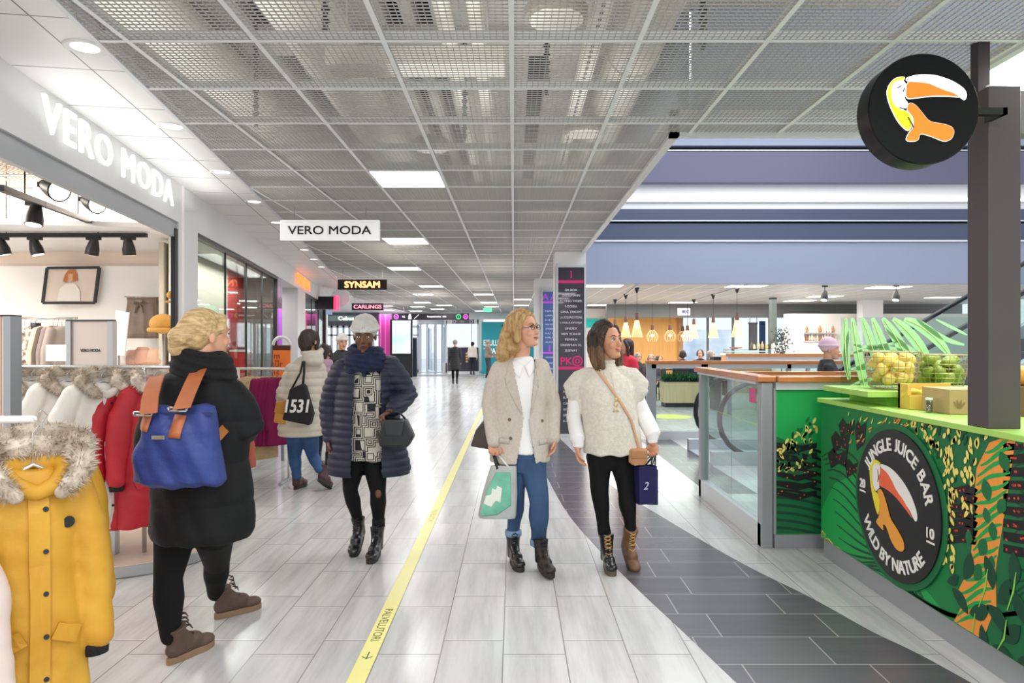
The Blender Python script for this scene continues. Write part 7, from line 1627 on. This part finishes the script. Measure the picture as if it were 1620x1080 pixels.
# ================================================================ clothes racks and the shop interior
HOOK = M('hanger_chrome','#d8d8d8',.25,.8); WHB = M('rack_white','#ecebe6',.35); FUR = M('fur_trim','#d8ccbc',.9,noise=.4,nscale=14,col2='#9c8b79')
FURL = M('fur_trim_light','#e2d8cc',.9,noise=.35,nscale=14,col2='#b5a594')
def fur(root, pts, rad, mt, n=1500, L=.030, seed=1, label=None):
    rr = random.Random(seed); m = MB(); m.tube(pts, rad, 12, round_=True); seglen = [(pts[i+1]-pts[i]).length for i in range(len(pts)-1)]; tot = sum(seglen)
    for _ in range(n):
        s_ = rr.random()*tot; i = 0
        while i < len(seglen)-1 and s_ > seglen[i]: s_ -= seglen[i]; i += 1
        t = min(s_/seglen[i],1); c = pts[i].lerp(pts[i+1],t); r_ = rad[i]*(1-t)+rad[i+1]*t if hasattr(rad,'__len__') else rad
        d = (pts[i+1]-pts[i]).normalized(); u = Vector((rr.gauss(0,1),rr.gauss(0,1),rr.gauss(0,1))); u = (u-d*u.dot(d)).normalized(); b0 = c+u*r_*.85
        dr = (u+d*rr.uniform(-.7,.7)+Vector((0,0,-.35))).normalized(); s2 = dr.cross(u+Vector((.01,.02,.03))).normalized()*.0026; l_ = L*rr.uniform(.6,1.3)
        m.add([b0-s2,b0+s2,b0+dr*l_],[(0,1,2)])
    return m.build('fur_trim', mt, root, label=label)
def parka(name, loc, ang, mt, H=.92, W_=.25, label='', cat='coat', group=None, furm=FUR, snap=True, seed=1, patch=True, cuffm=None, sleeve_out=0.0, drop=0.10, fur_n=1500, flare=1.12):
    """a padded coat hanging on a hanger; local front is -y, loc is the top of the hanger hook"""
    e = empty(name, loc, label, cat, group, rz=ang); z0 = -drop
    b = MB(); D = .085
    b.rings([(0,.0,z0-H,W_*flare,D*1.25),(0,0,z0-H+.03,W_*flare*1.02,D*1.3),(0,0,z0-H*.7,W_*1.02,D*1.25),(0,0,z0-H*.42,W_*.94,D*1.15),(0,0,z0-.20,W_*.93,D*1.1),(0,.0,z0-.09,W_*.88,D*.95),(0,.0,z0-.045,W_*.62,D*.85),(0,0,z0-.01,W_*.36,D*.7)],n=40,pw=2.5)
    for s_ in (-1,1): b.tube([(s_*W_*.74,0,z0-.085),(s_*(W_*.98+sleeve_out*.3),-.005,z0-.22),(s_*(W_*1.10+sleeve_out*.7),-.02,z0-.42),(s_*(W_*1.14+sleeve_out),-.045,z0-.62)],[.070,.074,.066,.056],18,round_=True)
    bo = blob(b,'shell',mt,e,.0075,3,local=True,disp=lambda co,nr: .004*np.sin(co[:,2]*17+co[:,0]*13+seed)+.004*np.sin(co[:,0]*47+np.sin(co[:,2]*9)*1.5+seed*2)+.0010*np.sin(co[:,2]*75+co[:,0]*30),)
    BV = BVHTree.FromPolygons([v.co.copy() for v in bo.data.vertices],[tuple(p.vertices) for p in bo.data.polygons])
    def ad(mb, nm, mm, sm=False): return mb.build(nm, mm, e, sm, local=True)
    ad(strip_on(BV,[(.0,z0-.06),(.004,z0-H*.5),(0,z0-H+.02)],.058,.008,dflt=-D),'placket',mt,False)
    for k in (-1,1):
        ad(strip_on(BV,[(k*W_*.30,z0-H*.66),(k*W_*.78,z0-H*.70)],.055,.010,dflt=-D),'pocket_flap',mt)
    hd = MB(); hd.tube([(0,-.098,z0-.085),(-.055,-.088,z0-.060),(-.090,-.045,z0-.030),(-.095,.01,z0-.015),(-.05,.07,z0-.015),(.05,.07,z0-.015),(.095,.01,z0-.015),(.090,-.045,z0-.030),(.055,-.088,z0-.060),(0,-.098,z0-.085)],[.026,.032,.036,.042,.06,.06,.042,.036,.032,.026],14,round_=True)
    hd.ell((0,.085,z0-.06),(.13,.055,.085),n=18,k=12)
    ho = blob(hd,'hood',mt,e,.008,4,local=True) if False else None
    hb = hd.build('hood',mt,e,True,local=True); rm = hb.modifiers.new('r','REMESH'); rm.mode='VOXEL'; rm.voxel_size=.009; rm.use_smooth_shade=True; apply_mods(hb); smooth_np(hb.data,4)
    if furm:
        pts = [Vector(v) for v in ((-.065,-.115,z0-.085),(-.115,-.10,z0-.03),(-.14,-.045,z0+.015),(-.11,.03,z0+.045),(0,.065,z0+.055),(.11,.03,z0+.045),(.14,-.045,z0+.015),(.115,-.10,z0-.03),(.065,-.115,z0-.085))]
        W0 = wloc(e); f_ = fur(e,[p+W0 for p in pts],[.024,.034,.038,.040,.042,.040,.038,.034,.024],furm,int(fur_n*1.7),.029,seed)
    if snap:
        m = MB()
        for k in range(5):
            m = MB() if k else m
            z = z0-.14-k*H*.17; y = BV.ray_cast(Vector((.022,-2,z)),Vector((0,1,0)))[0]; y = y.y if y else -D; m.lathe([(0,-.012),(.008,-.012),(.009,-.004),(0,-.004)],(.020,y-.004,z),12,axis='y'); ad(m,'snap_button',M('snap_dark','#1c2432',.3))
    if patch:
        m = MB(); h_ = BV.ray_cast(Vector((W_*.62,-2,z0-.20)),Vector((0,1,0)))[0]; y = h_.y if h_ else -D
        m.lathe([(0,-.006),(.019,-.006),(.020,0),(0,0)],(W_*.60,y-.001,z0-.20),20,axis='y'); ad(m,'round_patch',M('patch_black','#15171c',.5))
    for s_ in (-1,1):
        m = MB(); c = Vector((s_*(W_*1.14+sleeve_out),-.045,z0-.62)); m.tube([c+Vector((0,0,-.030)),c+Vector((s_*.002,-.004,-.075))],[.044,.038],16); ad(m,'knit_cuff',cuffm or M('knit_black','#141518',.9,bump=.6,bscale=120),True)
    m = MB(); m.tube([(0,0,z0+.0),(0,0,-.05),(.018,0,-.025),(.0,0,.0),(-.014,0,-.015)],.0025,6); m.tube([(-W_*.7,0,z0-.06),(0,0,z0+.0),(W_*.7,0,z0-.06)],.008,8); ad(m,'hanger',HOOK,True)
    return e
MUS = M('parka_mustard','#d3a235',.6,noise=.12,nscale=5,col2='#c58f22',bump=.25,bscale=26); WHP = M('parka_white','#e4dfd7',.6,noise=.08,nscale=5,bump=.25,bscale=26); REDP = M('parka_red','#b81626',.55,noise=.15,nscale=5,bump=.25,bscale=26)
PINKP = M('parka_blush','#dccac2',.6,bump=.2,bscale=26); SNAP = M('snap_dark','#1c2432',.3)
# --- front rack with the mustard parkas
Yr = 2.42; zr = P(0,664,Yr).z
e = empty('clothes_rack',(-1.9,Yr,0),'white clothes rack at the lower left carrying the mustard yellow parka','clothes rack')
MB().tube([(-2.75,Yr-.3,.93),(-1.85,2.08,.93)],.012,10,round_=True).build('lower_rail',WHB,e,True); MB().tube([(-2.75,Yr-.08,zr),(P(46,664,Yr).x,Yr+.02,zr)],.014,12,round_=True).build('rail',WHB,e,True)
for x in (-2.6,): MB().tube([(x,Yr-.07,0),(x,Yr-.07,zr)],.014,10).build('upright',WHB,e,True)
m = MB(); m.beam((-2.6,Yr-.4,.02),(-2.6,Yr+.3,.02),.03,.03); m.build('foot',WHB,e)
parka('parka',(P(52,690,2.38).x,2.38,zr+.01),math.radians(44),MUS,H=.84,W_=.150,drop=.16,label='mustard yellow parka with fur trimmed hood on the front rack, nearest the camera',seed=1,sleeve_out=.01)
parka('parka',(P(72,690,2.72).x,2.70,zr+.01),math.radians(56),MUS,H=.80,W_=.165,drop=.15,label='second mustard yellow parka hanging behind the front one',seed=2,sleeve_out=.0,furm=FUR,fur_n=700)
parka('parka',(P(-128,690,2.1).x,2.08,P(0,800,2.08).z),math.radians(30),PINKP,H=.66,W_=.17,label='pale blush coat whose edge shows at the bottom left corner',seed=3,furm=None,patch=False,snap=False)
# --- round rack on a platform with white and red parkas
PCX, PCY = -2.74, 4.95
e = empty('rack_platform',(PCX,PCY,0),'low round beige platform under the white and red parkas','platform')
MB().lathe([(0,.0),(.64,.0),(.65,.01),(.65,.065),(.64,.075),(0,.075)],(PCX,PCY,0),64).build('plinth',M('platform_beige','#c9b3a3',.5),e,True,auto=True)
MB().lathe([(.652,.005),(.662,.005),(.662,.07),(.652,.07)],(PCX,PCY,0),64).build('metal_edge',STEEL,e,True,auto=True)
e = empty('clothes_rack',(PCX,PCY,.076),'chrome clothes rack standing on the round platform in the shop entrance','clothes rack'); zr2 = P(0,581,4.6).z
MB().tube([(P(65,580,4.8).x-.35,4.75,zr2),(P(283,580,4.62).x,4.62,zr2)],.012,10,round_=True).build('rail',HOOK,e,True)
for x,y in ((-3.2,4.72),(-2.50,4.64)): MB().tube([(x,y,.076),(x,y,zr2)],.014,10).build('upright',HOOK,e,True)
m = MB(); m.obox((P(172,0,4.55).x,4.60,.076+.09),(.055,.055,.18),m=0); m.build('stand_post',STEEL,e)
lb_w = ['white parka with fur hood, leftmost on the chrome rack','white parka with fur hood in the middle of the chrome rack','white parka with black round patch nearest the red parkas']
for i,(px,Y,a) in enumerate(((50,4.80,52),(106,4.70,54),(160,4.54,54))):
    parka('parka',(P(px,0,Y).x,Y,zr2+.0),math.radians(a),WHP,H=.98,W_=.225,label=lb_w[i],seed=4+i,furm=FUR,drop=.09,sleeve_out=.03,fur_n=2000)
for i,(px,Y,a) in enumerate(((214,4.68,54),(244,4.68,56))):
    parka('parka',(P(px,0,Y).x,Y,zr2),math.radians(a),REDP,H=.96,W_=.22,label=('bright red parka with pale fur trim beside the white parkas','red parka half hidden behind the blue backpack')[i],seed=8+i,furm=FURL,drop=.10,sleeve_out=.02,fur_n=1100)
parka('parka',(P(18,0,4.9).x,5.0,zr2),math.radians(30),PINKP,H=.9,W_=.21,label='pale blush jacket at the far left end of the chrome rack',seed=12,furm=None,patch=False,fur_n=10)
# --- rack with knitwear in front of the display window
YK = 7.45; zk = P(0,583,YK).z
e = empty('clothes_rack',(P(415,0,YK).x,YK,0),'white rack with beige and magenta knitwear outside the shop window','clothes rack')
xa, xb_ = P(374,0,YK).x, P(462,0,YK).x
MB().tube([(xa,YK,zk),(xb_,YK-.05,zk)],.014,10,round_=True).build('rail',WHB,e,True)
for x in (xa+.03,xb_-.03):
    MB().tube([(x,YK-.02,.02),(x,YK-.02,zk)],.013,10).build('upright',WHB,e,True); m = MB(); m.beam((x,YK-.30,.015),(x,YK+.25,.015),.03,.025); m.build('foot',STEEL,e)
KB = M('knit_beige','#cdb183',.9,noise=.12,nscale=20,bump=.6,bscale=120); KM = M('knit_magenta','#8e1153',.9,noise=.15,nscale=12,bump=.5,bscale=120)
def knit(mt, H, label, group, loc, ang):
    e = empty('cardigan',(0,0,0),label,'cardigan',group); b = MB()
    b.rings([(0,0,-.08-H,.20,.035),(0,0,-.08-H*.5,.19,.034),(0,0,-.22,.18,.036),(0,0,-.13,.165,.032),(0,0,-.09,.07,.025)],n=24)
    for s_ in (-1,1): b.tube([(s_*.15,0,-.14),(s_*.19,0,-.35),(s_*.195,-.01,-.62)],[.045,.040,.032],12,round_=True)
    b.build('body',mt,e,True,local=True); o = e.children[0]; rm = o.modifiers.new('r','REMESH'); rm.mode='VOXEL'; rm.voxel_size=.009; rm.use_smooth_shade=True; apply_mods(o); smooth_np(o.data,3)
    m = MB(); m.tube([(0,0,-.09),(0,0,-.03),(.015,0,-.008),(0,0,.012),(-.012,0,.002)],.0025,6); m.tube([(-.13,0,-.125),(0,0,-.085),(.13,0,-.125)],.006,6); m.build('hanger',M('hanger_wood','#d9b98a',.5),e,True,local=True)
    m = MB(); 
    for k in range(4): m.lathe([(0,-.006),(.009,-.006),(.009,0),(0,0)],(.012,-.036,-.26-k*.14),10,axis='y')
    m.build('button',DARK,e,True,local=True)
    e.location = loc; e.rotation_euler.z = ang; return e
def seq(n, a, b_): return [a+(b_-a)*i/(n-1) for i in range(n)]
kb = None
for i,px in enumerate(seq(4,392,416)):
    loc = (P(px,0,YK).x,YK-.02,zk)
    lab = 'beige cardigan on the white rack, '+('leftmost','second from left','third from left','nearest the magenta ones')[i]
    kb = knit(KB,.90,lab,'beige cardigans on the white rack',loc,math.radians(52)) if i == 0 else (dup(kb,loc,math.radians(52),lab))
km = None
for i,px in enumerate(seq(5,424,450)):
    loc = (P(px,0,YK).x,YK-.03,zk); lab = 'magenta cardigan on the white rack, '+('next to the beige ones','second','middle one','fourth','rightmost')[i]+' of the magenta row'
    km = knit(KM,.74,lab,'magenta cardigans on the white rack',loc,math.radians(52)) if i == 0 else (dup(km,loc,math.radians(52),lab))
# orange sign stand
Y = 8.6; e = empty('orange_sign',(P(443,0,Y).x,Y,0),'orange poster stand with dark text beside the doorway','sign stand'); a, b_ = P(432,546,Y), P(459,640,Y)
part(e,'board',M('poster_orange','#f07a35',.5,emit=.1),(a.x,b_.x,Y,Y+.02,b_.z,a.z-.03)); part(e,'top_band',M('brown_band','#5c2b20',.5),(a.x,b_.x,Y-.004,Y+.024,a.z-.06,a.z)); part(e,'stand',ALU,((a.x+b_.x)/2-.02,(a.x+b_.x)/2+.02,Y+.03,Y+.05,0,b_.z+.2))
for z_,t in ((564,'m'),(571,'yle'),(577,'nur'),(589,'60'),(595,'le')): put_text(MB(),t,P(438,z_,Y-.003),(1,0,0),(0,0,1),height=.05,t=.002).build('lettering',M('text_brown','#7a3418',.5),e)
MB().tube([P(459-27*(.5+.5*math.cos(t)),546-13*math.sin(t),Y) for t in np.linspace(0,PI,14)],.02,8).build('arch',WHITE,e,True)
# --- shop back wall things
Y = 8.3; e = empty('framed_poster',(P(112,0,Y).x,Y,P(0,479,Y).z),'dark framed poster of a fair haired model leaning on the shop wall','picture')
A,B_,C_,D_ = P(68,479,Y-.12),P(150,479,Y-.02),P(157,423,Y),P(75,424,Y-.1)
def quad_board(mb, A,B_,C_,D_, t): 
    N = (B_-A).cross(D_-A).normalized()*-1; return mb.add([A,B_,C_,D_,A+N*t,B_+N*t,C_+N*t,D_+N*t],[(0,1,2,3),(7,6,5,4),(0,4,5,1),(1,5,6,2),(2,6,7,3),(3,7,4,0)])
quad_board(MB(),A,B_,C_,D_,.02).build('print',M('poster_cream','#f1e2d4',.6,noise=.1,nscale=3),e)
m = MB()
for p0,p1 in ((A,B_),(B_,C_),(C_,D_),(D_,A)): m.beam(p0,p1,.03,.03,(0,1,0))
m.build('frame',DARK,e)
pf = lambda u,v: A+(B_-A)*u+(D_-A)*v+Vector((0,-.012,0))
m = MB(); m.add([pf(.34,.62),pf(.36,.8),pf(.42,.96),pf(.54,.96),pf(.60,.82),pf(.62,.64),pf(.55,.6),pf(.52,.72),pf(.44,.72),pf(.41,.58)],[(0,1,2,3,4,5,6,7,8,9)]); m.build('printed_hair',M('print_ginger','#c97b45',.6),e)
m = MB(); m.add([pf(.44,.66),pf(.43,.84),pf(.52,.84),pf(.53,.66),pf(.49,.58)],[(0,1,2,3,4)]); m.xf(lambda v: v+Vector((0,-.003,0))); m.build('printed_face',M('print_face','#e9b894',.6),e)
m = MB(); m.add([pf(.30,.40),pf(.40,.56),pf(.49,.56),pf(.58,.55),pf(.70,.35),pf(.72,.05),pf(.28,.05)],[(0,1,2,3,4,5,6)]); m.xf(lambda v: v+Vector((0,-.002,0))); m.build('printed_figure',M('print_white','#f8efe6',.6),e)
# leather skirts
SK = M('skirt_taupe','#8a7768',.35,noise=.25,nscale=8,coat=.3); SK2 = M('skirt_black','#1d1a1a',.4)
e = empty('wall_rail',(P(232,0,8.2).x,8.2,P(0,470,8.2).z),'wall rail holding the row of short skirts','rail'); zs_ = P(0,470,8.2).z; MB().tube([(P(204,0,8.2).x,8.1,zs_),(P(262,0,8.2).x,8.3,zs_)],.01,8).build('rail',HOOK,e,True)
for x in (P(210,0,8.2).x,P(256,0,8.2).x): MB().tube([(x,8.15,zs_),(x,8.36,zs_)],.008,6).build('bracket',HOOK,e)
def skirt(c, mt, label, ang, bow, W_=.19, H=.45):
    e = empty('skirt',c,label,'skirt','short skirts on the wall rail',rz=ang); b = MB(); R_ = []
    for t in np.linspace(0,1,9):
        ring = []; w_ = W_*(.80+.24*t); 
        for k in range(56):
            a = 2*PI*k/56; f = 1+.10*math.sin(a*9+1)*(.3+t); ring.append((w_*math.cos(a)*f,.055*math.sin(a)*(1+.5*t)*f,-.03-H*t))
        R_.append(ring)
    b.loft(R_[::-1]); b.build('body',mt,e,True,local=True)
    b = MB(); b.rings([(0,0,-.075,W_*.82,.058),(0,0,-.055,W_*.82,.060),(0,0,-.0,W_*.86,.055)],n=40); b.build('waistband',mt,e,True,local=True)
    if bow:
        m = MB(); 
        for s_ in (-1,1): m.tube([(0,-.07,-.07),(s_*.05,-.085,-.045),(s_*.055,-.085,-.085),(0,-.07,-.07)],.010,8); m.tube([(0,-.07,-.07),(s_*.035,-.085,-.13),(s_*.045,-.08,-.19)],[.012,.010,.006],8)
        m.build('bow',mt,e,True,local=True)
    return e
for i,(px,a,mt) in enumerate(((224,8,SK),(236,40,SK),(244,46,SK2),(250,50,SK2),(256,54,SK2))):
    skirt((P(px,0,8.05+.05*i).x,8.05+.05*i,zs_-.012),mt,('taupe leather look skirt with a bow, front of the wall rail','taupe skirt second on the wall rail','black skirt third on the wall rail','black skirt fourth on the wall rail','black skirt last on the wall rail')[i],math.radians(a),i==0,.19 if i==0 else .14)
# poster case
Y = 6.4; e = empty('poster_case',(P(143,0,Y).x,Y,0),'grey upright poster case with small dark VERO MODA lettering','display'); a,b_ = P(105,508,Y),P(180,576,Y)
part(e,'panel',M('case_grey','#b7aca6',.3,coat=.4),(a.x+.05,b_.x-.05,Y,Y+.03,b_.z,a.z)); part(e,'side_rail',ALU,(a.x,a.x+.05,Y-.02,Y+.05,0,a.z)); part(e,'side_rail',ALU,(b_.x-.05,b_.x,Y-.02,Y+.05,0,a.z)); part(e,'top_rail',DARK,(a.x,b_.x,Y-.01,Y+.04,a.z,a.z+.015)); part(e,'lower_panel',ALU,(a.x+.05,b_.x-.05,Y,Y+.03,.3,b_.z))
put_text(MB(),'VERO MODA',P(143,554,Y-.003),(1,0,0),(0,0,1),width=.19,height=.028,t=.002,offset=.02).build('lettering',M('text_dark','#3a3532',.5),e)
Y = 3.0; e = empty('light_pillar',(P(8,0,Y).x,Y,0),'pale upright display panel at the left edge of the view','display'); a,b_ = P(-30,500,Y),P(19,655,Y)
part(e,'panel',M('panel_blush','#dfd3cc',.4),(a.x,b_.x-.03,Y,Y+.05,.1,a.z)); part(e,'edge_rail',ALU,(b_.x-.03,b_.x,Y-.01,Y+.06,.02,a.z)); part(e,'stripe',M('stripe_tan','#cfa893',.5),(b_.x-.055,b_.x-.045,Y-.003,Y,.1,a.z)); part(e,'cap',DARK,(a.x,b_.x,Y-.01,Y+.06,a.z,a.z+.006)); part(e,'foot',ALU,(a.x,b_.x,Y-.06,Y+.12,0,.02))
Y = 7.2; e = empty('standing_sign',(P(191,0,Y).x,Y,P(0,562,Y).z),'pale tilted price sign left of the skirts','sign'); q = [P(178,561,Y),P(197,562,Y),P(204,494,Y),P(183,490,Y)]
quad_board(MB(),q[0],q[1],q[2],q[3],.015).build('board',M('sign_pale','#dfe3e8',.4,emit=.1),e); MB().tube([P(188,562,Y),(P(188,0,Y).x,Y+.03,0)],.012,8).build('stem',ALU,e)
Y = 5.6; e = empty('price_card',(P(88,0,Y).x,Y,P(0,585,Y).z),'small white price card above the fur collars','sign'); a,b_ = P(72,545,Y),P(104,571,Y); part(e,'card',M('card_white','#fbf7f0',.5,emit=.15),(a.x,b_.x,Y,Y+.008,b_.z,a.z)); MB().tube([((a.x+b_.x)/2,Y,b_.z),((a.x+b_.x)/2,Y,0)],.006,6).build('stem',ALU,e)
# blouses and jackets on an inner rack
Yi = 7.0; zi = P(0,503,Yi).z; e = empty('clothes_rack',(P(80,0,Yi).x,Yi,0),'inner shop rack with blouses and jackets below the framed poster','clothes rack'); MB().tube([(P(20,0,Yi).x,Yi,zi),(P(122,0,Yi).x,Yi,zi)],.012,10).build('rail',HOOK,e,True)
for px in (24,118): MB().tube([(P(px,0,Yi).x,Yi,0),(P(px,0,Yi).x,Yi,zi)],.012,10).build('upright',HOOK,e)
BLP = M('blouse_print','#e9ddd0',.8,noise=.9,nscale=26,col2='#5b4a44'); gm = None
def garment(c, mt, label, ang, H=.62, W_=.20, cat='blouse', group=None, neck=None):
    e = empty('blouse' if cat=='blouse' else 'jacket',c,label,cat,group,rz=ang); b = MB()
    b.rings([(0,0,-.08-H,W_*1.15,.06),(0,0,-.08-H*.5,W_*1.0,.05),(0,0,-.22,W_*.9,.05),(0,0,-.13,W_*.85,.045),(0,0,-.08,W_*.35,.035)],n=28)
    for s_ in (-1,1): b.tube([(s_*W_*.8,0,-.14),(s_*W_*1.05,0,-.35),(s_*W_*1.1,-.01,-.55)],[.05,.05,.04],12,round_=True)
    b.build('body',mt,e,True,local=True); o = e.children[0]; rm = o.modifiers.new('r','REMESH'); rm.mode='VOXEL'; rm.voxel_size=.010; rm.use_smooth_shade=True; apply_mods(o); smooth_np(o.data,3)
    m = MB(); m.tube([(0,0,-.09),(0,0,-.03),(.015,0,-.008),(0,0,.012)],.003,6); m.build('hanger',HOOK,e,True,local=True)
    if neck: m = MB(); m.rings([(0,0,-.12,.05,.045),(0,0,-.05,.045,.04)],n=16); m.build('collar',neck,e,True,local=True)
    return e
garment((P(62,0,Yi).x,Yi-.05,zi),BLP,'patterned long sleeved blouse with dark collar inside the shop',math.radians(5),.66,.17,neck=DARK)
for i,(px,c_,lb) in enumerate(((84,'#dcc2a4','beige jacket next to the patterned blouse'),(91,'#5f5048','dark taupe jacket in the inner rack'),(98,'#8f8078','grey taupe jacket in the inner rack'),(105,'#a89a90','pale grey jacket nearest the poster case'))): garment((P(px,0,Yi).x,Yi,zi),M('jk_%d'%i,c_,.7),lb,math.radians(55),.5,.18,'jacket')
for i,px in enumerate((30,40,48)): garment((P(px,0,Yi).x,Yi+.08,zi),M('blouse_cream','#f3e6da',.8),'cream blouse at the left of the inner rack, '+('leftmost','middle','right')[i],math.radians(40),.5,.17)
# shelf with pouches, hats
Y = 7.35; zt_ = P(0,577,Y).z; e = empty('display_table',(P(222,0,Y).x,Y,0),'white display table with pouches below the skirts','table'); part(e,'tabletop',WHITE,(P(186,0,Y).x,P(262,0,Y).x,Y-.2,Y+.12,zt_-.04,zt_),bevel=.004)
for px in (188,260):
    for y in (Y-.17,Y+.09): part(e,'leg',WHITE,(P(px,0,Y).x-.02,P(px,0,Y).x+.02,y-.02,y+.02,0,zt_-.04))
for i,(px,s_,cl,lb) in enumerate(((198,.07,'#f0e4da','white pouch leftmost on the display table'),(209,.09,'#e8b9a8','patterned pink pouch on the display table'),(226,.13,'#d9a58c','large blush bag in the middle of the display table'),(245,.11,'#dcb193','beige bag at the right of the display table'))):
    m = MB(); c = P(px,0,Y); m.rings([(c.x,Y,zt_+.001,s_,.05),(c.x,Y,zt_+.04,s_*1.08,.06),(c.x,Y,zt_+.13,s_*.8,.04),(c.x,Y,zt_+.10+s_*.7,s_*.4,.02)],n=24,pw=2.4); m.build('pouch',M('pouch_%d'%i,cl,.5,noise=.3 if i==1 else .1,nscale=14),None,True,label=lb,cat='bag')
HATM = M('hat_mustard','#cf9a4d',.85,bump=.5,bscale=80)
for i,(px,py,Y,s_,lb) in enumerate(((258,517,6.6,.12,'mustard knitted hat on the stand beside the fair haired woman'),(273,472,6.15,.05,'small mustard hat by the shop entrance frame'))):
    c = P(px,py,Y); e = empty('hat_stand',(c.x,c.y,0),lb.replace('hat','hat stand',1) if False else ('slim stand holding the mustard hat','slim stand holding the small mustard hat')[i],'stand'); MB().tube([(c.x,Y,0),(c.x,Y,c.z-.02)],.01,8).build('pole',ALU,e,True); MB().lathe([(0,0),(.07,0),(.07,.012),(0,.012)],(c.x,Y,0),24).build('base',ALU,e)
    m = MB(); m.ell(c+Vector((0,0,.03)),(s_,s_,s_*.8),n=24,k=14); m.tube([c+Vector((s_*math.cos(a),s_*math.sin(a),-.03)) for a in np.linspace(0,2*PI,25)],s_*.18,10); m.build('hat',HATM,None,True,label=lb,cat='hat')
# --- track lights in the shop ceiling
TK = M('track_black','#1a1a1c',.5)
def shop_track(a,b_,label):
    m = MB(); m.beam(a,b_,.045,.04); e = m.build('ceiling_track',TK,None,label=label,cat='lighting track'); return e
Yt = 6.9; zt2 = P(0,372,Yt).z
e = empty('lighting_track',(P(120,0,Yt).x,Yt,zt2),'straight black lighting track running across the shop ceiling','lighting track'); m = MB(); m.beam((P(-60,0,Yt).x,Yt,zt2),(P(232,0,Yt).x,Yt,zt2),.045,.04); m.build('rail',TK,e)
for px in (10,155): MB().tube([(P(px,0,Yt).x,Yt,zt2),(P(px,0,Yt).x,Yt,3.3)],.006,6).build('suspension',TK,e)
A_, B2 = P(0,297,4.4), P(144,351,6.6)
e = empty('lighting_track',(A_+B2)/2,'slanting black lighting track above the shop entrance','lighting track'); m = MB(); m.beam(A_,B2,.045,.04); m.build('rail',TK,e)
for t in (.2,.8): q = A_.lerp(B2,t); MB().tube([q,(q.x,q.y,3.3)],.006,6).build('suspension',TK,e)
for i,(px,py,Y,d,lb) in enumerate(((2,374,Yt,(.2,.2,-1),'leftmost on the straight track'),(55,374,Yt,(.25,.1,-1),'second from left on the straight track'),(148,374,Yt,(-.25,.1,-1),'third from left on the straight track'),(203,374,Yt,(0,.2,-1),'rightmost on the straight track'),(56,318,P(56,318,5.2).y,(0,-.2,-1),'hanging below the slanting track'))):
    c = P(px,py,Y); c.z -= 0.0; spot_head('spotlight',c,d,'black track spotlight in the shop, '+lb,'black track spotlights in the shop',L=.17,r0=.045,r1=.062,drop=.075)
for i,(px,py) in enumerate(((78,300),(140,322))):
    c = P(px,py,4.6+i*.9); spot_head('spotlight',c+Vector((0,0,.05)),(.9,-.5,-.35),('black spotlight aimed at the corridor above the entrance, left one','black spotlight aimed at the corridor above the entrance, right one')[i],'black track spotlights in the shop',L=.20,r0=.05,r1=.075,drop=.03)
# small things in the display windows
Y = 8.9; e = empty('display_poster',SP(8.6,.4,1.0),'small pale poster in the first display window','poster'); c = SP(8.6,.42,.95); MB().box(c.x-.10,c.x+.10,c.y,c.y+.02,.95,1.32).build('sheet',M('sheet_pale','#e9e4dc',.5),e); MB().tube([(c.x,c.y+.01,.95),(c.x,c.y+.01,0)],.01,8).build('stem',ALU,e)
e = empty('red_display_box',SP(10.2,.3,0),'bright red display block at the end of the first shop window','display'); c = SP(10.2,.37,0); part(e,'block',M('red_block','#e0352b',.5),(c.x-.10,c.x+.10,c.y-.12,c.y+.12,0,1.35)); part(e,'top',WHITE,(c.x-.11,c.x+.11,c.y-.13,c.y+.13,1.35,1.38))
e = empty('banner_stand',SP(16.8,.6,0),'violet poster panel inside the second shop window','poster'); c = SP(16.8,.6,0); part(e,'sheet',M('violet_sheet','#a25fc0',.5,emit=.2),(c.x-.35,c.x+.1,c.y,c.y+.03,.1,2.3)); part(e,'strip',M('orange_sheet','#f0875a',.5,emit=.25),(c.x+.1,c.x+.4,c.y,c.y+.03,.1,2.3))
